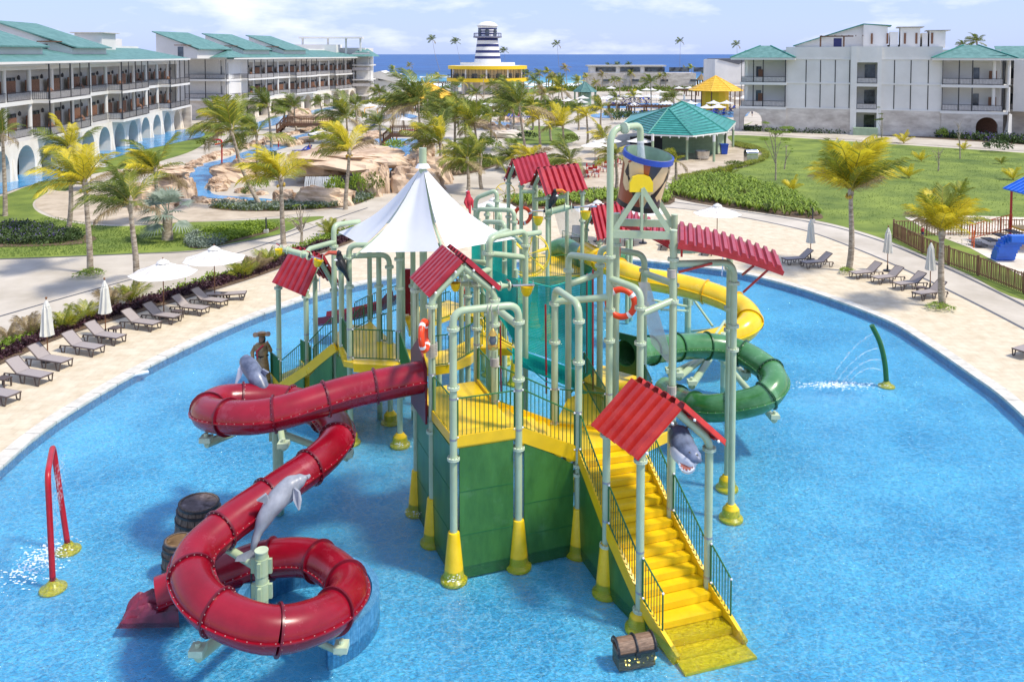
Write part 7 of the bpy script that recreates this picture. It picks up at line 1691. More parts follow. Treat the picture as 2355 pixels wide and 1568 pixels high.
q = G(1726, 374, DZ); T = thing('grill', 'stainless steel barbecue grill with rounded hood on the lawn edge', 'grill', tuple(q), radians(10)); b = MB(); b.box((0, 0, .65), (1.5, .9, .9)); b.build('cabinet', 'steel', T, shift=False); b = MB(); b.tube([(-.75, 0, 1.15), (.75, 0, 1.15)], .48, 16); b.build('hood', 'chrome', T, True, shift=False); b = MB(); b.tube([(-.5, -.5, 1.3), (.5, -.5, 1.3)], .04, 6); b.build('handle', 'dark', T, shift=False)
for sxx in (-.65, .65): b = MB(); b.box((sxx, 0, .1), (.1, .8, .2)); b.build('leg', 'dark', T, shift=False)
# ------------------------------------------------------------------ bridges
def bridge(label, x0, x1, yd, yb, ramp):
    a = G(x0, yb, 0); c = G(x1, yb, 0); Y = a.y; T = thing('foot_bridge', label, 'bridge', (a.x, Y, 0)); zd = 1.5; mid0 = a.x+(c.x-a.x)*ramp; mid1 = c.x-(c.x-a.x)*ramp
    P_ = [Vector((a.x, Y, .2)), Vector((mid0, Y, zd)), Vector((mid1, Y, zd)), Vector((c.x, Y, .2))]
    for oy in (0, 2.4):
        for i in range(3):
            p, q = P_[i]+Vector((0, oy, 0)), P_[i+1]+Vector((0, oy, 0)); b = MB(); b.bar(p, q, .2, .4); b.build('deck_beam', 'wood_rail', T)
            for hz in (.35, 1.15, 1.3): b = MB(); b.bar(p+Vector((0, 0, hz)), q+Vector((0, 0, hz)), .1, .09); b.build('hand_rail', 'wood_rail', T)
            n_ = max(2, int((q-p).length/.3)); b = MB()
            for k in range(n_+1): r = p.lerp(q, k/n_); b.bar(r+Vector((0, 0, .1)), r+Vector((0, 0, 1.2)), .07, .07)
            b.build('balustrade', 'wood_rail', T)
        for p in P_: b = MB(); b.bar(p+Vector((0, oy, -.6)), p+Vector((0, oy, 1.5)), .18, .18); b.build('bridge_post', 'wood_rail', T)
    for i in range(3):
        p, q = P_[i], P_[i+1]; b = MB(); b.prism([p, q, q+Vector((0, 2.4, 0)), p+Vector((0, 2.4, 0))], (0, 0, .08)); b.build('deck_boards', 'wood_rail', T)
bridge('long brown wooden foot bridge over the lazy river at the left', 636, 775, 300, 308, .12)
bridge('brown wooden foot bridge over the river behind the white sail', 876, 975, 320, 336, .22)
# pergolas of the far pool
def pergola(label, x0, x1, yt, yb, n=4):
    a, c = G(x0, yb, 0), G(x1, yb, 0); h = W(x0, yt, a.y).z; T = thing('pergola', label, 'pergola', tuple(a)); b = MB(); b.box(((a.x+c.x)/2, a.y, h), (c.x-a.x, .3, .35)); b.build('beam', 'wood_rail', T); b = MB(); b.box(((a.x+c.x)/2, a.y+3, h), (c.x-a.x, .3, .35)); b.build('beam', 'wood_rail', T)
    for i in range(n):
        x = a.x+(c.x-a.x)*(i+.15)/(n-.7)
        for oy in (0, 3): b = MB(); b.box((x, a.y+oy, h/2), (.3, .3, h)); b.build('pergola_post', 'wood_rail', T)
    for i in range(int((c.x-a.x)/.8)): b = MB(); b.box((a.x+.4+i*.8, a.y+1.5, h+.25), (.12, 4, .14)); b.build('cross_beam', 'wood_rail', T)
pergola('dark wooden pergola at the edge of the far pool, nearer one', 1446, 1560, 246, 272); pergola('dark wooden pergola left of the far pool', 1398, 1448, 243, 262, 3); pergola('dark pergola on the beach path in front of the lighthouse', 945, 1055, 192, 205, 4); pergola('dark pergola beside the yellow pool bar', 1545, 1610, 208, 222, 3)
from mathutils import noise
# ================================================================== palms
def frond_mesh(name, L_, nl, droop, lw, ll, mats, seed, dry=0):
    rnd = random.Random(seed); b = MB(); pts = []; k = 12
    for i in range(k+1):
        t = i/k; a = droop*t*t; pts.append(Vector((0.04*sin(seed+t*3)*L_, L_*t*(1-.22*droop*t*t), -L_*.42*droop*t*t)))
    b.mi = 1; b.tube(pts, [.03*L_/3*(1-.8*i/k)+.006 for i in range(k+1)], 4, cap=False); b.mi = 0
    def at(t): x = t*k; i = min(int(x), k-1); return pts[i].lerp(pts[i+1], x-i)
    for s_ in (-1, 1):
        for j in range(nl):
            t = .12+.88*(j+rnd.random()*.6)/nl; p = at(min(t, .999)); tan = (at(min(t+.02, 1))-at(max(0, t-.02))).normalized(); l_ = ll*L_*(.35+1.15*sin(pi*min(1, t*.82+.1))**.8)*rnd.uniform(.8, 1.1)
            lat = Vector((s_, 0, 0)); dn = Vector((0, 0, -1)); d1 = (lat*.75+tan*.75+Vector((0, 0, .25-.35*rnd.random()))).normalized(); d2 = (lat*.45+tan*.7+dn*(.7+.7*rnd.random()+dry)).normalized()
            m = p+d1*l_*.5; e = m+d2*l_*.55; w_ = tan*lw*L_/3
            if rnd.random() < .12: b.mi = min(2, len(mats)-1)
            b.add([p-w_*.5, p+w_*.5, m+w_*.55, m-w_*.55, e], [(0, 1, 2, 3), (3, 2, 4)]); b.mi = 0
    o = b.build(name, mats, None); me = o.data; bpy.data.objects.remove(o); return me
KM = {'g': ['leaf_green', 'rachis', 'leaf_mid'], 'm': ['leaf_mid', 'rachis', 'leaf_yellow'], 'y': ['leaf_yellow', 'rachis', 'leaf_mid'], 'd': ['leaf_dry', 'rachis', 'leaf_dry']}
FR = {k: [frond_mesh('frond', 3.0, 46, dr, .044, .30, KM[k], i*7+ord(k), dry=.5 if k == 'd' else 0) for i, dr in enumerate((.4, .7, 1.05))] for k in KM}
def frond_dirs(n, wind, rnd, spread=1.0):
    out = []
    for i in range(n):
        az = i*2.399+rnd.uniform(-.25, .25); e = radians(84-100*(i/(n-1))**1.0*spread)
        d = Vector((cos(e)*cos(az), cos(e)*sin(az), sin(e)))+wind*rnd.uniform(.6, 1.1)*(.6+.4*cos(e)); out.append((d.normalized(), i/(n-1)))
    return out
def aim(d, roll=0):
    y = d; z = Vector((0, 0, 1))-y*y.z
    if z.length < .05: z = Vector((-1, 0, 0))-y*(-y.x)
    z.normalize(); x = y.cross(z); return Matrix((x, y, z)).transposed() @ Matrix.Rotation(roll, 3, 'Y')
def mix_kind(k, f, rnd):
    r = rnd.random()
    if f > .86 and r < .55: return 'd'
    if k == 'y': return 'y' if r < .78 else 'm'
    if k == 'm': return 'm' if r < .6 else ('g' if r < .8 else 'y')
    if k == 'd': return 'd' if r < .6 else 'm'
    return 'g' if r < .72 else 'm'
_crowns = {}
def crown_mesh(k, v):
    if (k, v) in _crowns: return _crowns[(k, v)]
    rnd = random.Random(v*31+ord(k)); b = MB(); mats = ['leaf_green', 'rachis', 'leaf_mid', 'leaf_yellow', 'leaf_dry']; ix = {m: i for i, m in enumerate(mats)}
    for d, f in frond_dirs(15, Vector((-.55, .1, .05)), rnd):
        kk = mix_kind(k, f, rnd); me = FR[kk][rnd.randrange(3)]; M = aim(d, rnd.uniform(-.4, .4)); s_ = rnd.uniform(.8, 1.1)
        o_ = len(b.v); b.v += [tuple(M @ (Vector(v_.co)*s_)) for v_ in me.vertices]
        for p in me.polygons:
            b.f.append(tuple(i+o_ for i in p.vertices)); b.m.append(ix[me.materials[p.material_index].name])
    o = b.build('crown', mats, None); _crowns[(k, v)] = o.data; bpy.data.objects.remove(o); return _crowns[(k, v)]
def trunk(T, a, c, r, bend=.6):
    k = 18; sw = .16*sin(a.x*7); b = MB(); pts = []; rr = []
    for i in range(k+1):
        t = i/k; p = a.lerp(c, t); p.x += -bend*sin(pi*t)*.35*(1 if c.x < a.x else -1)*abs(c.x-a.x)*.5+sw*sin(pi*t)*(1-t)*1.6; pts.append(p); rr.append(r*(1.35-.6*t+(.35 if t < .05 else 0)+(.04 if i % 2 else 0)))
    b.tube(pts, rr, 9); b.build('trunk', 'palm_trunk', T, True)
WIND = Vector((-.75, .05, .10))
def palm(bx, by, cx_, cy_, rpx, k, label, group=None, n=17, near=None, trunk_r=.15, wind=WIND, nuts=False, spread=1.0):
    base = G(bx, by, DZ); top = W(cx_, cy_, base.y); rad = rpx*base.y/F; T = thing('palm_tree', label, 'palm', tuple(base), 0, group); s_ = rad/2.7
    rnd = random.Random(int(bx*13+by)); trunk(T, base-Vector((0, 0, .1)), top, min(trunk_r, .13+.02*s_)*(1 if rpx > 25 else .9))
    if near is None: near = rpx >= 40
    if near:
        for d, f in frond_dirs(n, wind, rnd, spread):
            kk = mix_kind(k, f, rnd); o = bpy.data.objects.new('frond', FR[kk][rnd.randrange(2 if k == 'y' and kk != 'd' else 3)]); COL.objects.link(o); o.parent = T; q = s_*rnd.uniform(.8, 1.3)
            M = Matrix.Translation(top-base+Vector((0, 0, .0))) @ aim(d, rnd.uniform(-.5, .5)).to_4x4() @ Matrix.Diagonal((q, q, q, 1)); o.matrix_local = M
        b = MB(); b.lathe([(.12, -.5), (.2, -.1), (.14, .25), (.05, .5)], top, 8); b.build('crown_shaft', 'palm_trunk', T, True)
        if nuts:
            for i in range(6): a = rnd.random()*6.28; b = MB(); b.lathe([(0, -.13), (.1, 0), (0, .13)], top+Vector((.25*cos(a), .25*sin(a), -.25-.2*rnd.random())), 8); b.build('coconut', 'coconut', T, True)
    else:
        me = crown_mesh(k, rnd.randrange(3)); o = bpy.data.objects.new('crown', me); COL.objects.link(o); o.parent = T; o.location = top-base; o.scale = (s_, s_, s_); o.rotation_euler = (0, 0, rnd.uniform(-.5, .5))
    return T
PN = [(12, 497, 6, 312, 62, 'g', 'tall green coconut palm cut by the left edge of the picture'),
 (157, 530, 160, 345, 66, 'm', 'green and brown palm with leaning trunk in the violet flower bed'),
 (207, 628, 196, 425, 92, 'y', 'big yellow fronded palm leaning left on the pale walkway'),
 (312, 672, 300, 470, 92, 'g', 'green palm with ragged ringed trunk behind the first open umbrella'),
 (362, 520, 358, 395, 75, 'm', 'green palm behind the silver fan palm'),
 (604, 478, 532, 300, 86, 'm', 'strongly leaning windblown palm over the river rocks'),
 (592, 412, 590, 310, 62, 'g', 'dense green palm inside the river loop'),
 (652, 562, 646, 415, 80, 'y', 'yellow green palm in front of the waterfall rock'),
 (624, 340, 617, 245, 46, 'g', 'slim green palm by the long foot bridge, left one'), (682, 300, 676, 246, 38, 'g', 'slim green palm behind the middle of the long foot bridge'),
 (794, 482, 803, 350, 70, 'y', 'yellow green palm on white trunk left of the sail peak'), (796, 330, 797, 272, 56, 'g', 'green palm behind the yellow palm left of the sail'),
 (876, 335, 873, 288, 38, 'g', 'small green palm at the left end of the short foot bridge'), (968, 372, 962, 240, 78, 'g', 'tall dark green palm in front of the yellow pavilion'),
 (1012, 412, 1012, 330, 76, 'm', 'broad palm with yellow ribs right of the sail peak'), (1042, 380, 1046, 275, 62, 'g', 'green palm just behind the broad yellow ribbed palm'),
 (1074, 446, 1074, 370, 56, 'm', 'short green palm between sail and far left gable'), (1108, 436, 1105, 362, 66, 'g', 'drooping green palm left of the far left gable'),
 (1100, 380, 1092, 290, 54, 'm', 'green palm behind the drooping palm'), (1208, 348, 1194, 245, 62, 'g', 'tall green palm beside the round lawn'),
 (1243, 344, 1239, 275, 36, 'y', 'narrow bright yellow palm beside the round lawn'), (1267, 325, 1266, 245, 30, 'g', 'thin dark palm right of the bright yellow palm'),
 (1301, 335, 1294, 292, 44, 'y', 'yellow green palm by the curving path'), (1349, 336, 1349, 268, 32, 'y', 'bright yellow palm on the path before the far pool'),
 (1382, 297, 1382, 252, 36, 'm', 'green palm right of the path before the far pool'), (1302, 250, 1289, 208, 34, 'm', 'light green palm behind the kiosk path'),
 (1326, 430, 1312, 372, 58, 'g', 'green palm behind the far right gable'), (1228, 400, 1224, 372, 44, 'y', 'low bushy yellow palm behind the far gables'), (1182, 392, 1180, 366, 44, 'g', 'low green palm left of the far gables'),
 (1552, 430, 1554, 372, 36, 'm', 'short palm with dark trunk in front of the snack bar'), (1392, 352, 1388, 318, 38, 'y', 'yellow green palm behind the fill pipe'), (1490, 330, 1486, 312, 26, 'g', 'small green palm at the left of the snack bar'),
 (1415, 440, 1416, 360, 42, 'm', 'green palm directly behind the fill pipe'),
 (1950, 624, 1956, 440, 105, 'y', 'big golden palm with coconuts on the right lawn edge'), (2168, 706, 2165, 535, 82, 'y', 'smaller golden palm in a round planting ring at right')]
for i, p in enumerate(PN): palm(*p, n=26 if i >= 33 else (17 if p[4] > 70 else 15), spread=(.62 if i >= 33 else .75) if p[5] == 'y' else .95, nuts=i in (2, 7, 10, 33), wind=Vector((.05, 0, .25)) if i >= 33 else WIND)
GP = 'slim palms of the far grove between river and sea'
far = [(1197, 215, 1195, 178, 17, 'g'), (1215, 222, 1214, 172, 16, 'g'), (1241, 215, 1240, 170, 15, 'g'), (1262, 210, 1260, 167, 14, 'm'), (1303, 200, 1301, 158, 13, 'd'), (1272, 228, 1271, 182, 18, 'g'), (1246, 245, 1244, 200, 22, 'g'), (1228, 240, 1229, 186, 20, 'g'), (1292, 225, 1290, 182, 17, 'g'), (1284, 240, 1286, 196, 20, 'g'),
 (1330, 225, 1330, 190, 20, 'm'), (1351, 212, 1349, 178, 11, 'm'), (1371, 220, 1371, 192, 13, 'd'), (1386, 208, 1386, 173, 12, 'd'), (1412, 218, 1412, 186, 13, 'g'), (1425, 218, 1425, 186, 12, 'g'), (1451, 207, 1451, 170, 11, 'm'), (1466, 206, 1466, 177, 12, 'm'), (1497, 258, 1496, 190, 24, 'g'), (1517, 208, 1518, 178, 12, 'm'), (1531, 208, 1531, 174, 10, 'g'),
 (1550, 252, 1549, 226, 24, 'g'), (1536, 250, 1534, 228, 20, 'g'), (947, 192, 942, 152, 9, 'd'), (908, 185, 904, 162, 14, 'm'), (861, 202, 861, 178, 13, 'm'), (893, 220, 892, 194, 22, 'm'), (1112, 225, 1111, 178, 9, 'd'), (1065, 225, 1063, 190, 16, 'm'), (1008, 200, 1007, 176, 11, 'm'), (1095, 262, 1095, 215, 24, 'g'), (872, 240, 872, 213, 24, 'g'),
 (1590, 190, 1590, 158, 12, 'm'), (1578, 192, 1576, 160, 10, 'd'), (1622, 186, 1622, 166, 12, 'm'), (1632, 186, 1633, 168, 11, 'm'), (1448, 158, 1447, 150, 10, 'g'), (1420, 160, 1420, 152, 12, 'g'), (1400, 160, 1400, 152, 10, 'g'), (1135, 250, 1133, 196, 18, 'g'), (1160, 235, 1158, 186, 16, 'g'), (1175, 262, 1172, 210, 26, 'g'), (1150, 300, 1152, 240, 34, 'm'), (1015, 300, 1010, 240, 40, 'g'), (930, 300, 928, 235, 36, 'm'), (855, 215, 852, 190, 12, 'g'), (700, 250, 697, 226, 20, 'm'), (740, 262, 736, 236, 22, 'g'), (1072, 320, 1068, 262, 34, 'm'), (820, 300, 818, 246, 34, 'g'), (905, 292, 902, 236, 30, 'm'), (1130, 330, 1128, 272, 38, 'g'), (1055, 300, 1052, 238, 34, 'g'), (985, 275, 983, 218, 28, 'g'), (1225, 300, 1222, 244, 30, 'm'), (1330, 300, 1328, 252, 26, 'g'), (1420, 272, 1418, 228, 22, 'g'), (1460, 262, 1458, 222, 20, 'm'), (760, 242, 757, 214, 18, 'g'), (560, 335, 556, 268, 42, 'g'), (497, 322, 494, 262, 38, 'm'), (652, 300, 654, 252, 32, 'g'), (1180, 300, 1178, 236, 30, 'g'), (1255, 270, 1253, 218, 24, 'd')]
for i, p in enumerate(far): palm(*p, 'slim windblown coconut palm of the far grove before the sea', GP, near=False)
for (bx, by, cx_, cy_, r_, lab) in ((1011, 163, 994, 92, 14, 'tall bare stemmed palm on the skyline left of the lighthouse'), (1061, 150, 1049, 97, 13, 'skyline palm closest to the left of the lighthouse tower'), (1161, 145, 1160, 118, 12, 'small skyline palm right of the lighthouse tower'), (1285, 156, 1281, 103, 13, 'tall skyline palm in the middle of the sea view'), (1563, 156, 1564, 96, 12, 'tall straight skyline palm in front of the sea'), (1697, 160, 1694, 104, 13, 'skyline palm just left of the right hotel')):
    palm(bx, by, cx_, cy_, r_, 'g', lab, near=False, wind=Vector((.1, 0, 0)))
for x, y, r_, lab in ((2246, 97, 24, 'palm crown showing above the right hotel roof, bigger one'), (2213, 104, 14, 'palm crown showing above the right hotel roof, smaller one')):
    q = W(x, y, 175); T = thing('palm_tree', lab, 'palm', (q.x, q.y, DZ)); trunk(T, Vector((q.x, q.y, 0)), q, .2); me = crown_mesh('g', 1); o = bpy.data.objects.new('crown', me); COL.objects.link(o); o.parent = T; o.location = q-Vector((q.x, q.y, DZ)); s_ = r_*175/F/2.7; o.scale = (s_, s_, s_)
# silver fan palm
q = G(385, 552, DZ); T = thing('fan_palm', 'silver blue fan palm with a short stubby trunk on the left lawn', 'palm', tuple(q)); tp = W(385, 492, q.y); b = MB(); b.tube([q, q.lerp(tp, .5), tp], [.42, .34, .36], 10); b.build('trunk', 'palm_trunk', T, True)
rnd = random.Random(5)
for i in range(16):
    az = i*2.4; e = radians(80-110*(i/15)); d = (Vector((cos(e)*cos(az), cos(e)*sin(az), sin(e)))+Vector((-.35, 0, 0))).normalized(); M = aim(d); c = tp+d*1.1; b = MB(); b.tube([tp, c], .03, 4)
    for j in range(13): a = radians(-78+12*j); u = M @ Vector((sin(a), cos(a), -.1)); v = (M @ Vector((cos(a), -sin(a), 0)))*.07; m_ = c+u*.7; b.add([c-v*.3, c+v*.3, m_+v, m_-v, c+u*1.3+Vector((-.1, 0, -.25))], [(0, 1, 2, 3), (3, 2, 4)])
    b.build('fan_leaf', 'leaf_silver', T)
# small palms and yellow seedlings on the right lawn and in front of the right hotel
def seedling(x, y, h_px, k, label, n=7):
    q = G(x, y, DZ); s_ = h_px*q.y/F/3.0; T = thing('young_palm', label, 'plant', tuple(q)); rnd = random.Random(int(x))
    for i in range(n):
        az = i*2.4; e = radians(82-38*(i/n)); d = (Vector((cos(e)*cos(az), cos(e)*sin(az), sin(e)))+Vector((-.12, 0, 0))).normalized(); o = bpy.data.objects.new('frond', FR[k][i % 2]); COL.objects.link(o); o.parent = T; w_ = s_*rnd.uniform(.8, 1.05); o.matrix_local = aim(d, rnd.uniform(-.6, .6)).to_4x4() @ Matrix.Diagonal((w_, w_, w_, 1))
LS = ['yellow palm seedling on the lawn by the stone wall path', 'spreading yellow palm seedling right of the golden palm crown', 'yellow palm seedling in front of the playground fence', 'upright yellow seedling near the flower bed on the lawn', 'small yellow seedling in the middle of the right lawn', 'yellow seedling at the far right of the lawn', 'tiny palm seedling near the upper right lawn edge', 'green seedling at the foot of the violet hedge', 'young palm among the strap leaved bed left of the lawn']
for i, (x, y, h, k) in enumerate(((2078, 331, 32, 'y'), (2090, 410, 40, 'y'), (2210, 450, 42, 'm'), (1822, 440, 40, 'y'), (2118, 372, 30, 'y'), (2330, 415, 36, 'y'), (2303, 378, 22, 'm'), (2216, 346, 24, 'y'), (1676, 408, 36, 'm'))): seedling(x, y, h, k, LS[i])
rs_ = ['small feathery palm in the left planting strip, first from the left edge', 'feathery palm between the two closed umbrellas', 'feathery palm by the second closed umbrella', 'feathery palm left of the first open umbrella', 'feathery palm behind the first open umbrella canopy', 'feathery palm right of the second open umbrella, first', 'feathery palm right of the second open umbrella, second', 'feathery palm nearest the left red gable', 'feathery palm at the top of the planting strip', 'feathery palm just below the first closed umbrella top']
for i, (x, y) in enumerate(((70, 775), (150, 760), (198, 742), (255, 712), (300, 700), (556, 640), (588, 628), (618, 612), (760, 545), (20, 790))): seedling(x, y, 62 if i < 5 else 50, 'm' if i % 3 else 'd', rs_[i], n=9)
# slim palms against the right hotel wall
for (bx, by, cx_, cy_, r_, lab) in ((2044, 300, 2048, 226, 17, 'thin young palm against the right hotel wall, left one'), (2125, 300, 2131, 224, 19, 'thin young palm against the right hotel wall, right one'), (1886, 305, 1887, 268, 12, 'thin sapling palm beside the stone wall')): palm(bx, by, cx_, cy_, r_, 'm', lab, near=False, trunk_r=.06)
# ------------------------------------------------------------------ leaf clumps, shrubs, trees
def clump_mesh(name, r, h, n, ls, m, seed):
    rnd = random.Random(seed); b = MB()
    for i in range(n):
        a = rnd.random()*6.283; e = rnd.random()**.6; u = rnd.uniform(-.2, 1); rr = r*sqrt(max(0, 1-u*u))*(.55+.45*e)*(1+.25*sin(a*3+seed)); p = Vector((rr*cos(a), rr*sin(a), max(.02, h*.5+h*.55*u*(.6+.4*e))))
        d = Vector((rnd.gauss(0, 1), rnd.gauss(0, 1), rnd.gauss(.5, .8))).normalized(); t = d.orthogonal().normalized(); t = Matrix.Rotation(rnd.random()*6, 3, d) @ t; w_ = d.cross(t); s_ = ls*rnd.uniform(.6, 1.3)
        b.add([p, p+t*s_*.5+w_*s_*.3, p+t*s_, p+t*s_*.5-w_*s_*.3], [(0, 1, 2, 3)])
    o = b.build(name, m); me = o.data; bpy.data.objects.remove(o); return me
CL = {m: [clump_mesh('foliage', 1, 1.1, 420, .2, m, i) for i in range(2)] for m in ('leaf_dark', 'leaf_bright', 'leaf_green')}
def shrub(x, y, wpx, hpx, m, label, group=None, stems=True):
    q = G(x, y, DZ); s_ = q.y/F; T = thing('shrub', label, 'shrub', tuple(q), 0, group); o = bpy.data.objects.new('foliage', CL[m][int(x) % 2]); COL.objects.link(o); o.parent = T; o.scale = (wpx*s_/2, wpx*s_/2, hpx*s_/1.05); o.rotation_euler = (0, 0, x)
    return T
def small_tree(x, y, cx_, cy_, wpx, hpx, m, label, n=9, bare=False):
    q = G(x, y, DZ); s_ = q.y/F; T = thing('small_tree', label, 'tree', tuple(q)); tp = W(cx_, cy_, q.y); rnd = random.Random(int(x+y)); b = MB(); b.tube([q, q.lerp(tp, .45)+Vector((.08, 0, 0)), tp], [.09, .06, .03], 6); b.build('trunk', 'palm_trunk', T, True)
    for i in range(n):
        t = rnd.uniform(.3, .95); p = q.lerp(tp, t); e = tp+Vector((rnd.uniform(-1, 1)*wpx*s_*.5, rnd.uniform(-1, 1)*wpx*s_*.4, rnd.uniform(-.7, .5)*hpx*s_*.6)); b = MB(); b.tube([p, p.lerp(e, .5)+Vector((0, 0, .15)), e], [.035, .025, .01], 5); b.build('limb', 'palm_trunk', T, True)
        if not bare: o = bpy.data.objects.new('foliage', CL[m][i % 2]); COL.objects.link(o); o.parent = T; c = rnd.uniform(.10, .2)*wpx*s_; o.location = e-q-Vector((0, 0, c*.4)); o.scale = (c, c, c*.7)
small_tree(1783, 415, 1781, 300, 62, 70, 'leaf_bright', 'slender leafy tree with open branches on the right lawn', 12); small_tree(1803, 390, 1808, 335, 26, 40, 'leaf_bright', 'thin sapling behind the slender leafy tree', 5)
small_tree(2157, 394, 2157, 345, 36, 40, 'leaf_dark', 'leafless multi stemmed bush on the right lawn', 9, True); small_tree(2207, 366, 2203, 285, 30, 50, 'leaf_dark', 'bare young tree with few twigs in front of the right hotel', 7, True); small_tree(2025, 345, 2028, 262, 34, 56, 'leaf_green', 'sparse young tree beside the hotel stair tower', 6)
small_tree(694, 560, 690, 505, 70, 60, 'leaf_bright', 'frangipani tree with thick grey branches and few leaves left of the sail', 14, True)
T = small_tree(692, 562, 690, 470, 30, 16, 'leaf_bright', 'leafy top shoot of the frangipani beside the yellow green palm', 3)
for i, (x, y, w_, h, m, lab) in enumerate(((1838, 300, 44, 40, 'leaf_dark', 'round dark shrub beside the stone wall'), (1908, 306, 26, 34, 'leaf_bright', 'bright shrub left of the stair tower'), (2110, 310, 34, 32, 'leaf_dark', 'dark shrub right of the stair tower'), (2060, 306, 22, 20, 'leaf_bright', 'low bright shrub at the stone wall'), (2168, 318, 24, 22, 'leaf_bright', 'small shrub by the right wall arch'),
    (860, 452, 44, 50, 'leaf_green', 'dark green shrub below the cave pillars'), (770, 462, 52, 52, 'leaf_bright', 'yellow green fern clump in front of the waterfall'), (820, 455, 44, 52, 'leaf_bright', 'fern clump left of the rock pillar'), (600, 440, 40, 30, 'leaf_bright', 'green shrub inside the river rock loop'), (570, 452, 30, 22, 'leaf_green', 'low shrub under the leaning palm'),
    (700, 462, 40, 22, 'leaf_green', 'low plants between the waterfall boulders'), (530, 398, 34, 18, 'leaf_bright', 'small bush on the upper island rocks'), (625, 375, 46, 24, 'leaf_green', 'bush at the top of the river island'), (1060, 400, 60, 24, 'leaf_green', 'planting at the foot of the broad yellow ribbed palm'), (1120, 345, 60, 26, 'leaf_bright', 'bushes beyond the path junction'), (820, 280, 60, 22, 'leaf_green', 'hedge between the two foot bridges'), (1000, 270, 70, 26, 'leaf_dark', 'dark shrubs below the yellow pavilion'), (1210, 322, 50, 18, 'leaf_dark', 'low dark shrubs at the round lawn'), (1310, 330, 44, 20, 'leaf_green', 'shrubs at the foot of the path palms'), (480, 340, 50, 22, 'leaf_green', 'bush by the canal lawn'),
    (905, 350, 50, 26, 'leaf_bright', 'spider plants beside the short foot bridge'), (735, 330, 50, 34, 'leaf_bright', 'bushy plants beside the river umbrella'), (2160, 712, 60, 14, 'leaf_bright', 'low green ring at the foot of the small golden palm'), (207, 636, 64, 16, 'leaf_bright', 'low green patch round the big yellow palm trunk'), (1945, 630, 34, 14, 'leaf_bright', 'low green patch at the big golden palm foot'),
    (1255, 392, 60, 26, 'leaf_bright', 'bushes behind the far gable roofs'), (1440, 285, 60, 28, 'leaf_dark', 'dark hedge before the far pool, left part'), (1480, 288, 50, 30, 'leaf_dark', 'dark hedge before the far pool, middle part'), (1405, 276, 40, 24, 'leaf_green', 'hedge by the curved path'), (930, 425, 24, 40, 'leaf_dark', 'dark plant between the rock pillars and the river'),
    (1010, 470, 60, 20, 'leaf_green', 'low bushes right of the sail peak'), (1690, 385, 46, 14, 'leaf_green', 'low bushes beside the grill'), (2290, 350, 60, 26, 'leaf_dark', 'shrubs at the right end of the violet hedge'), (1190, 410, 60, 30, 'leaf_purple', 'wine red shrubs between the far gables'))):
    if m not in CL: CL[m] = [clump_mesh('foliage', 1, 1.1, 420, .2, m, 3), clump_mesh('foliage', 1, 1.1, 420, .2, m, 4)]
    shrub(x, y, w_, h, m, lab)
def inside(p, poly):
    c = False; n_ = len(poly)
    for i in range(n_):
        a, d = poly[i], poly[i-1]
        if (a.y > p.y) != (d.y > p.y) and p.x < (d.x-a.x)*(p.y-a.y)/(d.y-a.y)+a.x: c = not c
    return c
def scatter(name, pts, n, m, style='leafy', h=.3, size=.12, seed=1, smooth=4):
    poly = catmull(D(pts, DZ+.03), smooth, True); xs_ = [p.x for p in poly]; ys_ = [p.y for p in poly]; rnd = random.Random(seed); b = MB(); got = 0
    while got < n:
        q = Vector((rnd.uniform(min(xs_), max(xs_)), rnd.uniform(min(ys_), max(ys_)), DZ+.03))
        if not inside(q, poly): continue
        got += 1
        if style == 'strap':
            for k in range(7):
                a = rnd.random()*6.28; l_ = h*rnd.uniform(.7, 1.2); d = Vector((cos(a), sin(a), 0)); w_ = Vector((-sin(a), cos(a), 0))*size*.5; m1 = q+d*l_*.45+Vector((0, 0, l_*.85)); e = q+d*l_*1.1+Vector((0, 0, l_*.55)); b.add([q-w_*.4, q+w_*.4, m1+w_, m1-w_, e], [(0, 1, 2, 3), (3, 2, 4)])
        else:
            hh = h*(.5+.5*noise.noise(q*.9)+rnd.uniform(-.1, .3))
            for k in range(6):
                p = q+Vector((rnd.gauss(0, size), rnd.gauss(0, size), abs(hh)*rnd.random()+.02)); d = Vector((rnd.gauss(0, 1), rnd.gauss(0, 1), rnd.gauss(.6, .6))).normalized(); t = d.orthogonal().normalized(); t = Matrix.Rotation(rnd.random()*6, 3, d) @ t; w_ = d.cross(t); s_ = size*rnd.uniform(.7, 1.5); b.add([p, p+t*s_*.5+w_*s_*.32, p+t*s_, p+t*s_*.5-w_*s_*.32], [(0, 1, 2, 3)])
    o = b.build(name, m); o['kind'] = 'stuff'; return o
scatter('strap_leaf_plants', [(1545, 432), (1640, 408), (1700, 415), (1800, 442), (1868, 480), (1880, 502), (1760, 488), (1570, 455)], 560, ['leaf_bright'], 'strap', .8, .13, 2)
scatter('strap_leaf_plants', [(1545, 432), (1640, 408), (1700, 415), (1800, 442), (1868, 480), (1880, 502), (1760, 488), (1570, 455)], 160, ['leaf_green'], 'strap', .7, .12, 3)
scatter('strap_leaf_plants', [(1165, 468), (1190, 454), (1400, 442), (1525, 441), (1535, 468), (1400, 464), (1250, 478)], 380, ['leaf_bright'], 'strap', .6, .12, 4)
scatter('tall_grass', [(1560, 414), (1700, 388), (1765, 365), (1750, 345), (1690, 330), (1690, 338), (1745, 350), (1752, 362), (1700, 382), (1570, 408)], 900, ['leaf_mid'], 'strap', .45, .05, 5)
low = [(-60, 850), (0, 828), (150, 764), (320, 710), (560, 640), (700, 590), (815, 548), (812, 540), (690, 578), (560, 626), (310, 700), (140, 752), (0, 812), (-60, 836)]
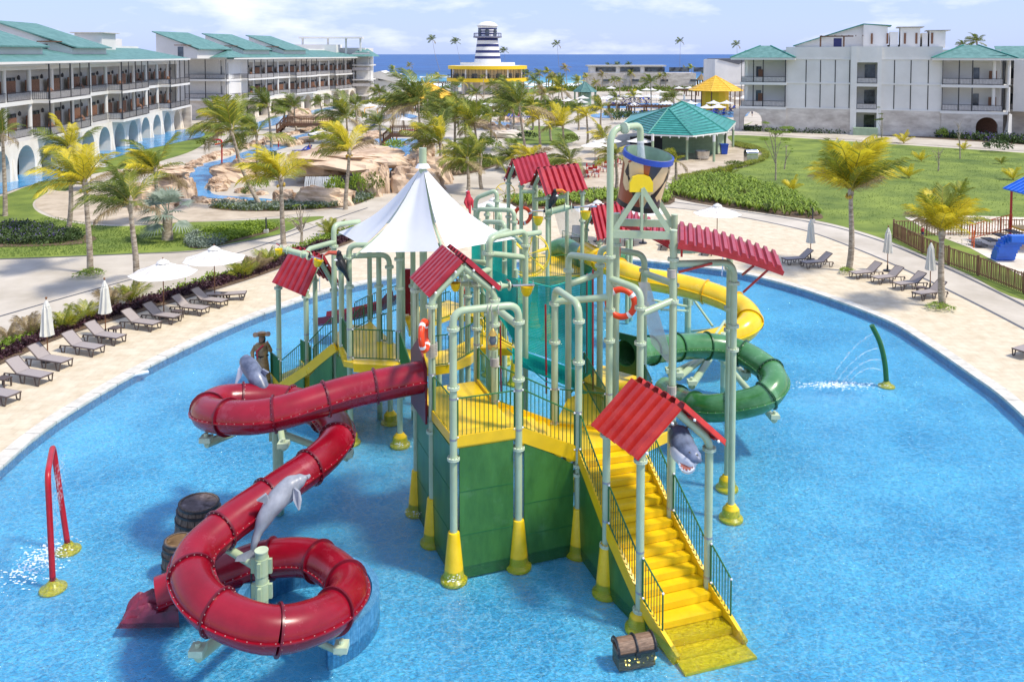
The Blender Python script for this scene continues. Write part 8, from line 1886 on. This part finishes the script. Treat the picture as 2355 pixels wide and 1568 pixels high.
scatter('purple_ground_cover', low, 4200, ['leaf_purple'], h=.45, size=.12, seed=6)
scatter('green_ground_cover', [(-60, 842), (0, 815), (130, 752), (300, 702), (560, 628), (690, 575), (820, 535), (830, 532), (770, 541), (640, 591), (560, 623), (300, 702), (130, 750), (0, 802)], 900, ['leaf_bright'], h=.6, size=.14, seed=7)
scatter('violet_flower_bed', [(0, 521), (60, 519), (130, 529), (190, 540), (170, 555), (100, 562), (0, 562), (-40, 560)], 2000, ['leaf_dark'], h=.7, size=.14, seed=8); scatter('violet_flowers', [(0, 521), (60, 519), (120, 529), (160, 540), (150, 552), (90, 558), (0, 558)], 260, ['flower_violet'], h=.9, size=.07, seed=9)
scatter('bright_green_hedge', [(470, 538), (500, 533), (590, 522), (632, 526), (560, 545), (500, 560), (455, 556)], 2600, ['leaf_bright'], h=.6, size=.13, seed=10); scatter('silver_ground_cover', [(432, 550), (452, 540), (480, 548), (520, 556), (470, 570), (433, 566)], 1100, ['leaf_silver'], h=.6, size=.12, seed=11)
scatter('silver_ground_cover', [(490, 474), (520, 470), (650, 471), (780, 458), (860, 438), (900, 428), (830, 465), (700, 481), (560, 484)], 2400, ['leaf_silver'], h=.6, size=.16, seed=12); scatter('green_ground_cover', [(490, 476), (650, 473), (780, 460), (880, 436), (830, 466), (700, 482), (560, 484)], 1200, ['leaf_green'], h=.5, size=.15, seed=13)
scatter('green_ground_cover', [(1025, 380), (1100, 358), (1140, 362), (1155, 372), (1100, 392), (1030, 402), (990, 397)], 1300, ['leaf_green'], h=.4, size=.15, seed=14)
scatter('violet_hedge', [(1965, 306), (2100, 312), (2354, 332), (2480, 340), (2480, 332), (2354, 322), (2100, 306)], 3000, ['leaf_dark'], h=1.2, size=.3, seed=15); scatter('violet_flowers', [(1965, 306), (2100, 312), (2354, 332), (2354, 324), (2100, 307)], 420, ['flower_violet'], h=1.4, size=.16, seed=16)
scatter('white_flower_bed', [(1730, 297), (1955, 305), (1955, 309), (1730, 303)], 900, ['leaf_dark'], h=.9, size=.25, seed=17); scatter('white_flowers', [(1740, 298), (1950, 306), (1950, 309), (1740, 303)], 260, ['flower_white'], h=1.1, size=.12, seed=18)
scatter('grove_undergrowth', [(850, 240), (1000, 250), (1100, 270), (1280, 262), (1330, 250), (1300, 235), (1100, 235), (900, 225)], 1300, ['leaf_green'], h=1.2, size=.6, seed=19); scatter('far_hedge', [(1300, 205), (1640, 205), (1700, 222), (1640, 212), (1300, 211)], 1500, ['leaf_green'], h=1.5, size=.7, seed=20)
scatter('lawn_tufts', [(1700, 400), (1990, 340), (2354, 370), (2354, 560), (2060, 520), (1900, 500)], 5200, ['grass_blade'], 'strap', .06, .03, 21); scatter('lawn_tufts', [(0, 570), (100, 500), (300, 525), (640, 508), (560, 548), (300, 578), (0, 590)], 4200, ['grass_blade'], 'strap', .06, .03, 22)
# ================================================================== rocks
def rock_mesh(seed, m='rock', flat=1.0):
    b = MB(); n1, n2 = 16, 26; vs = []
    for i in range(n1+1):
        th = pi*i/n1
        for j in range(n2):
            ph = 2*pi*j/n2; p = Vector((sin(th)*cos(ph), sin(th)*sin(ph), cos(th))); p = Vector([math.copysign(abs(c)**.62, c) for c in p]); k = .95+.34*noise.noise(p*1.1+Vector((seed*3.1, 0, 0)))-.30*abs(noise.noise(p*2.4+Vector((seed, 5, 0))))+.2*abs(noise.noise(p*5+Vector((seed, 5, 2)))); vs.append(p*k*Vector((1, 1, 1)).length/1.732)
    b.add(vs, [(i*n2+j, (i+1)*n2+j, (i+1)*n2+(j+1) % n2, i*n2+(j+1) % n2) for i in range(n1) for j in range(n2)])
    o = b.build('boulder', m, None, False); me = o.data; bpy.data.objects.remove(o); return me
RMS = [rock_mesh(i) for i in range(6)]; RMP = [rock_mesh(i+10, 'rock_pale') for i in range(3)]
GR = 'boulders lining the lazy river'
def boulder(c, s_, rz=0, label='tan boulder lining the edge of the lazy river', group=GR, ms=RMS, i=None):
    o = bpy.data.objects.new('boulder', random.choice(ms) if i is None else ms[i]); COL.objects.link(o); o.location = c; o.scale = s_; o.rotation_euler = (0, 0, rz); o['label'] = label; o['category'] = 'rock'
    if group: o['group'] = group
    return o
random.seed(21)
def bank(pts, size, gap, hs=.8):
    p = D(pts, 0); cum = 0
    for i in range(len(p)-1):
        L_ = (p[i+1]-p[i]).length; n_ = max(1, int(L_/gap))
        for k in range(n_): q = p[i].lerp(p[i+1], (k+random.random()*.6)/n_); s_ = size*random.uniform(.65, 1.25); boulder(q+Vector((0, 0, .1)), (s_*random.uniform(.9, 1.5), s_, s_*hs*random.uniform(.6, 1.1)), random.random()*6)
bank([(395, 440), (405, 418), (430, 396), (453, 378), (505, 360), (555, 342), (610, 328), (650, 316), (700, 302), (745, 292)], .75, 1.7); bank([(450, 466), (540, 472), (620, 474), (660, 473), (690, 470)], .6, 1.3, .9)
bank([(500, 440), (503, 418), (528, 400), (575, 386), (612, 378)], .95, 1.5, 1.0); bank([(498, 440), (540, 443), (600, 449), (640, 455)], .7, 1.4); bank([(655, 340), (700, 328), (760, 316), (800, 304)], 1.0, 2.4)
bank([(985, 340), (970, 365), (945, 385), (925, 402), (910, 425), (890, 440)], 1.1, 2.0, 1.0); bank([(1100, 292), (1140, 300), (1185, 294), (1190, 284), (1150, 276)], 1.2, 2.6); bank([(860, 312), (840, 330), (835, 345)], 1.1, 2.2)
big = [((805, 412), (5.4, 6.8, 1.05), 2.35, 'wide flat tan rock slab roofing the waterfall cave', 0), ((862, 418), (3.6, 3.4, .85), 2.5, 'overhanging end of the rock slab beside the river', 1), ((745, 415), (3.0, 3.8, .95), 1.6, 'stepped rock at the left of the waterfall', 2), ((748, 470), (2.9, 1.5, 1.25), .35, 'large pointed boulder in front of the waterfall', 3), ((655, 470), (1.1, 1.0, 1.0), .3, 'square boulder left of the big pointed one', 4), ((850, 452), (1.15, 1.0, 1.5), .9, 'thick rock pillar under the slab, left one', 5), ((883, 445), (.6, .6, 1.9), 1.0, 'slender rock pillar in the river under the slab', 1),
  ((330, 476), (1.3, 1.1, 1.5), .6, 'block shaped boulder behind the drooping green palm', 2), ((362, 480), (1.9, 1.2, .6), .2, 'low rounded boulder left of the silver fan palm', 3), ((430, 455), (.85, .8, 1.35), .5, 'boulder under the rock table', 4), ((392, 445), (1.6, 1.2, 1.3), .4, 'tall boulder beside the rock table', 5), ((545, 415), (2.4, 2.2, 1.3), .6, 'broad rock hump on the river island', 0), ((960, 440), (2.6, 2.0, 1.6), .8, 'big boulder behind the right of the sail', 2), ((995, 420), (2.2, 1.8, 2.0), .9, 'tall grooved rock behind the broad palm', 3), ((1010, 398), (2.4, 1.6, 1.2), .6, 'rock ledge above the grooved rock', 1), ((1165, 318), (2.6, 1.4, .9), .3, 'pale rock beside the round lawn', 0), ((1195, 300), (2.0, 1.2, .9), .3, 'pale rock right of the little pool', 2), ((715, 292), (4.5, 3.2, 1.2), 1.0, 'flat rock with small waterfall behind the long bridge', 4), ((690, 283), (2.2, 2.0, 1.6), 1.2, 'pointed rock behind the long bridge', 5), ((640, 334), (2.2, 1.6, .9), .3, 'rock by the left end of the long bridge', 1)]
for (xy, s_, z_, lab, i) in big:
    q = G(xy[0], xy[1], 0); boulder(Vector((q.x, q.y, z_)), s_, 0, lab, None, RMS if 'pale' not in lab else RMP, i if 'pale' not in lab else i % 3)
b = MB(); q = G(775, 452, 0); b.box((q.x, q.y+3.2, .6), (5.5, .6, 1.5)); tag(b.build('cave_shade', 'black', None), 'black block painting the shade in the cave mouth behind the waterfall', 'cave')  # black colour stands in for the shade inside the cave
b = MB()
for i in range(46): x = q.x-3.2+i*.065+random.uniform(-.04, .04); b.tube([(x, q.y+.9, 1.75), (x, q.y+.5, 1.2), (x, q.y+.35, .1)], [.03, .03, .045], 4)
o = b.build('waterfall', 'spray', None, True); o['kind'] = 'stuff'
q = G(418, 445, 0); T = thing('rock_table', 'flat topped mushroom rock on a single stem at the river edge', 'rock', tuple(q)); b = MB(); b.tube([q, q+Vector((0, 0, 1.2)), q+Vector((-.1, 0, 2.1))], [.45, .3, .42], 10); b.build('stem', 'rock', T, True)
o = bpy.data.objects.new('table_slab', RMS[0]); COL.objects.link(o); o.parent = T; o.location = (-1.5, .2, 2.3); o.scale = (2.6, 1.5, .38)
# ================================================================== far umbrellas, blue loungers, people, cafe
GU = 'white umbrellas round the river and the far pool'
um = [(40, 645), (115, 652), (190, 660), (225, 597), (315, 735), (740, 602), (860, 640), (900, 650), (935, 640), (1345, 620), (1435, 605), (1425, 630), (1610, 545), (1775, 570), (1708, 595), (1775, 596), (1605, 600), (1845, 595), (1622, 625), (1752, 650), (1950, 640), (1862, 556), (1912, 570), (2030, 545), (2097, 545), (2255, 594), (2318, 594), (2245, 636), (2325, 636), (2200, 664), (2275, 660), (2102, 638), (1560, 610), (1640, 610), (1830, 556), (1890, 600)]
umD = [(807+x*.3713, y*.3713) for x, y in um]+[(1547+x*.3427, y*.3427) for x, y in ((415, 662), (420, 636), (510, 610), (545, 636), (295, 716), (470, 655), (330, 650))]
U1 = make_umbrella('open white umbrella beside the lazy river or far pool', 1.75, 2.35, .6); U1['group'] = GU; first = True
near_lab = {4: 'open white umbrella left of the short foot bridge'}
for i, (x, y) in enumerate(umD):
    q = G(x, y, 2.6); q.z = DZ
    if first: U1.location = q; first = False; continue
    dup(U1, q, i*.7, near_lab.get(i), None if i in near_lab else GU)
for x, y, lab in ((738, 305, 'open white umbrella over blue loungers on the river island'), (768, 345, 'tilted white umbrella canopy on the rock slab'), (1368, 332, 'white cafe umbrella behind the far palms, nearer one'), (1398, 322, 'white cafe umbrella behind the fill pipe'), (1472, 322, 'small white umbrella left of the snack bar'), (208, 378, 'white umbrella behind the drooping green palm')):
    q = G(x, y, 2.6); q.z = DZ; o = dup(U1, q, .3, lab); del o['group']
for x, y, lab in ((829, 305, 'closed white umbrella by the river, left one'), (846, 300, 'closed white umbrella by the river, right one'), (1573, 240, 'closed white umbrella at the far pool, left one'), (1518, 238, 'closed white umbrella in the far pool rows'), (1696, 238, 'closed white umbrella next to the right hotel')): closed_umbrella(G(x, y, DZ), lab)
GB = 'blue loungers round the river and far pool'
B0 = make_lounger('lounger with a bright blue towel in the far rows', m='blue_cloth', mf='lounge_frame'); B0['group'] = GB; B0.location = G(830, 302, DZ)
bl = [(845, 300), (852, 297), (690, 352), (706, 350), (724, 350), (1165, 272), (1178, 272), (1190, 273), (1215, 274), (1226, 274), (1140, 262), (1155, 264), (1318, 256), (1328, 256), (1338, 255), (1310, 252), (1348, 252)]
bl += [(1400+i*11+(j % 2)*4, 226+j*6) for j in range(4) for i in range(9)]+[(1625+i*12, 252+j*7) for j in range(3) for i in range(6)]+[(1480+i*9, 262+(i % 2)*2) for i in range(5)]
rnd = random.Random(9)
for i, (x, y) in enumerate(bl): dup(B0, G(x, y, DZ), rnd.uniform(0, 6.28) if i > 20 else rnd.uniform(3.4, 4.6), None, GB)
pp_ = [person((0, -60, DZ), 0, 1.7, 'x', skin='skin_tan', bottom='cloth_dark'), person((0, -60, DZ), 0, 1.65, 'x', skin='skin', bottom='cloth_red', top='cloth_white'), person((0, -60, DZ), 0, 1.7, 'x', skin='skin', bottom='cloth_red', sit=True), person((0, -60, DZ), 0, 1.7, 'x', skin='skin_tan', bottom='cloth_dark', lie=True)]
ppl = [(742, 348, 3, 'person in dark trunks lying on a blue lounger on the river island'), (712, 349, 2, 'person in red sitting on the river island lounger'), (1729, 268, 0, 'standing bather in dark trunks next to the right hotel'), (1445, 214, 1, 'guest in white shirt walking before the beach building'), (1453, 214, 1, 'second guest in white shirt before the beach building'), (1160, 270, 3, 'sunbather in dark trunks on the rows right of the little pool'), (1192, 271, 2, 'bather in red sitting in the rows right of the little pool'), (1008, 192, 0, 'beach walker left of the lighthouse, first'), (985, 193, 0, 'beach walker left of the lighthouse, second'), (963, 193, 1, 'beach walker in white near the surf'), (1030, 190, 2, 'bather in red sitting on the beach by the lighthouse'), (1520, 375, 2, 'guest in red seated at the snack bar'), (1625, 215, 0, 'guest in dark trunks near the yellow bar'), (1422, 230, 3, 'sunbather lying in the far pool rows'), (1365, 252, 3, 'sunbather lying by the curved path rows')]
used_ = set()
for i, (x, y, k, lab) in enumerate(ppl):
    q = G(x, y, DZ)
    if k not in used_: used_.add(k); pp_[k].location = q; pp_[k].rotation_euler = (0, 0, rnd.uniform(0, 6)); pp_[k]['label'] = lab
    else: dup(pp_[k], q, rnd.uniform(0, 6), lab)
for (x, y, lab, c_) in ((931, 335, 'swimmer with a red cap in the river below the short bridge', 'cloth_red'), (958, 356, 'swimmer with dark hair in the river beside the rocks', 'hair'), (1182, 288, 'dark haired swimmer in the little pool', 'hair')):
    q = G(x, y, DZ); T = thing('person', lab, 'person', tuple(q)); b = MB(); b.lathe([(.24, 0), (.2, .12), (.08, .2), (0, .22)], (0, 0, 0), 10, Matrix.Diagonal((1.1, .7, 1))); b.build('shoulders', 'skin', T, True, shift=False); b = MB(); b.lathe([(0, .16), (.1, .24), (.1, .34), (0, .42)], (0, 0, 0), 10); b.build('head', 'skin', T, True, shift=False); b = MB(); b.lathe([(.105, .3), (.1, .38), (0, .45)], (0, .01, 0), 10); b.build('hair', c_, T, True, shift=False)
# cafe tables
def chair(label):
    T = thing('cafe_chair', label, 'chair', (0, 0, 0), 0, 'red chairs of the cafe terrace'); b = MB(); b.box((0, 0, .45), (.5, .5, .05)); b.build('seat', 'cloth_white', T, shift=False); b = MB(); b.box((0, .24, .75), (.5, .05, .45)); b.build('backrest', 'play_red', T, shift=False)
    for s_ in (-1, 1):
        for u in (-1, 1): b = MB(); b.box((s_*.22, u*.22, .25 if u < 0 else .45), (.05, .05, .5 if u < 0 else .9)); b.build('leg', 'play_red', T, shift=False)
        b = MB(); b.box((s_*.25, 0, .66), (.05, .45, .04)); b.build('armrest', 'play_red', T, shift=False)
    return T
c0_ = chair('red cafe chair with a white seat on the terrace left of the bucket'); tabs = [(1372, 396), (1398, 384), (1352, 408), (1440, 378), (1460, 390)]; first = True
for i, (x, y) in enumerate(tabs):
    q = G(x, y, DZ); T = thing('cafe_table', ['square cafe table under the white cafe umbrella', 'cafe table further back behind the fill pipe', 'cafe table at the left end of the terrace', 'cafe table just right of the fill pipe', 'cafe table hidden behind the bucket'][i], 'table', tuple(q)); b = MB(); b.box((0, 0, .74), (1.0, 1.0, .05)); b.build('table_top', 'barrel_tan', T, shift=False); b = MB(); b.tube([(0, 0, .03), (0, 0, .74)], .05, 8); b.box((0, 0, .03), (.5, .5, .05)); b.build('pedestal', 'dark', T, shift=False)
    for k in range(4):
        a = k*pi/2+.3; p = q+Vector((sin(a)*-.95*-1, cos(a)*.95, 0)); rz = -a
        if first: c0_.location = p; c0_.rotation_euler = (0, 0, rz); first = False
        else: dup(c0_, p, rz)
# coloured water pipes over the river
for (pts, m, lab) in (([(510, 388, 0), (510, 322, 1), (490, 322, 1)], 'play_red', 'red pipe sprinkler over the river, left post'), ([(544, 388, 0), (544, 322, 1), (494, 333, 1)], 'play_orange', 'orange pipe arch with a long arm over the river'), ([(868, 262, 0), (868, 245, 1), (838, 250, 1), (838, 262, 0)], 'play_yellow', 'yellow pipe arch near the left hotel umbrellas'), ([(884, 345, 0), (884, 326, 1)], 'play_red', 'red and white striped post at the short bridge'), ([(640, 340, 0), (640, 325, 1)], 'play_red', 'small red post at the left end of the long bridge'), ([(910, 322, 0), (920, 300, 1), (960, 300, 1), (962, 322, 0)], 'play_red', 'red pipe behind the short bridge')):
    Y_ = G(pts[0][0], pts[0][1], 0).y; p3 = [W(x, y, Y_) for x, y, _ in pts]; p3[0].z = 0; T = thing('river_sprinkler', lab, 'water pipe', tuple(p3[0])); b = MB(); b.tube(fillet(p3, .3, 4), .09, 8); b.build('pipe', m, T, True); b = MB(); b.lathe([(.2, 0), (.2, .06), (.1, .08)], (p3[0].x, p3[0].y, 0), 10); b.build('foot', m, T, True)
# ================================================================== labels that tell the repeats apart
LM = [((60, 500), 'near the left picture edge'), ((230, 450), 'on the left lawn side'), ((440, 440), 'near the mushroom rock table'), ((540, 420), 'on the river island'), ((650, 320), 'by the long foot bridge'), ((770, 300), 'right of the long foot bridge'), ((800, 250), 'below the second hotel wing'), ((900, 330), 'by the short foot bridge'), ((960, 420), 'behind the sail'), ((985, 235), 'beside the yellow pavilion'), ((1110, 225), 'in front of the lighthouse'), ((1150, 290), 'round the little pool'), ((1245, 215), 'in the central grove'), ((1345, 225), 'near the teal kiosk'), ((1420, 210), 'before the beach building'), ((1430, 250), 'along the far pool'), ((1520, 235), 'at the far pool right of the kiosk'), ((1560, 265), 'behind the snack bar'), ((1645, 225), 'round the yellow pool bar'), ((1680, 262), 'next to the right hotel'), ((1390, 390), 'on the cafe terrace'), ((1590, 190), 'beside the thatched hut')]
ORD = ['first', 'second', 'third', 'fourth', 'fifth', 'sixth', 'seventh', 'eighth', 'ninth', 'tenth', 'eleventh', 'twelfth', 'thirteenth', 'fourteenth', 'fifteenth', 'sixteenth', 'seventeenth', 'eighteenth', 'nineteenth', 'twentieth', 'twenty first', 'twenty second', 'twenty third', 'twenty fourth', 'twenty fifth', 'twenty sixth', 'twenty seventh', 'twenty eighth', 'twenty ninth', 'thirtieth', 'thirty first', 'thirty second', 'thirty third', 'thirty fourth']
BASE = {GR: 'tan boulder', GP: 'slim windblown palm', GU: 'open white umbrella', GB: 'blue topped lounger', 'red chairs of the cafe terrace': 'red cafe chair with white seat'}
def px_of(p): d_ = p.y*cos(PT)-(p.z-CH)*sin(PT); return X0+F*p.x/d_, Y0-F*(p.y*sin(PT)+(p.z-CH)*cos(PT))/d_
LMW = [(G(x, y, 0), t) for (x, y), t in LM]
for g, base_ in BASE.items():
    bk_ = {}
    for o in [o for o in COL.objects if o.parent is None and o.get('group') == g]:
        px = px_of(o.location); t = min(LM, key=lambda l: (l[0][0]-px[0])**2+((l[0][1]-px[1])*2.2)**2)[1]; bk_.setdefault(t, []).append((px[0], o))
    for t, v in bk_.items():
        v.sort(key=lambda e: e[0])
        for i, (x, o) in enumerate(v): o['label'] = base_+' '+t+(', %s from the left' % ORD[i] if len(v) > 1 else '')
for o in list(bpy.data.objects):
    if '_org' in o.keys(): del o['_org']
